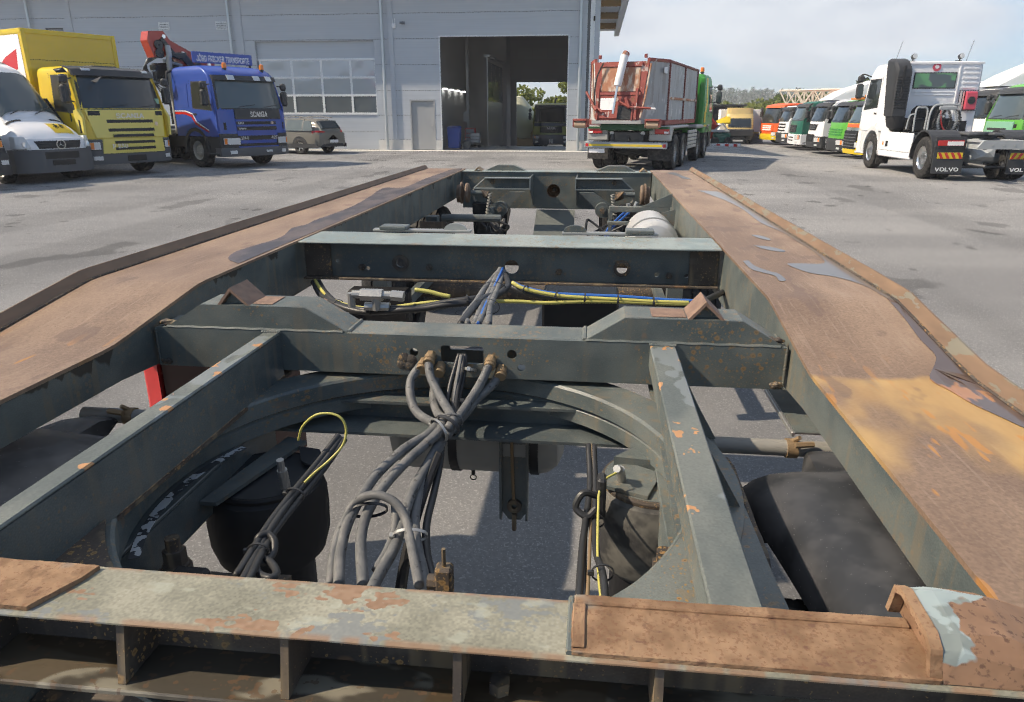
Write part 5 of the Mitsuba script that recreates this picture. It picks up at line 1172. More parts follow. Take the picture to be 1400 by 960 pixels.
def plate_arm(P, w0, w1, y0, y1):
    P = np.array(P, float); d = P[1]-P[0]; n_ = np.array([-d[1], d[0]])/np.hypot(*d)
    return prism([tuple(P[0]+n_*w0), tuple(P[1]+n_*w1), tuple(P[1]-n_*w1), tuple(P[0]-n_*w0)], 0, y0, y1)
T = T @ np.array([[1, 0, 0, 0], [0, 1, 0, .42], [0, 0, 1, -.22], [0, 0, 0, 1.0]])
# crane folded across the truck (profile in the local y-z plane)
cr = part(t, 'crane_boom', plate_arm([(-1.75, 4.02), (-.62, 3.45)], .20, .26, -1.62, -1.36), 'crane_red', T=T, label='red folded crane boom')
part(cr, 'end_plate', prism([(-2.05, 3.98), (-1.98, 4.24), (-1.50, 4.28), (-1.30, 4.0), (-1.55, 3.52), (-1.90, 3.50)], 0, -1.70, -1.30), 'crane_red', T=T)
part(cr, 'second_boom', plate_arm([(-.75, 3.50), (.15, 3.28)], .24, .17, -1.66, -1.34), 'crane_red', T=T)
part(cr, 'boom_label', box(-1.335, -1.33, -.30, -.12, 3.44, 3.56), 'letter_white', T=T)
for y, z in ((-1.72, 3.86), (-1.72, 3.62)):
    part(cr, 'sheave', lathe([(.05, 0), (.05, .02), (.13, .02), (.15, .05), (.13, .08), (.03, .08), (.001, .06)], (-1.32, y, z), (1, 0, 0), 22), 'black_paint', T=T)
part(cr, 'link', join(plate_arm([(-1.62, 4.05), (-1.25, 3.62)], .06, .05, -1.30, -1.24), plate_arm([(-1.25, 3.62), (-.85, 3.62)], .05, .07, -1.30, -1.24), plate_arm([(-.95, 3.62), (-.62, 3.22)], .11, .11, -1.335, -1.28), plate_arm([(-.55, 3.52), (-.28, 3.20)], .08, .05, -1.335, -1.30)), 'black_paint', T=T)
part(cr, 'ram', join(bar([(-1.45, -1.35, 3.55), (-1.45, -.95, 2.9)], .07, 10), bar([(-1.25, -1.50, 3.6), (-1.25, -1.0, 3.5)], .05, 8), bar([(-1.4, -1.2, 3.4), (-1.4, -1.05, 2.6)], .09, 10)), 'black_paint', T=T)
part(cr, 'stabiliser', join(box(-1.7, -1.35, -1.35, -.5, 2.55, 3.25, .06), box(-1.65, -1.4, -.6, .3, 2.7, 3.3, .06)), 'black_paint', T=T)
for k in range(6):
    a = .12*k
    part(cr, 'hydraulic_hose', tube([(-1.33+.02*k, -1.75-.02*k, 3.5), (-1.35, -2.12-.03*k, 3.42-.05*k), (-1.4, -2.08+.02*k, 3.05-.06*k), (-1.45, -1.6, 2.85-.1*k), (-1.45, -1.2, 2.7)], .016, 5), 'black_paint', T=T)
part(cr, 'valve_block', rough_up(box(-1.62, -1.36, -1.95, -1.05, 2.75, 3.35, .08), .05, 4, 9, .12), 'black_paint', T=T)
part(cr, 'pin', join(*[lathe([(.001, .05), (.06, .05), (.07, 0)], (-1.335, y_, z_), (1, 0, 0), 14) for y_, z_ in ((-1.50, 4.12), (-.92, 3.66), (-.05, 3.36))]), 'chrome', kind='stuff', T=T)
part(cr, 'grey_ram', bar([(-1.30, -1.62, 3.42), (-1.30, -1.02, 3.30)], .045, 8), 'frame_grey', T=T)
part(cr, 'lever_frame', join(bar([(-1.4, -2.0, 3.1), (-1.4, -1.4, 3.15)], .025), bar([(-1.4, -2.0, 3.1), (-1.4, -2.0, 2.8)], .025), bar([(-1.4, -2.0, 2.8), (-1.4, -1.3, 2.7)], .03)), 'frame_grey', T=T)

# ================================================================ white van
T = pose(-14.02, 17.2, -19.8)
t = thing('minibus_van', 'white high roof van with a yellow school sign on its bonnet', 'van')
def loft(rings, cap=True):
    n = len(rings[0]); V = np.vstack(rings); F = []
    for j in range(len(rings)-1):
        for i in range(n-1):
            a = j*n+i
            F += [(a, a+n, a+n+1), (a, a+n+1, a+1)]
    if cap:
        for b, o in ((0, 1), ((len(rings)-1)*n, -1)):
            c0 = len(V); V = np.vstack([V, V[b:b+n].mean(0)])
            for i in range(n-1):
                F.append((c0, b+i+1, b+i) if o < 0 else (c0, b+i, b+i+1))
    return trimesh.Trimesh(V, F, process=False)
def car_shell(st, n=18):
    """Stations along x: (x, half width low, half width high, z low, z shoulder, z top). Half-ring arch sections."""
    rings = []
    for x, wl, wt, zl, zs, zt in st:
        P = [(x, -wl*.97, zl), (x, -wl, zl+.12), (x, -wl, (zl+zs)/2), (x, -wl*.985, zs)]
        up = []
        for a in np.linspace(0, PI/2, 7)[1:]:
            up.append((x, -(wt*math.cos(a)**.45 if a < PI/2-1e-6 else 0), zs+(zt-zs)*math.sin(a)**.9))
        P = P + up
        P = P + [(x, -y, z) for _, y, z in P[-2::-1]]
        rings.append(np.array(P))
    return loft(rings)
VAN = [(-4.6, .93, .80, .45, 1.2, 2.85), (-1.4, .96, .82, .45, 1.2, 2.92), (-.85, .96, .82, .42, 1.2, 2.72), (-.40, .965, .80, .42, 1.2, 2.22), (.02, .97, .80, .42, 1.15, 1.70), (.15, .97, .84, .42, 1.10, 1.50), (.45, .955, .83, .45, 1.04, 1.36), (.66, .89, .78, .50, 1.0, 1.25), (.80, .74, .62, .56, .97, 1.13), (.90, .54, .44, .62, .94, 1.02), (.93, .40, .3, .66, .92, .97)]
part(t, 'body', car_shell(VAN), 'white_paint', 50, T=T)
def van_front(y, z, off=0.0):
    x = .985 - .34*min(1, abs(y)/.98)**3.2 - .22*max(0, z-.9)
    return (x+off, y, z)
def van_patch(y0, y1, z0, z1, off, th=.05, n=10, r=3, yt=None):
    a0, a1 = yt or (y0, y1)
    G = [van_front((y0+(y1-y0)*i/n)*(1-j/r)+(a0+(a1-a0)*i/n)*j/r, z0+(z1-z0)*j/r, off-d) for d in (0, th) for j in range(r+1) for i in range(n+1)]
    N = (n+1)*(r+1); F = []; q = lambda k, j, i: k*N+j*(n+1)+i
    for j in range(r):
        for i in range(n):
            F += [(q(0, j, i), q(0, j, i+1), q(0, j+1, i+1)), (q(0, j, i), q(0, j+1, i+1), q(0, j+1, i)), (q(1, j, i), q(1, j+1, i+1), q(1, j, i+1)), (q(1, j, i), q(1, j+1, i), q(1, j+1, i+1))]
    for i in range(n):
        F += [(q(0, 0, i), q(1, 0, i), q(1, 0, i+1)), (q(0, 0, i), q(1, 0, i+1), q(0, 0, i+1)), (q(0, r, i), q(0, r, i+1), q(1, r, i+1)), (q(0, r, i), q(1, r, i+1), q(1, r, i))]
    for j in range(r):
        F += [(q(0, j, 0), q(0, j+1, 0), q(1, j+1, 0)), (q(0, j, 0), q(1, j+1, 0), q(1, j, 0)), (q(0, j, n), q(1, j, n), q(1, j+1, n)), (q(0, j, n), q(1, j+1, n), q(0, j+1, n))]
    return trimesh.Trimesh(G, F, process=False)
bp = part(t, 'bumper', van_patch(-.975, .975, .26, .80, .075, .25, 20, 4), 'plastic_grey', T=T)
part(bp, 'intake', van_patch(-.42, .42, .58, .74, .082, .03), 'black', T=T)
part(bp, 'plate_holder', van_patch(-.28, .28, .43, .55, .095, .03, 4, 1), 'black', T=T)
part(t, 'nose', van_patch(-.74, .74, .80, 1.06, .035, .3, 14, 3, (-.70, .70)), 'white_paint', T=T)
gr_ = part(t, 'grille', van_patch(-.50, .50, .82, 1.0, .048, .04, 12, 3, (-.58, .58)), 'black', T=T)
for z in (.855, .895, .935, .975):
    part(gr_, 'slat', van_patch(-.50, .50, z, z+.014, .060, .02, 12, 1), 'plastic', T=T)
em = lathe([(.098, 0), (.112, .005), (.112, .016), (.098, .016), (.098, 0)], van_front(0, .91, .062), (1, 0, 0), 28)
e_ = part(gr_, 'emblem', em, 'chrome', T=T)
x0, _, z0 = van_front(0, .91, .064)
part(e_, 'points', join(*[hull([(x0, .012*math.cos(a+1.57), z0+.012*math.sin(a+1.57)), (x0, -.012*math.cos(a+1.57), z0-.012*math.sin(a+1.57)), (x0, .10*math.cos(a), z0+.10*math.sin(a)), (x0+.014, .004*math.cos(a), z0+.004*math.sin(a))]) for a in (PI/2, PI/2+2*PI/3, PI/2+4*PI/3)]), 'chrome', kind='stuff', T=T)
for d in (1, -1):
    a = sorted((d*.66, d*.93)); b = sorted((d*.74, d*.90))
    h_ = part(t, 'headlight', van_patch(a[0], a[1], .83, 1.10, .06, .2, 8, 4, tuple(b)), 'lens', T=T)
    part(h_, 'reflector', lathe([(.001, .01), (.055, .02), (.06, 0)], van_front(d*.77, .92, .055), (1, 0, .2), 14), 'chrome', T=T)
def on_hood(x):   # bonnet/windscreen line of the van in the x-z plane
    return float(np.interp(x, [-.75, -.30, .02, .15, .50, .78, .92], [2.52, 2.10, 1.70, 1.50, 1.34, 1.20, 1.06]))
def hood_patch(y0, y1, xa, xb, off, n=8):
    st = np.array(VAN); G = []
    for i in range(n+1):
        x = xa+(xb-xa)*i/n
        wl, wt, zl, zs, zt = [np.interp(x, st[:, 0], st[:, k]) for k in range(1, 6)]
        for j in range(n+1):
            y = y0+(y1-y0)*j/n
            q = min(1.0, abs(y)/wt)**(1/.45)
            G.append((x+off*.6, y, zs+(zt-zs)*math.sqrt(max(0.0, 1-q*q))**.9 + off))
    F = []
    for i in range(n):
        for j in range(n):
            a = i*(n+1)+j; F += [(a, a+n+1, a+n+2), (a, a+n+2, a+1)]
    return trimesh.Trimesh(G, F, process=False)
ws = part(t, 'windscreen', hood_patch(-.70, .70, .04, -.72, .022, 14), 'glass_pale', 40, T=T)
for y in (-.5, .1):
    part(ws, 'wiper', bar([(.10, y, on_hood(.10)+.04), (.02, y+.3, on_hood(.02)+.02), (-.05, y+.55, on_hood(-.05)+.02)], .01, 5), 'black', T=T)
sn = part(t, 'school_sign', hood_patch(.10, .58, .40, .76, .010, 6), 'yellow_plastic', T=T, label='yellow square sign showing two running children')
mat('yellow_plastic2', (0.75, 0.50, 0.03), 0.45)
for k, y in enumerate((.26, .40)):
    x = .56
    body_ = []
    for P in ([(0, 0), (-.06, .01)], [(-.05, .01), (.0, -.05)], [(-.05, .01), (-.02, .06)], [(.0, 0), (.06, -.04)], [(.0, 0), (.05, .05)], [(.06, -.04), (.09, -.02)]):
        body_.append(bar([(x+a, y+b, on_hood(x+a)+.016) for a, b in P], .009, 5))
    body_.append(trimesh.creation.icosphere(1, .016).apply_translation((x-.085, y+.012, on_hood(x-.085)+.018)))
    part(sn, 'figure', join(*body_), 'black', T=T)
for d in (1, -1):
    part(t, 'cowl_vent', hood_patch(*sorted((d*.35, d*.72)), .17, .24, .008, 5), 'black', T=T)
    p_ = [(x, d*(.93-.05*(on_hood(x) > 1.9)), z) for x, z in ((-.05, 1.25), (-.95, 1.25), (-.95, 2.0), (-.55, 2.0))]
    mm = prism([(q[0], q[2]) for q in p_], 1, 0, 1); v = np.array(mm.vertices); o = v[:, 1].copy()
    v[:, 1] = d*(.955-.16*np.clip((v[:, 2]-1.2)/1.3, 0, 1)+.022-.03*(1-o))
    part(t, 'side_window', trimesh.Trimesh(v, mm.faces, process=False), 'glass', T=T)
    part(t, 'mirror', box(.0, .16, *sorted((d*1.02, d*1.20)), 1.38, 1.72, .05), 'plastic', T=T)
    wheel_at(t, T, 0, d*.96, d, .35, .23); wheel_at(t, T, -3.6, d*.96, d, .35, .23)
part(t, 'underbody', box(-4.5, .6, -.85, .85, .28, .46, .05), 'black', T=T)

# dark truck whose corner just enters the picture at the left edge
T = pose(-14.62, 14.9, -20)
t = thing('dark_truck', 'black truck of which only the front corner shows at the left picture edge', 'truck')
c = Cab(t, T, paint='black_paint', zr=1.75, z0=.7, W=1.95, zbelt=1.15, k=.12, prof=[(.3, 1.20), (1.1, 1.16), (1.2, .9), (1.75, .3)]); c.door_m = 'black_paint'
c.bumper(.30, .78, 'plastic', .06, .95); c.headlights(.88, 1.08, .55, .88, .03); c.fog(.58, .80, off=.075)
c.slats([(.90, .97), (1.0, 1.07)], .5, 'plastic', .03); c.chassis(-3.5)
for d in (1, -1):
    wheel_at(t, T, .1, d*.93, d, .40, .25); wheel_at(t, T, -3.2, d*.93, d, .40, .25)

# ================================================================ beige estate car
T = pose(-11.9, 30.5, 160)
t = thing('estate_car', 'metallic beige estate car parked behind the blue lorry in front of the closed gate', 'car')
part(t, 'body', car_shell([(-1.02, .62, .50, .42, .80, .95), (-.98, .80, .62, .34, .82, 1.0), (-.82, .87, .62, .30, .86, 1.20), (-.50, .90, .60, .26, .88, 1.40), (.6, .905, .62, .24, .90, 1.425), (1.5, .905, .62, .24, .91, 1.40), (2.1, .90, .68, .24, .92, 1.16), (2.5, .90, .76, .24, .90, 1.0), (3.1, .87, .72, .28, .78, .90), (3.42, .70, .60, .36, .66, .76)]), 'beige_car', 50, T=T)
def car_side(poly, d, off):
    mm = prism(poly, 1, 0, 1); v = np.array(mm.vertices); o = v[:, 1].copy()
    v[:, 1] = d*(.905-.235*np.clip((v[:, 2]-.88)/.56, 0, 1)**1.3+off-.03*(1-o)); f = mm.faces if d > 0 else mm.faces[:, ::-1]
    return trimesh.Trimesh(v, f, process=False)
for d in (1, -1):
    for P in ([(-.72, .95), (-.20, .94), (-.20, 1.34), (-.55, 1.33)], [(-.14, .94), (.72, .94), (.72, 1.38), (-.14, 1.36)], [(.78, .94), (1.72, .95), (1.20, 1.37), (.78, 1.38)]):
        part(t, 'side_window', car_side(P, d, .035), 'glass_pale', T=T)
    for x in (-.17, .75):
        part(t, 'pillar', car_side([(x-.03, .93), (x+.03, .93), (x+.03, 1.39), (x-.03, 1.39)], d, .036), 'plastic', T=T)
    part(t, 'roof_rail', bar([(-.55, d*.60, 1.44), (.4, d*.62, 1.50), (1.3, d*.60, 1.43)], .016, 6), 'plastic', T=T)
    part(t, 'sill', car_side([(-.95, .26), (3.0, .26), (3.0, .42), (-.95, .42)], d, .03), 'plastic', T=T)
    for x in (0, 2.63):
        o = [(x+.40*math.cos(a), .32+.40*math.sin(a)) for a in np.linspace(-.1, PI+.1, 18)] + [(x+.30*math.cos(a), .32+.30*math.sin(a)) for a in np.linspace(PI+.1, -.1, 18)]
        part(t, 'wheel_arch', prism(o, 1, *sorted((d*.70, d*.925))), 'plastic', T=T)
        w_ = wheel_at(t, T, x, d*.925, d, .32, .22, rim='black')
        part(w_, 'spokes', join(*[hull([(x+.02*math.cos(a+1.57), d*.915, .32+.02*math.sin(a+1.57)), (x-.02*math.cos(a+1.57), d*.915, .32-.02*math.sin(a+1.57)), (x+.19*math.cos(a+.16), d*.92, .32+.19*math.sin(a+.16)), (x+.19*math.cos(a-.16), d*.92, .32+.19*math.sin(a-.16)), (x+.1*math.cos(a), d*.90, .32+.1*math.sin(a))]) for a in np.arange(5)*2*PI/5]), 'chrome', kind='stuff', T=T)
    part(t, 'tail_light', hull([(-.98, d*.62, .80), (-1.02, d*.50, .92), (-.70, d*.885, .82), (-.62, d*.885, .94), (-.95, d*.72, .94), (-1.0, d*.40, .84)]), 'lens_red', T=T)
part(t, 'rear_window', hull([(-.985, -.56, 1.045), (-.985, .56, 1.045), (-.70, -.46, 1.335), (-.70, .46, 1.335), (-.90, -.58, 1.0), (-.90, .58, 1.0), (-.60, -.48, 1.30), (-.60, .48, 1.30)]), 'glass', T=T)
part(t, 'bumper', hull([(-1.04, -.6, .36), (-1.04, .6, .36), (-1.05, -.6, .58), (-1.05, .6, .58), (-.82, -.9, .30), (-.82, .9, .30), (-.82, -.9, .60), (-.82, .9, .60)]), 'beige_car', T=T)
part(t, 'bumper_skirt', hull([(-1.06, -.58, .30), (-1.06, .58, .30), (-1.06, -.58, .42), (-1.06, .58, .42), (-.80, -.91, .27), (-.80, .91, .27), (-.80, -.91, .44), (-.80, .91, .44)]), 'plastic', T=T)
part(t, 'number_plate', box(-1.068, -1.06, -.26, .26, .46, .57), 'letter_white', T=T)

# ================================================================ roll-off truck with press container (middle)
T = pose(1.22, 23.1, 74)
t = thing('skip_truck', 'four axle roll off lorry with green cab seen from behind', 'truck')
for s_ in (1, -1):
    for x in (0, 1.40):
        wheel_at(t, T, x, s_*1.24, s_, dual=True)
    for x in (4.55, 6.35):
        wheel_at(t, T, x, s_*1.22, s_)
part(t, 'chassis', join(box(-1.2, 7.0, -.48, -.38, .72, 1.05), box(-1.2, 7.0, .38, .48, .72, 1.05), box(-.6, 2.0, -.38, .38, .55, .9, .05), cyl((0, -.6, .52), (0, .6, .52), .14, 12)), 'plastic', T=T)
part(t, 'underrun_bar', box(-1.36, -1.26, -1.22, 1.22, .66, .84, .02), 'frame_grey', T=T)
part(t, 'reflective_strip', box(-1.366, -1.361, -1.08, 1.08, .715, .775), 'yellow', T=T)
for d in (1, -1):
    part(t, 'end_reflector', box(-1.367, -1.361, *sorted((d*1.10, d*1.19)), .70, .79), 'lens_red', T=T)
    k = part(t, 'rear_fender', join(box(-1.0, -.75, *sorted((d*.60, d*1.24)), .86, 1.28, .03), box(-.75, 2.1, *sorted((d*.60, d*1.25)), 1.20, 1.28, .03), prism([(-.74, 1.20), (-.74, 1.0), (-.55, 1.2)], 1, *sorted((d*.6, d*1.24)))), 'galv', T=T, label='scuffed bare metal fender')
    part(k, 'joint', box(-1.003, -.998, *sorted((d*.61, d*1.23)), 1.05, 1.06), 'black', T=T)
    k = part(t, 'tail_light', box(-1.06, -1.001, *sorted((d*.78, d*1.20)), 1.06, 1.22, .02), 'lens_red', T=T)
    part(k, 'white_lens', box(-1.065, -1.059, *sorted((d*1.06, d*1.19)), 1.075, 1.13), 'letter_white', T=T)
    part(t, 'mud_flap', box(-.95, -.93, *sorted((d*.60, d*1.24)), .32, .66), 'rubber', T=T)
    part(t, 'reversing_lamp', cyl((-1.15, d*.46, 1.08), (-1.10, d*.46, 1.08), .06, 12), 'lens', T=T)
    part(t, 'side_guard', join(*[box(2.15, 3.95, *sorted((d*1.20, d*1.235)), .52+.12*k_, .62+.12*k_, .01) for k_ in range(5)]), 'galv', kind='stuff', T=T)
    part(t, 'front_fender', box(3.9, 7.0, *sorted((d*.9, d*1.235)), 1.12, 1.25, .04), 'galv', T=T)
part(t, 'coupling_plate', join(box(-1.15, -1.05, -.42, .42, .70, 1.12, .02), cyl((-1.25, 0, .92), (-1.05, 0, .92), .09, 14), box(-1.12, -1.0, -.55, .55, 1.05, 1.14, .02)), 'black_paint', T=T)
part(t, 'number_plate', box(-1.30, -1.29, .62, 1.10, .52, .64), 'letter_white', T=T)
part(t, 'hook_frame', join(box(-1.3, 4.5, .40, .55, 1.14, 1.34, .02), box(-1.3, 4.5, -.55, -.40, 1.14, 1.34, .02), box(-1.35, -1.15, -.75, .75, 1.16, 1.34, .02), box(-1.1, -1.0, -1.2, 1.2, 1.20, 1.26)), 'hook_green', T=T)
mat('hook_green', (0.02, 0.085, 0.035), 0.5)
for y, m_ in ((.20+1.05, 'brass'), (.20-1.05, 'brass')):
    k = part(t, 'roller', cyl((-1.72, y-.17, 1.32), (-1.72, y+.17, 1.32), .095, 18), 'roller', T=T)
    part(k, 'bracket', join(box(-1.85, -1.5, y-.20, y+.20, 1.42, 1.48, .01), box(-1.8, -1.55, y-.21, y-.18, 1.25, 1.45), box(-1.8, -1.55, y+.18, y+.21, 1.25, 1.45)), 'skip_red', T=T)
mat('roller', (0.40, 0.29, 0.20), 0.6)
def skip_red(p, n, uv):
    c = mix((0.24, 0.050, 0.040), (0.31, 0.075, 0.058), fbm(p.x*3, p.y*3, p.z*3, 4))
    r = smoothstep(0.62, 0.68, fbm(p.x*6, p.y*6, p.z*4, 4))
    c = mix(c, (0.20, 0.10, 0.05), 0.7*r)
    return mix(c, (0.48, 0.40, 0.36), 0.8*smoothstep(0.70, 0.74, fbm(p.x*9, p.y*9, p.z*5+3, 3)))
mat('skip_post', (0.17, 0.055, 0.048), 0.65)
mat('skip_red', mikit.proc(skip_red), 0.6)
def skip_grey(p, n, uv):
    c = mix((0.33, 0.33, 0.325), (0.43, 0.43, 0.42), fbm(p.x*2, p.y*2, p.z*1.2, 4))
    run = smoothstep(0.56, 0.70, fbm(p.x*9, p.y*9, p.z*.8, 3))
    c = mix(c, (0.24, 0.20, 0.17), 0.45*run)
    return mix(c, (0.55, 0.54, 0.52), 0.7*smoothstep(0.62, 0.68, fbm(p.x*4+3, p.y*4, p.z*3, 4)))
mat('skip_grey', mikit.proc(skip_grey), 0.65)
mat('skip_rust', mikit.proc(lambda p, n, uv: mix((0.36, 0.16, 0.09), (0.52, 0.44, 0.36), smoothstep(0.45, 0.62, fbm(p.x*5, p.y*5, p.z*2, 4)))), 0.7)
Tc = T @ pose(0, .20, 0)
u = thing('press_container', 'battered grey and red waste press container on the roll off lorry', 'container')
def seg(name, P, m, parent=u, label=None):
    return part(parent, name, hull(P), m, 30, label=label, T=Tc)
Z0, Z1 = 1.44, 3.04
part(u, 'body', prism([(-.35, -1.16), (5.0, -1.16), (5.0, 1.16), (-.35, 1.16)], 2, Z0, Z1-.02), 'skip_grey', False, T=Tc)
for d in (1, -1):
    seg('corner_panel', [(-.35, d*1.16, Z0), (-.35, d*1.16, Z1-.03), (-1.55, d*.62, Z0), (-1.30, d*.80, Z1-.03), (-.35, d*.5, Z0), (-.35, d*.5, Z1-.03)], 'skip_grey', label='dented grey corner panel')
    for x in (-.32, 2.3, 4.9):
        part(u, 'post', box(x-.045, x+.045, *sorted((d*1.161, d*1.20)), Z0-.02, Z1, .008), 'skip_post', T=Tc)
    part(u, 'top_rail', box(-.37, 5.0, *sorted((d*1.10, d*1.205)), Z1-.019, Z1+.05, .01), 'skip_post', T=Tc)
    part(u, 'mid_rail', box(-.27, 4.85, *sorted((d*1.161, d*1.205)), 2.02, 2.09, .006), 'skip_rust', T=Tc)
    part(u, 'base_rail', box(-.6, 5.0, *sorted((d*.50, d*1.18)), Z0-.14, Z0-.001, .01), 'skip_red', T=Tc)
    seg('corner_rail', [(-1.33, d*.80, Z1-.029), (-1.33, d*.72, Z1-.029), (-.33, d*1.19, Z1-.029), (-.33, d*1.1, Z1-.029), (-1.33, d*.80, Z1+.06), (-.33, d*1.19, Z1+.06), (-1.33, d*.72, Z1+.06), (-.33, d*1.1, Z1+.06)], 'skip_red')
    part(u, 'lug', box(-1.30, -1.22, *sorted((d*.62, d*.70)), Z1+.061, Z1+.16, .01), 'skip_red', T=Tc)
    part(u, 'hinge_bar', bar([(-1.36, d*.84, 2.95), (-1.50, d*.76, 2.1), (-1.62, d*.66, 1.5)], .028, 6), 'skip_rust', T=Tc)
seg('press_head', [(-1.60, -.62, Z0), (-1.60, .62, Z0), (-1.34, -.79, Z1-.03), (-1.34, .79, Z1-.03), (-.4, -.6, Z0), (-.4, .6, Z0), (-.4, -.78, Z1-.03), (-.4, .78, Z1-.03)], 'skip_red', label='red press head')
def head(y, z, off=0.0):
    return (-1.60+.26*(z-Z0)/(Z1-.03-Z0)-off, y, z)
def head_plate(name, y0, y1, z0, z1, off, m, th=.05, label=None):
    P = [head(y, z, o) for y in (y0, y1) for z in (z0, z1) for o in (off, off-th)]
    return part(u, name, hull(P), m, 30, label=label, T=Tc)
head_plate('upper_panel', -.56, .55, 2.22, 2.86, .02, 'skip_rust', label='rust stained pale upper panel')
head_plate('rib', -.62, .62, 2.12, 2.20, .07, 'skip_red'); head_plate('rib', -.60, .60, 2.88, 2.99, .05, 'skip_red')
head_plate('lower_door', -.52, .56, 1.50, 2.10, .05, 'skip_red')
head_plate('white_square', .12, .52, 1.72, 2.04, .058, 'letter_white', label='faded white square plate')
head_plate('opening', -.40, .0, 1.46, 1.84, .056, 'black', label='black feed opening')
head_plate('opening_rim', -.44, -.402, 1.44, 1.88, .075, 'skip_red'); head_plate('opening_rim', -.44, .02, 1.842, 1.89, .075, 'skip_red')
for y in (-.52, .60):
    head_plate('stiffener', y-.03, y+.03, 1.46, 2.3, .09, 'skip_red')
k = part(u, 'cylinder', bar([head(-.10, 3.16, .14), head(.02, 2.36, .20)], .11, 14), 'letter_white', T=Tc, label='white hydraulic cylinder')
part(k, 'rod', bar([head(.02, 2.38, .20), head(.10, 1.62, .16)], .035, 10), 'chrome', T=Tc)
part(k, 'head_bracket', join(bar([head(-.10, 3.14, .14), head(-.14, 3.24, .10)], .10, 8)), 'skip_red', T=Tc)
part(u, 'clamp_arm', join(bar([head(-.02, 1.96, .10), head(-.32, 1.80, .12), head(-.95, 1.76, .05)], .035, 6), bar([head(-.22, 2.05, .12), head(-.35, 1.78, .12)], .05, 6)), 'skip_red', T=Tc)
part(u, 'clamp_tip', bar([head(-.95, 1.76, .05), head(-1.08, 1.75, .05)], .028, 6), 'letter_white', T=Tc)
part(u, 'clamp_arm', join(bar([head(.98, 2.22, .0), head(.72, 1.86, .08), head(.42, 1.66, .12)], .035, 6), bar([head(.74, 1.86, .08), head(.60, 1.72, .12)], .055, 6)), 'skip_red', T=Tc)
part(u, 'hose', tube([head(.50, 2.98, .12), head(.66, 2.6, .12), head(.70, 2.1, .10), head(.66, 1.8, .1)], .022, 6), 'rubber', T=Tc)
part(u, 'base_beam', box(-1.66, -.3, -.70, .74, Z0-.10, Z0-.002, .01), 'galv', T=Tc)
part(u, 'type_plate', box(-.80, -.45, -1.13, -1.10, 2.72, 2.88), 'letter_white', T=Tc @ np.eye(4))
part(u, 'runner', join(box(-1.5, 5.0, .42, .54, Z0-.10, Z0-.02), box(-1.5, 5.0, -.54, -.42, Z0-.10, Z0-.02)), 'skip_red', T=Tc)
Tk = T @ pose(6.35, 0, 0)
c = Cab(t, Tk, paint='green', zr=2.98, xb=-.95, W=2.46); c.door_m = 'green'
c.side_windows(); c.windscreen(1.78, 2.6); c.bumper(.4, .95, 'plastic'); c.arch()
for d in (1, -1):
    c.mirror(d, 1.25, 2.25)
    c.side('stripe', [(-.93, 1.30), (-.55, 1.30), (-.55, 1.55), (-.25, 1.9), (-.25, 2.85), (-.55, 2.85), (-.55, 2.0), (-.93, 1.6)], d, 'yellow', .006, .01)
    c.side('lower_stripe', [(-.93, 1.16), (.0, 1.16), (.0, 1.22), (-.93, 1.22)], d, 'yellow', .006, .01)
    c.add('air_shield', box(-1.16, -.97, *sorted((d*1.02, d*1.22)), 1.2, 2.85, .04), 'green')
c.beacon(-.65, -1.0, 3.0); c.beacon(-.65, 1.0, 3.0)
c.add('rear_ribs', join(*[box(-.972, -.952, y-.04, y+.04, 1.1, 2.8) for y in (-.6, -.2, .2, .6)]), 'green', kind='stuff')

# ================================================================ truck beyond the hall
T = pose(-2.95, 50.6, -90, -.72)
t = thing('hall_truck', 'olive and black truck facing out beyond the rear opening of the hall', 'truck')
c = Cab(t, T, paint='olive', zr=2.95, W=2.44); c.door_m = 'olive'
c.windscreen(1.80, 2.60); c.side_windows(); c.arch(); c.chassis(-5)
c.front('visor', -1.12, 1.12, 2.60, 2.84, 'plastic', .10, .08); c.front('grille', -.72, .72, 1.10, 1.50, 'black', .03, .04)
c.front('upper_band', -1.16, 1.16, 1.52, 1.74, 'navy', .02, .04); c.text('MAN', .15, 0, 1.40, 'letter_white', .55, .05)
c.bumper(.34, .98, 'navy', .06); c.headlights(.72, .92, .80, 1.14, .08); c.fog(.54, .95, off=.09)
for d in (1, -1):
    c.mirror(d, 1.1, 2.2); wheel_at(t, T, 0, d*1.2, d); wheel_at(t, T, -4, d*1.2, d, dual=True)
for y in (-.08, .08):
    c.front('tow_bar', y-.04, y+.04, .42, .72, 'letter_white', .085, .03, None, 2, 1)
c.add('exhaust', tube([(-.3, .15, 2.9), (-.3, .15, 3.15), (-.3, .25, 3.3)], .06, 8), 'plastic')
part(t, 'load_body', box(-5.5, -1.2, -1.22, 1.22, 1.0, 2.3, .05), 'olive', T=T)

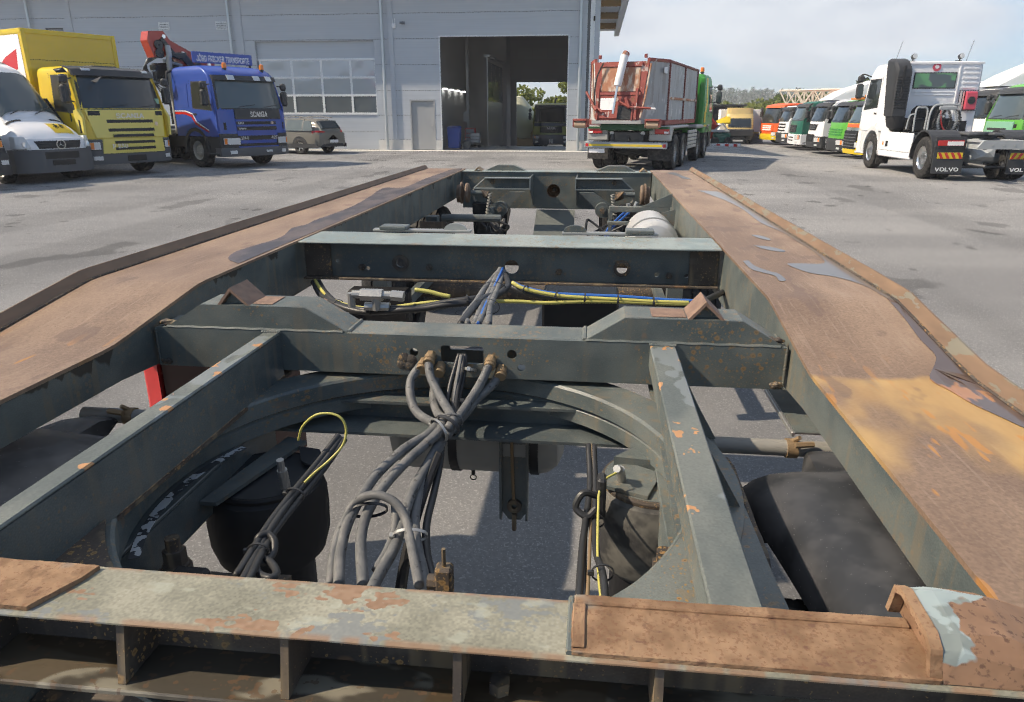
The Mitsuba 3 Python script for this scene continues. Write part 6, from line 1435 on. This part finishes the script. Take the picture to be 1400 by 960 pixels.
# ================================================================ white tractor unit seen from behind (right)
T = pose(9.70, 24.25, 90)
t = thing('tractor_unit', 'white tractor unit seen from behind with black mudguards and a red wall box', 'truck')
c = Cab(t, T, paint='white_paint', zr=3.04, xb=-1.22, W=2.34, z0=1.12, k=.16, inset=.10, taper=.03); c.door_m = 'white_paint'
c.side_windows(1.82, 2.6, -.05, 1.0); c.windscreen(1.85, 2.6); c.bumper(.4, 1.1, 'white_paint')
bx = -1.224
def rear(name, y0, y1, z0, z1, m, d=.02, b=.006, parent=None, label=None):
    return c.add(name, box(bx-d, bx+.004, y0, y1, z0, z1, b), m, parent=parent, label=label)
rw = rear('rear_window', -.46, .70, 2.30, 2.74, 'plastic', .016, .012)
rear('glass', -.43, .67, 2.33, 2.71, 'window_green', .024, .002, rw)
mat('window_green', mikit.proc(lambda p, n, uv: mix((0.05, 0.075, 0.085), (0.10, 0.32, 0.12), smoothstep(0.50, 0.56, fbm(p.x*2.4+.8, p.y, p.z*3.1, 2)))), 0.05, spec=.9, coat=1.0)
for z in (2.20, 2.12):
    rear('rib', -.46, .70, z, z+.03, 'white_paint', .018)
for z in (2.30, 2.43, 2.56, 2.69, 2.82):
    rear('rib', -1.02, -.62, z, z+.05, 'white_paint', .022)
rear('rib', -.54, -.50, 1.3, 2.95, 'white_paint', .025); rear('frame_edge', -1.14, 1.14, 2.955, 3.01, 'white_paint', .03)
e_ = c.add('emblem', lathe([(.001, .016), (.11, .016), (.115, 0)], (bx, .12, 2.88), (-1, 0, 0), 24), 'pink_red')
c.add('figure', rough_up(hull([(bx-.02, .12+.06*math.cos(a), 2.88+.05*math.sin(a)) for a in np.arange(9)*.7] + [(bx-.016, .12, 2.88)]), .012, 40, 3, .02), 'letter_white', parent=e_)
rd = rear('red_box', -1.06, -.74, 1.72, 2.22, 'pink_red', .16, .03, label='red plastic box on the cab wall')
c.add('oval', lathe([(.001, .01), (.10, .01), (.105, 0)], (bx-.165, -.90, 1.98), (-1, 0, 0), 20), 'black_paint', parent=rd)
rk = c.add('rack', join(*[bar([(bx-.10, -.56, z), (bx-.10, -1.08, z)], .010, 5) for z in (1.70, 2.24)] + [bar([(bx-.10, y, 1.68), (bx-.10, y, 2.24)], .012, 5) for y in (-.58, -.66, -.72)]), 'black_paint')
c.add('dark_recess', box(bx-.01, bx+.06, -.95, .80, 1.13, 1.42), 'black')
c.add('tunnel', prism([(-.35, 1.13), (.62, 1.13), (.62, 1.70), (.50, 1.84), (-.22, 1.84), (-.35, 1.70)], 0, bx-.006, bx+.05), 'black')
arc = [(-1.75+.75*(1-math.cos(q)), 2.72+.40*math.sin(q)) for q in np.linspace(0, PI/2, 9)]
IP = []
for y, e in ((.95, .05), (.99, 0), (1.32, 0), (1.37, .06)):
    IP += [(x+e*.8, y, z-e) for x, z in arc] + [(-1.75+e, y, 1.55), (-1.25, y, 1.55), (-.95, y, 2.95-e)]
it = c.add('air_intake', join(hull(IP), hull([(-1.72, .98, 1.56), (-1.28, .98, 1.56), (-1.72, 1.34, 1.56), (-1.28, 1.34, 1.56), (-1.66, .80, 1.28), (-1.3, .80, 1.28), (-1.66, 1.28, 1.28), (-1.3, 1.28, 1.28), (-1.55, .85, 1.14), (-1.35, 1.15, 1.14)])), 'plastic', 40)
for z in np.arange(1.75, 2.6, .075):
    c.add('louvre', box(-1.765, -1.745, 1.0, 1.33, z, z+.035, .005), 'black', parent=it)
c.add('channel', box(-1.77, -1.745, 1.13, 1.20, 2.0, 2.9, .01), 'black', parent=it)
for y in (.72, -.55):
    w_ = c.add('work_lamp', join(cyl((-1.0, y, 3.16), (-1.12, y, 3.18), .07, 12), bar([(-.98, y, 3.02), (-1.02, y, 3.15)], .02, 6), bar([(-.95, y-.08, 3.05), (-.95, y+.1, 3.05)], .02, 6)), 'plastic')
    c.add('lens', cyl((-1.12, y, 3.18), (-1.135, y, 3.182), .062, 12), 'lens', parent=w_)
for y in (1.05, -.9):
    c.add('aerial', bar([(-.6, y, 3.03), (-.62, y-.12, 3.62)], .006, 5), 'black')
c.mirror(1, 1.12, 2.35)
c.add('mirror_arm', tube([(1.0, 1.10, 2.72), (1.12, 1.28, 2.80), (1.15, 1.40, 2.74), (1.14, 1.42, 2.6)], .022, 6), 'plastic')
c.arch(R=.54, m='plastic_white', sd=(1, -1)); mat('plastic_white', (0.62, 0.635, 0.65), 0.4)
for d in (1, -1):
    wheel_at(t, T, 0, d*1.20, d, .52, .30, rim='chrome'); wheel_at(t, T, -3.85, d*1.22, d, .53, .32, rim='chrome', dual=True)
    k = part(t, 'rear_fender', join(*[hull([(-3.85+r*math.cos(a), y, .53+r*math.sin(a)) for r in (.66, .70) for a in (a0, a0+.28) for y in (d*.52, d*1.25)]) for a0 in np.arange(-.05, PI+.05, .28)]), 'plastic', T=T)
    fl_ = part(t, 'mud_flap', box(-4.62, -4.59, *sorted((d*.52, d*1.25)), .18, .80, .006), 'plastic', T=T, label='black mud flap with white lettering')
    part(fl_, 'lettering', text_at('VOLVO', .085, (-4.625, d*.885, .29), (0, -1, 0), (0, 0, 1), .004, True, .56), 'letter_white', False, T=T)
    k = part(t, 'light_panel', box(-4.63, -4.585, *sorted((d*.52, d*1.25)), .805, 1.08, .01), 'plastic', T=T)
    kk = part(k, 'tail_light', box(-4.66, -4.631, *sorted((d*.58, d*1.20)), .86, .99, .008), 'lens_red', T=T)
    part(kk, 'white_lens', box(-4.664, -4.659, *sorted((d*.60, d*.98)), .87, .97), 'letter_white', T=T)
    hz = part(fl_, 'marker_board', box(-4.632, -4.622, *sorted((d*.56, d*1.16)), .55, .70), 'yellow_plastic', T=T, label='red and yellow striped marker board')
    for i in range(4):
        y0 = .56+.15*i
        pl = [(y0, .552), (y0+.07, .552), (min(y0+.15, 1.158), .698), (min(y0+.08, 1.158), .698)]
        part(hz, 'stripe', prism([(d*a, b) for a, b in pl], 0, -4.636, -4.6325), 'lens_red', T=T)
    part(t, 'side_skirt', join(box(-3.05, -.72, *sorted((d*1.14, d*1.20)), .42, 1.12, .03)), 'white_paint', T=T)
    part(t, 'skirt_marker', box(-1.1, -1.02, *sorted((d*1.199, d*1.206)), .74, .84), 'lens_amber', T=T)
    part(t, 'skirt_step', box(-1.42, -1.25, *sorted((d*1.199, d*1.204)), .70, .86), 'black', T=T)
    part(t, 'skirt_groove', box(-3.0, -.75, *sorted((d*1.199, d*1.2025)), .60, .612), 'joint', T=T)
    part(t, 'tank', box(-2.95, -.85, *sorted((d*.55, d*1.13)), .45, 1.06, .06), 'plastic', T=T)
    part(t, 'front_flap', box(-.72, -.68, *sorted((d*.85, d*1.2)), .18, .55), 'rubber', T=T)
    part(t, 'catwalk_edge', box(-2.5, -1.3, *sorted((d*.50, d*1.1)), 1.10, 1.13), 'black', T=T)
    part(t, 'frame_rail', join(box(-5.35, 1.0, *sorted((d*.38, d*.46)), .80, 1.02), box(-5.35, -3.2, *sorted((d*.46, d*.52)), .97, 1.02)), 'frame_grey', T=T)
part(t, 'rear_crossmember', prism([(-.62, .86), (-.50, 1.02), (.50, 1.02), (.62, .86), (.60, .82), (-.60, .82)], 0, -5.42, -5.35), 'frame_grey', T=T)
for y in (-.4, -.2, .05, .3):
    part(t, 'bolt', hexbolt((-5.42, y, .91), (-1, 0, 0), .022, .012), 'zinc', T=T)
part(t, 'axle_housing', join(lathe([(.001, -.28), (.18, -.24), (.27, -.1), (.27, .1), (.18, .24), (.001, .28)], (-3.95, 0, .55), (1, 0, 0), 24), cyl((-3.85, -.7, .53), (-3.85, .7, .53), .13, 14)), 'frame_grey', T=T)
part(t, 'gearbox_cover', hull([(-4.4, y, z) for y in (-.3, .3) for z in (.48, .80)] + [(-4.7, .15, .6), (-4.7, -.15, .6), (-4.72, 0, .72)]), 'frame_grey', T=T)
part(t, 'torque_arm', join(bar([(-4.3, .55, .45), (-4.9, .1, .38)], .045, 8), bar([(-4.3, -.55, .45), (-4.8, -.35, .40)], .045, 8), bar([(-4.5, -.6, .35), (-4.5, .6, .35)], .035, 8)), 'plastic', T=T)
fw_ = part(t, 'fifth_wheel', join(hull([(-3.75+.42*math.cos(a), .45*math.sin(a), z) for a in np.linspace(0, 2*PI, 20) for z in (1.12, 1.18)]), box(-4.4, -3.9, .18, .42, 1.10, 1.17, .02), box(-4.4, -3.9, -.42, -.18, 1.10, 1.17, .02), box(-3.95, -3.5, -.5, .5, 1.02, 1.115, .02)), 'plastic_grey', T=T)
part(t, 'catwalk', box(-3.0, -1.3, -.5, .5, 1.10, 1.135), 'frame_grey', T=T)
rl = part(t, 'hose_rack', join(tube([(-1.9, .75, 1.14), (-1.9, .75, 1.72), (-1.9, .62, 1.78), (-1.9, .45, 1.72), (-1.9, .45, 1.2)], .028, 8), tube([(-2.0, .42, 1.14), (-1.98, .40, 1.6), (-1.95, .3, 1.82), (-1.95, .1, 1.86), (-1.95, -.25, 1.86), (-1.95, -.38, 1.78), (-1.97, -.40, 1.14)], .03, 8), tube([(-1.9, .95, 1.2), (-1.9, .90, 1.55), (-1.9, .75, 1.62)], .022, 8)), 'frame_grey', T=T)
part(rl, 'bar', box(-2.02, -1.94, -.28, .18, 1.72, 1.82, .015), 'frame_grey', T=T)
for i, y in enumerate((.20, .10, -.05, -.20, -.30)):
    n_ = 90; tt_ = np.linspace(0, 1, n_)
    yy = y + (.12 if i < 2 else -.06)*np.sin(tt_*PI); r_c = .038
    P = np.c_[-2.02-.10*np.sin(tt_*PI)+r_c*np.cos(2*PI*14*tt_), yy+r_c*np.sin(2*PI*14*tt_), 1.72-.60*tt_]
    part(rl, 'coil_hose', tube(P, .011, 5, 1, False), 'black_paint' if i in (0, 2, 4) else 'frame_grey', True, T=T)
part(rl, 'red_hose', tube([(-2.05, .16, 1.70), (-2.1, .12, 1.4), (-2.06, .0, 1.2), (-2.1, -.2, 1.16)], .02, 6), 'lens_red', T=T)
for y, z in ((.02, 1.62), (-.12, 1.60), (.08, 1.55)):
    part(rl, 'coupling', cyl((-2.03, y, z), (-2.10, y, z), .030, 10), 'chrome', T=T)
part(t, 'black_box', box(-1.85, -1.3, -.3, .9, 1.14, 1.5, .04), 'black', T=T)

# ================================================================ row of parked trucks facing left
def row_truck(label, y, paint_, x=12.4, deg=180, z=-.30, grp='trucks parked in the row facing left', **o):
    T = pose(x, y, deg, z) @ np.diag([1, 1, o.get('sz', .86), 1.0])
    t = thing('parked_truck', label, 'truck', grp)
    c = Cab(t, T, paint=paint_, zr=o.get('zr', 2.95), W=o.get('W', 2.46), xb=o.get('xb', -.9), z0=o.get('z0', .95), prof=o.get('prof')); c.door_m = o.get('door', paint_)
    zs = o.get('ws', (1.80, 2.62))
    c.windscreen(*zs, glass=o.get('glass', 'glass')); c.side_windows(zs[0]-.02, zs[1]-.04); c.arch(); c.chassis(-6)
    if o.get('visor', 1):
        c.front('visor', -1.14, 1.14, zs[1]-.02, zs[1]+.20, o.get('visor_m', 'plastic'), .12, .10)
    c.bumper(.32, o.get('zb', .95), o.get('bumper', 'plastic'), .06); c.headlights(.62, .90, .70, 1.16, .08); c.fog(.46, .9, off=.09)
    for d in (1, -1):
        c.mirror(d, 1.12, 2.2, o.get('ms', 1.0)); wheel_at(t, T, 0, d*1.2, d); wheel_at(t, T, -4.2, d*1.2, d, dual=True)
    return t, T, c
G = 'trucks parked in the row facing left'
# orange low-entry cab
t, T, c = row_truck('orange low entry truck with a deep windscreen and yellow bumper, far end of the row', 50.6, 'orange', deg=196, z0=.55, ws=(1.55, 2.62), bumper='yellow', zb=.75, visor_m='orange', zr=2.92)
c.front('grille', -.75, .75, .95, 1.40, 'orange', .03, .04); c.slats([(1.0, 1.08), (1.14, 1.22), (1.28, 1.36)], .55, 'letter_white', .04)
part(t, 'body', box(-6.5, -1.0, -1.22, 1.22, .9, 2.75, .05), 'orange', T=T)
# white/red one
t, T, c = row_truck('white truck with black visor between the orange and the dark green one', 46.4, 'white_paint', zr=2.7, ws=(1.7, 2.42), W=2.3)
c.slats([(1.45, 1.55), (1.25, 1.35), (1.05, 1.15)], .85, 'black', .02)
# dark green with star
t, T, c = row_truck('dark green truck with a three pointed star on its grille', 43.5, 'green_dark', bumper='white_paint', glass='glass_pale')
c.front('grille', -.62, .62, 1.05, 1.50, 'plastic', .03, .05); c.slats([(1.08, 1.13), (1.19, 1.24), (1.30, 1.35), (1.41, 1.46)], .58, 'black', .04); c.star(0, 1.28, .17)
c.slats([(.52, .60), (.70, .78)], .5, 'black', .075)
part(t, 'cargo_box', box(-7, -1.2, -1.25, 1.25, 1.0, 3.2, .03), 'green_dark', T=T)
# white high roof
t, T, c = row_truck('white high roof truck in the middle of the row', 39.7, 'white_paint', zr=2.98)
c.front('grille', -.55, .55, 1.28, 1.62, 'black', .03, .05, (-.70, .70)); c.front('grille_lower', -.55, .55, .62, 1.05, 'black', .075, .05)
c.slats([(1.36, 1.41), (1.48, 1.53)], .5, 'plastic_grey', .04)
c.add('air_deflector', hull([(1.0, -1.05, 2.95), (1.0, 1.05, 2.95), (.3, -1.0, 3.45), (.3, 1.0, 3.45), (-1.0, -1.12, 3.95), (-1.0, 1.12, 3.95), (-1.6, -1.15, 3.95), (-1.6, 1.15, 3.95), (-1.6, -1.15, 2.9), (-1.6, 1.15, 2.9), (.9, 0, 3.10), (.2, 0, 3.58), (-.95, 0, 4.02)]), 'white_paint')
part(t, 'trailer_box', box(-9, -2.2, -1.25, 1.25, 1.0, 3.9, .03), 'white_paint', T=T)
# bright green
t, T, c = row_truck('bright green truck with black bull bumper beside the white high roof one', 36.2, 'lime', zr=2.9)
c.slats([(1.12, 1.18), (1.25, 1.31), (1.38, 1.44)], .95, 'green', .03); c.beacon(.4, .7, 2.95)
c.add('roof_lamp', box(.5, .9, .2, .9, 2.90, 3.0, .02), 'lens_amber')
# yellow with big grille
t, T, c = row_truck('yellow truck with a tall dark grille partly hidden by the white tractor', 33.4, 'yellow', x=12.3, bumper='yellow', glass='glass_pale')
c.front('grille', -.80, .80, .55, 1.42, 'black', .085, .08); c.front('chrome_bar', -.78, .78, 1.42, 1.56, 'chrome', .04, .04)
c.slats([(.66, .70), (.80, .84), (.94, .98), (1.08, 1.12), (1.22, 1.26)], .74, 'plastic_grey', .092)
c.front('sign_band', -.9, .9, 1.58, 1.74, 'orange', .02, .03)
# right picture edge: green cab, white high roof behind it
t, T, c = row_truck('green truck with a black sun visor at the right picture edge', 27.95, 'lime', x=15.35, z=-.34, grp=None, zr=2.95, glass='glass_pale', sz=1.0)
c.front('vent', .62, 1.0, 1.50, 1.62, 'black', .01, .03); c.front('grille_panel', -.9, .9, 1.0, 1.70, 'mint_green', .03, .05); c.slats([(1.2, 1.28), (1.4, 1.48)], .62, 'plastic', .04)
for d in (1, -1):
    w_ = c.side('warning_sticker', [(.62, 1.10), (.92, 1.10), (.92, 1.42), (.62, 1.42)], d, 'yellow_plastic', .012, .02)
    c.side('stripe', [(.62, 1.36), (.92, 1.36), (.92, 1.42), (.62, 1.42)], d, 'lens_red', .016, .02, parent=w_)
part(t, 'body', box(-7, -1.1, -1.25, 1.25, 1.0, 2.9, .03), 'lime', T=T)
t, T, c = row_truck('white high roof truck behind the green cab at the right picture edge', 31.6, 'white_paint', x=16.0, z=-.34, grp=None, zr=2.95, sz=1.0)
c.add('air_deflector', hull([(.95, -1.0, 2.95), (.95, 1.0, 2.95), (.2, -1.0, 3.4), (.2, 1.0, 3.4), (-1.2, -1.12, 4.0), (-1.2, 1.12, 4.0), (-1.7, -1.15, 4.0), (-1.7, 1.15, 4.0), (-1.6, -1.15, 2.9), (-1.6, 1.15, 2.9), (.9, 0, 3.08), (.1, 0, 3.5)]), 'white_paint')
c.front('green_graphic', -1.05, -.2, 1.1, 1.6, 'mint_green', .02, .03)
part(t, 'trailer_box', box(-9, -2.2, -1.25, 1.25, 1.0, 4.2, .03), 'white_paint', T=T)
# lattice boom behind the row
t = thing('lattice_boom', 'cream lattice crane boom lying above the row of trucks', 'crane boom')
def lattice(p0, p1, w, h, n):
    p0, p1 = np.array(p0, float), np.array(p1, float); d = p1-p0; L = np.linalg.norm(d); d /= L
    s_ = np.cross(d, [0, 0, 1.0]); s_ /= np.linalg.norm(s_); u_ = np.cross(s_, d)
    cs = [(a*w/2, b*h/2) for a in (-1, 1) for b in (-1, 1)]
    P = lambda i, a, b: p0+d*L*i/n+s_*a+u_*b
    for a, b in cs:
        part(t, 'chord', bar([P(0, a, b), P(n, a, b)], .07, 6), 'cream_steel')
    for i in range(n):
        j = i % 2
        for q, r in ((0, 1), (2, 3), (0, 2), (1, 3)):
            A, B = (cs[q], cs[r]) if j else (cs[r], cs[q])
            part(t, 'lacing', bar([P(i, *A), P(i+1, *B)], .045, 5), 'cream_steel')
            part(t, 'lacing', bar([P(i+1, *cs[q]), P(i+1, *cs[r])], .028, 5), 'cream_steel')
mat('cream_steel', (0.62, 0.58, 0.48), 0.5)
lattice((13.0, 55.0, 2.62), (18.6, 50.0, 2.62), 1.2, .95, 12)
lattice((13.9, 56.5, 2.62), (21.5, 50.0, 2.62), 1.2, .95, 16)
part(t, 'cradle', join(box(13.2, 13.6, 51.0, 52.2, 1.0, 2.15, .02), box(17.2, 17.6, 47.8, 49.0, 1.0, 2.15, .02), box(12.8, 19, 47.2, 52.4, .6, 1.0)), 'black_paint', kind=None)
tp = thing('blue_tarpaulin', 'blue tarpaulin bundle on top behind the white high roof truck', 'tarpaulin')
part(tp, 'sheet', rough_up(box(16.2, 20.5, 42.2, 44.8, 2.7, 3.15, .1), .12, 1.4, 5, .3), 'blue')
part(tp, 'load', box(16.0, 20.6, 42.1, 44.9, .3, 2.68, .03), 'plastic_grey')

# ================================================================ far end of the yard
t = thing('small_truck', 'small pale yellow pickup truck with a white box at the far end of the yard', 'truck')
T = pose(9.5, 51.5, -96, -.35)
c = Cab(t, T, paint='cream', zr=1.85, W=1.75, z0=.55, zbelt=1.1, xb=-.7, k=.10, prof=[(.3, .75), (.95, .75), (1.1, .72), (1.7, .50), (1.85, .3)]); c.door_m = 'cream'
c.windscreen(1.10, 1.60, .70, .66); c.bumper(.28, .56, 'plastic_grey', .05, .86); c.headlights(.62, .78, .5, .8, .03); c.chassis(-2.6, h=(.4, .6))
for d in (1, -1):
    wheel_at(t, T, -.1, d*.82, d, .32, .2); wheel_at(t, T, -2.2, d*.82, d, .32, .2)
    c.side('window', [(-.4, 1.12), (.45, 1.12), (.28, 1.6), (-.4, 1.6)], d, 'glass', .01, .02)
part(t, 'box_body', box(-3.6, -.72, -1.2, 1.5, .75, 2.2, .03), 'soffit', T=T)
t = thing('storage_shed', 'black open storage shed beyond the green cab of the roll off lorry', 'shed')
part(t, 'wall', join(box(8.0, 11.2, 62.0, 62.2, -.4, 2.1), box(8.0, 8.2, 59.5, 61.99, -.4, 2.1), box(11.0, 11.2, 59.5, 61.99, -.4, 2.1)), 'black_paint', False)
part(t, 'roof', box(7.8, 11.4, 59.2, 62.4, 2.11, 2.25), 'plastic', False)
t = thing('farm_machine', 'red tractor mounted implement with bent arms standing by the black shed', 'machine')
part(t, 'frame', join(box(7.0, 8.1, 49.9, 50.4, .0, .35, .03), bar([(7.2, 50.1, .3), (7.1, 50.1, 1.25), (7.5, 50.1, 1.5)], .07, 6), bar([(7.7, 50.1, .3), (7.75, 50.1, 1.0), (7.4, 50.1, 1.35)], .07, 6), bar([(7.5, 50.0, .3), (7.6, 49.9, 1.1)], .10, 6)), 'crane_red')
part(t, 'hopper', hull([(7.3, 49.8, .55), (7.3, 50.3, .55), (7.8, 49.8, .55), (7.8, 50.3, .55), (7.15, 49.7, .9), (7.95, 49.7, .9), (7.15, 50.4, .9), (7.95, 50.4, .9)]), 'crane_red')
part(t, 'wheel', cyl((7.0, 49.8, -.05), (7.0, 50.0, -.05), .3, 16), 'rubber'); part(t, 'wheel', cyl((8.1, 49.8, -.05), (8.1, 50.0, -.05), .3, 16), 'rubber')
t = thing('scrap_machine', 'low green and grey machine with a yellow chute beside the small pale truck', 'machine')
part(t, 'body', rough_up(box(7.5, 8.5, 48.6, 49.4, -.2, .45, .06), .07, 3, 8, .12), 'green_dark')
part(t, 'deck', join(box(7.4, 8.4, 48.5, 49.5, .46, .60, .02), bar([(7.5, 48.6, .6), (7.9, 48.6, .95)], .05, 6), bar([(8.3, 48.7, .6), (7.95, 48.7, 1.0)], .05, 6)), 'frame_grey')
part(t, 'chute', hull([(7.7, 48.9, 1.0), (8.45, 48.9, 1.05), (8.55, 49.3, 1.35), (8.3, 49.3, 1.45), (7.6, 49.2, 1.15), (8.5, 49.0, .95)]), 'yellow')
for x in (7.55, 8.4):
    part(t, 'wheel', cyl((x, 48.5, -.08), (x, 48.7, -.08), .26, 14), 'rubber')
t = thing('barrier_plank', 'red and white barrier plank lying on the ground at the yard end', 'barrier')
part(t, 'plank', box(6.9, 8.5, 45.0, 45.15, -.28, -.10, .01), 'letter_white', T=None)
for i in range(3):
    part(t, 'stripe', box(7.1+.5*i, 7.32+.5*i, 44.99, 44.999, -.27, -.11), 'lens_red')
t = thing('lime_machine', 'lime yellow machine half hidden left of the orange truck', 'machine')
part(t, 'body', rough_up(box(10.3, 11.2, 53.0, 54.5, -.1, 1.75, .12), .04, 2, 4, .25), 'yellow2')
part(t, 'window', box(10.4, 11.1, 52.96, 53.02, .95, 1.5, .02), 'glass')
part(t, 'bucket', hull([(10.1, 52.0, -.3), (11.3, 52.0, -.3), (10.1, 52.8, -.3), (11.3, 52.8, -.3), (10.1, 52.8, .3), (11.3, 52.8, .3)]), 'plastic_grey')

# ================================================================ air
scene['air'] = {'type': 'homogeneous', 'albedo': {'type': 'rgb', 'value': [0.93, 0.95, 0.97]}, 'sigma_t': 0.0007}
scene['haze'] = {'type': 'cube', 'to_world': mi.ScalarTransform4f().translate([0, 150, 14]).scale([990, 1100, 18]),
    'bsdf': {'type': 'null'}, 'interior': {'type': 'ref', 'id': 'air'}}
labels['haze'] = {'label': 'thin summer haze over the whole yard', 'category': 'haze', 'kind': 'stuff'}
scene['camera']['medium'] = {'type': 'ref', 'id': 'air'}
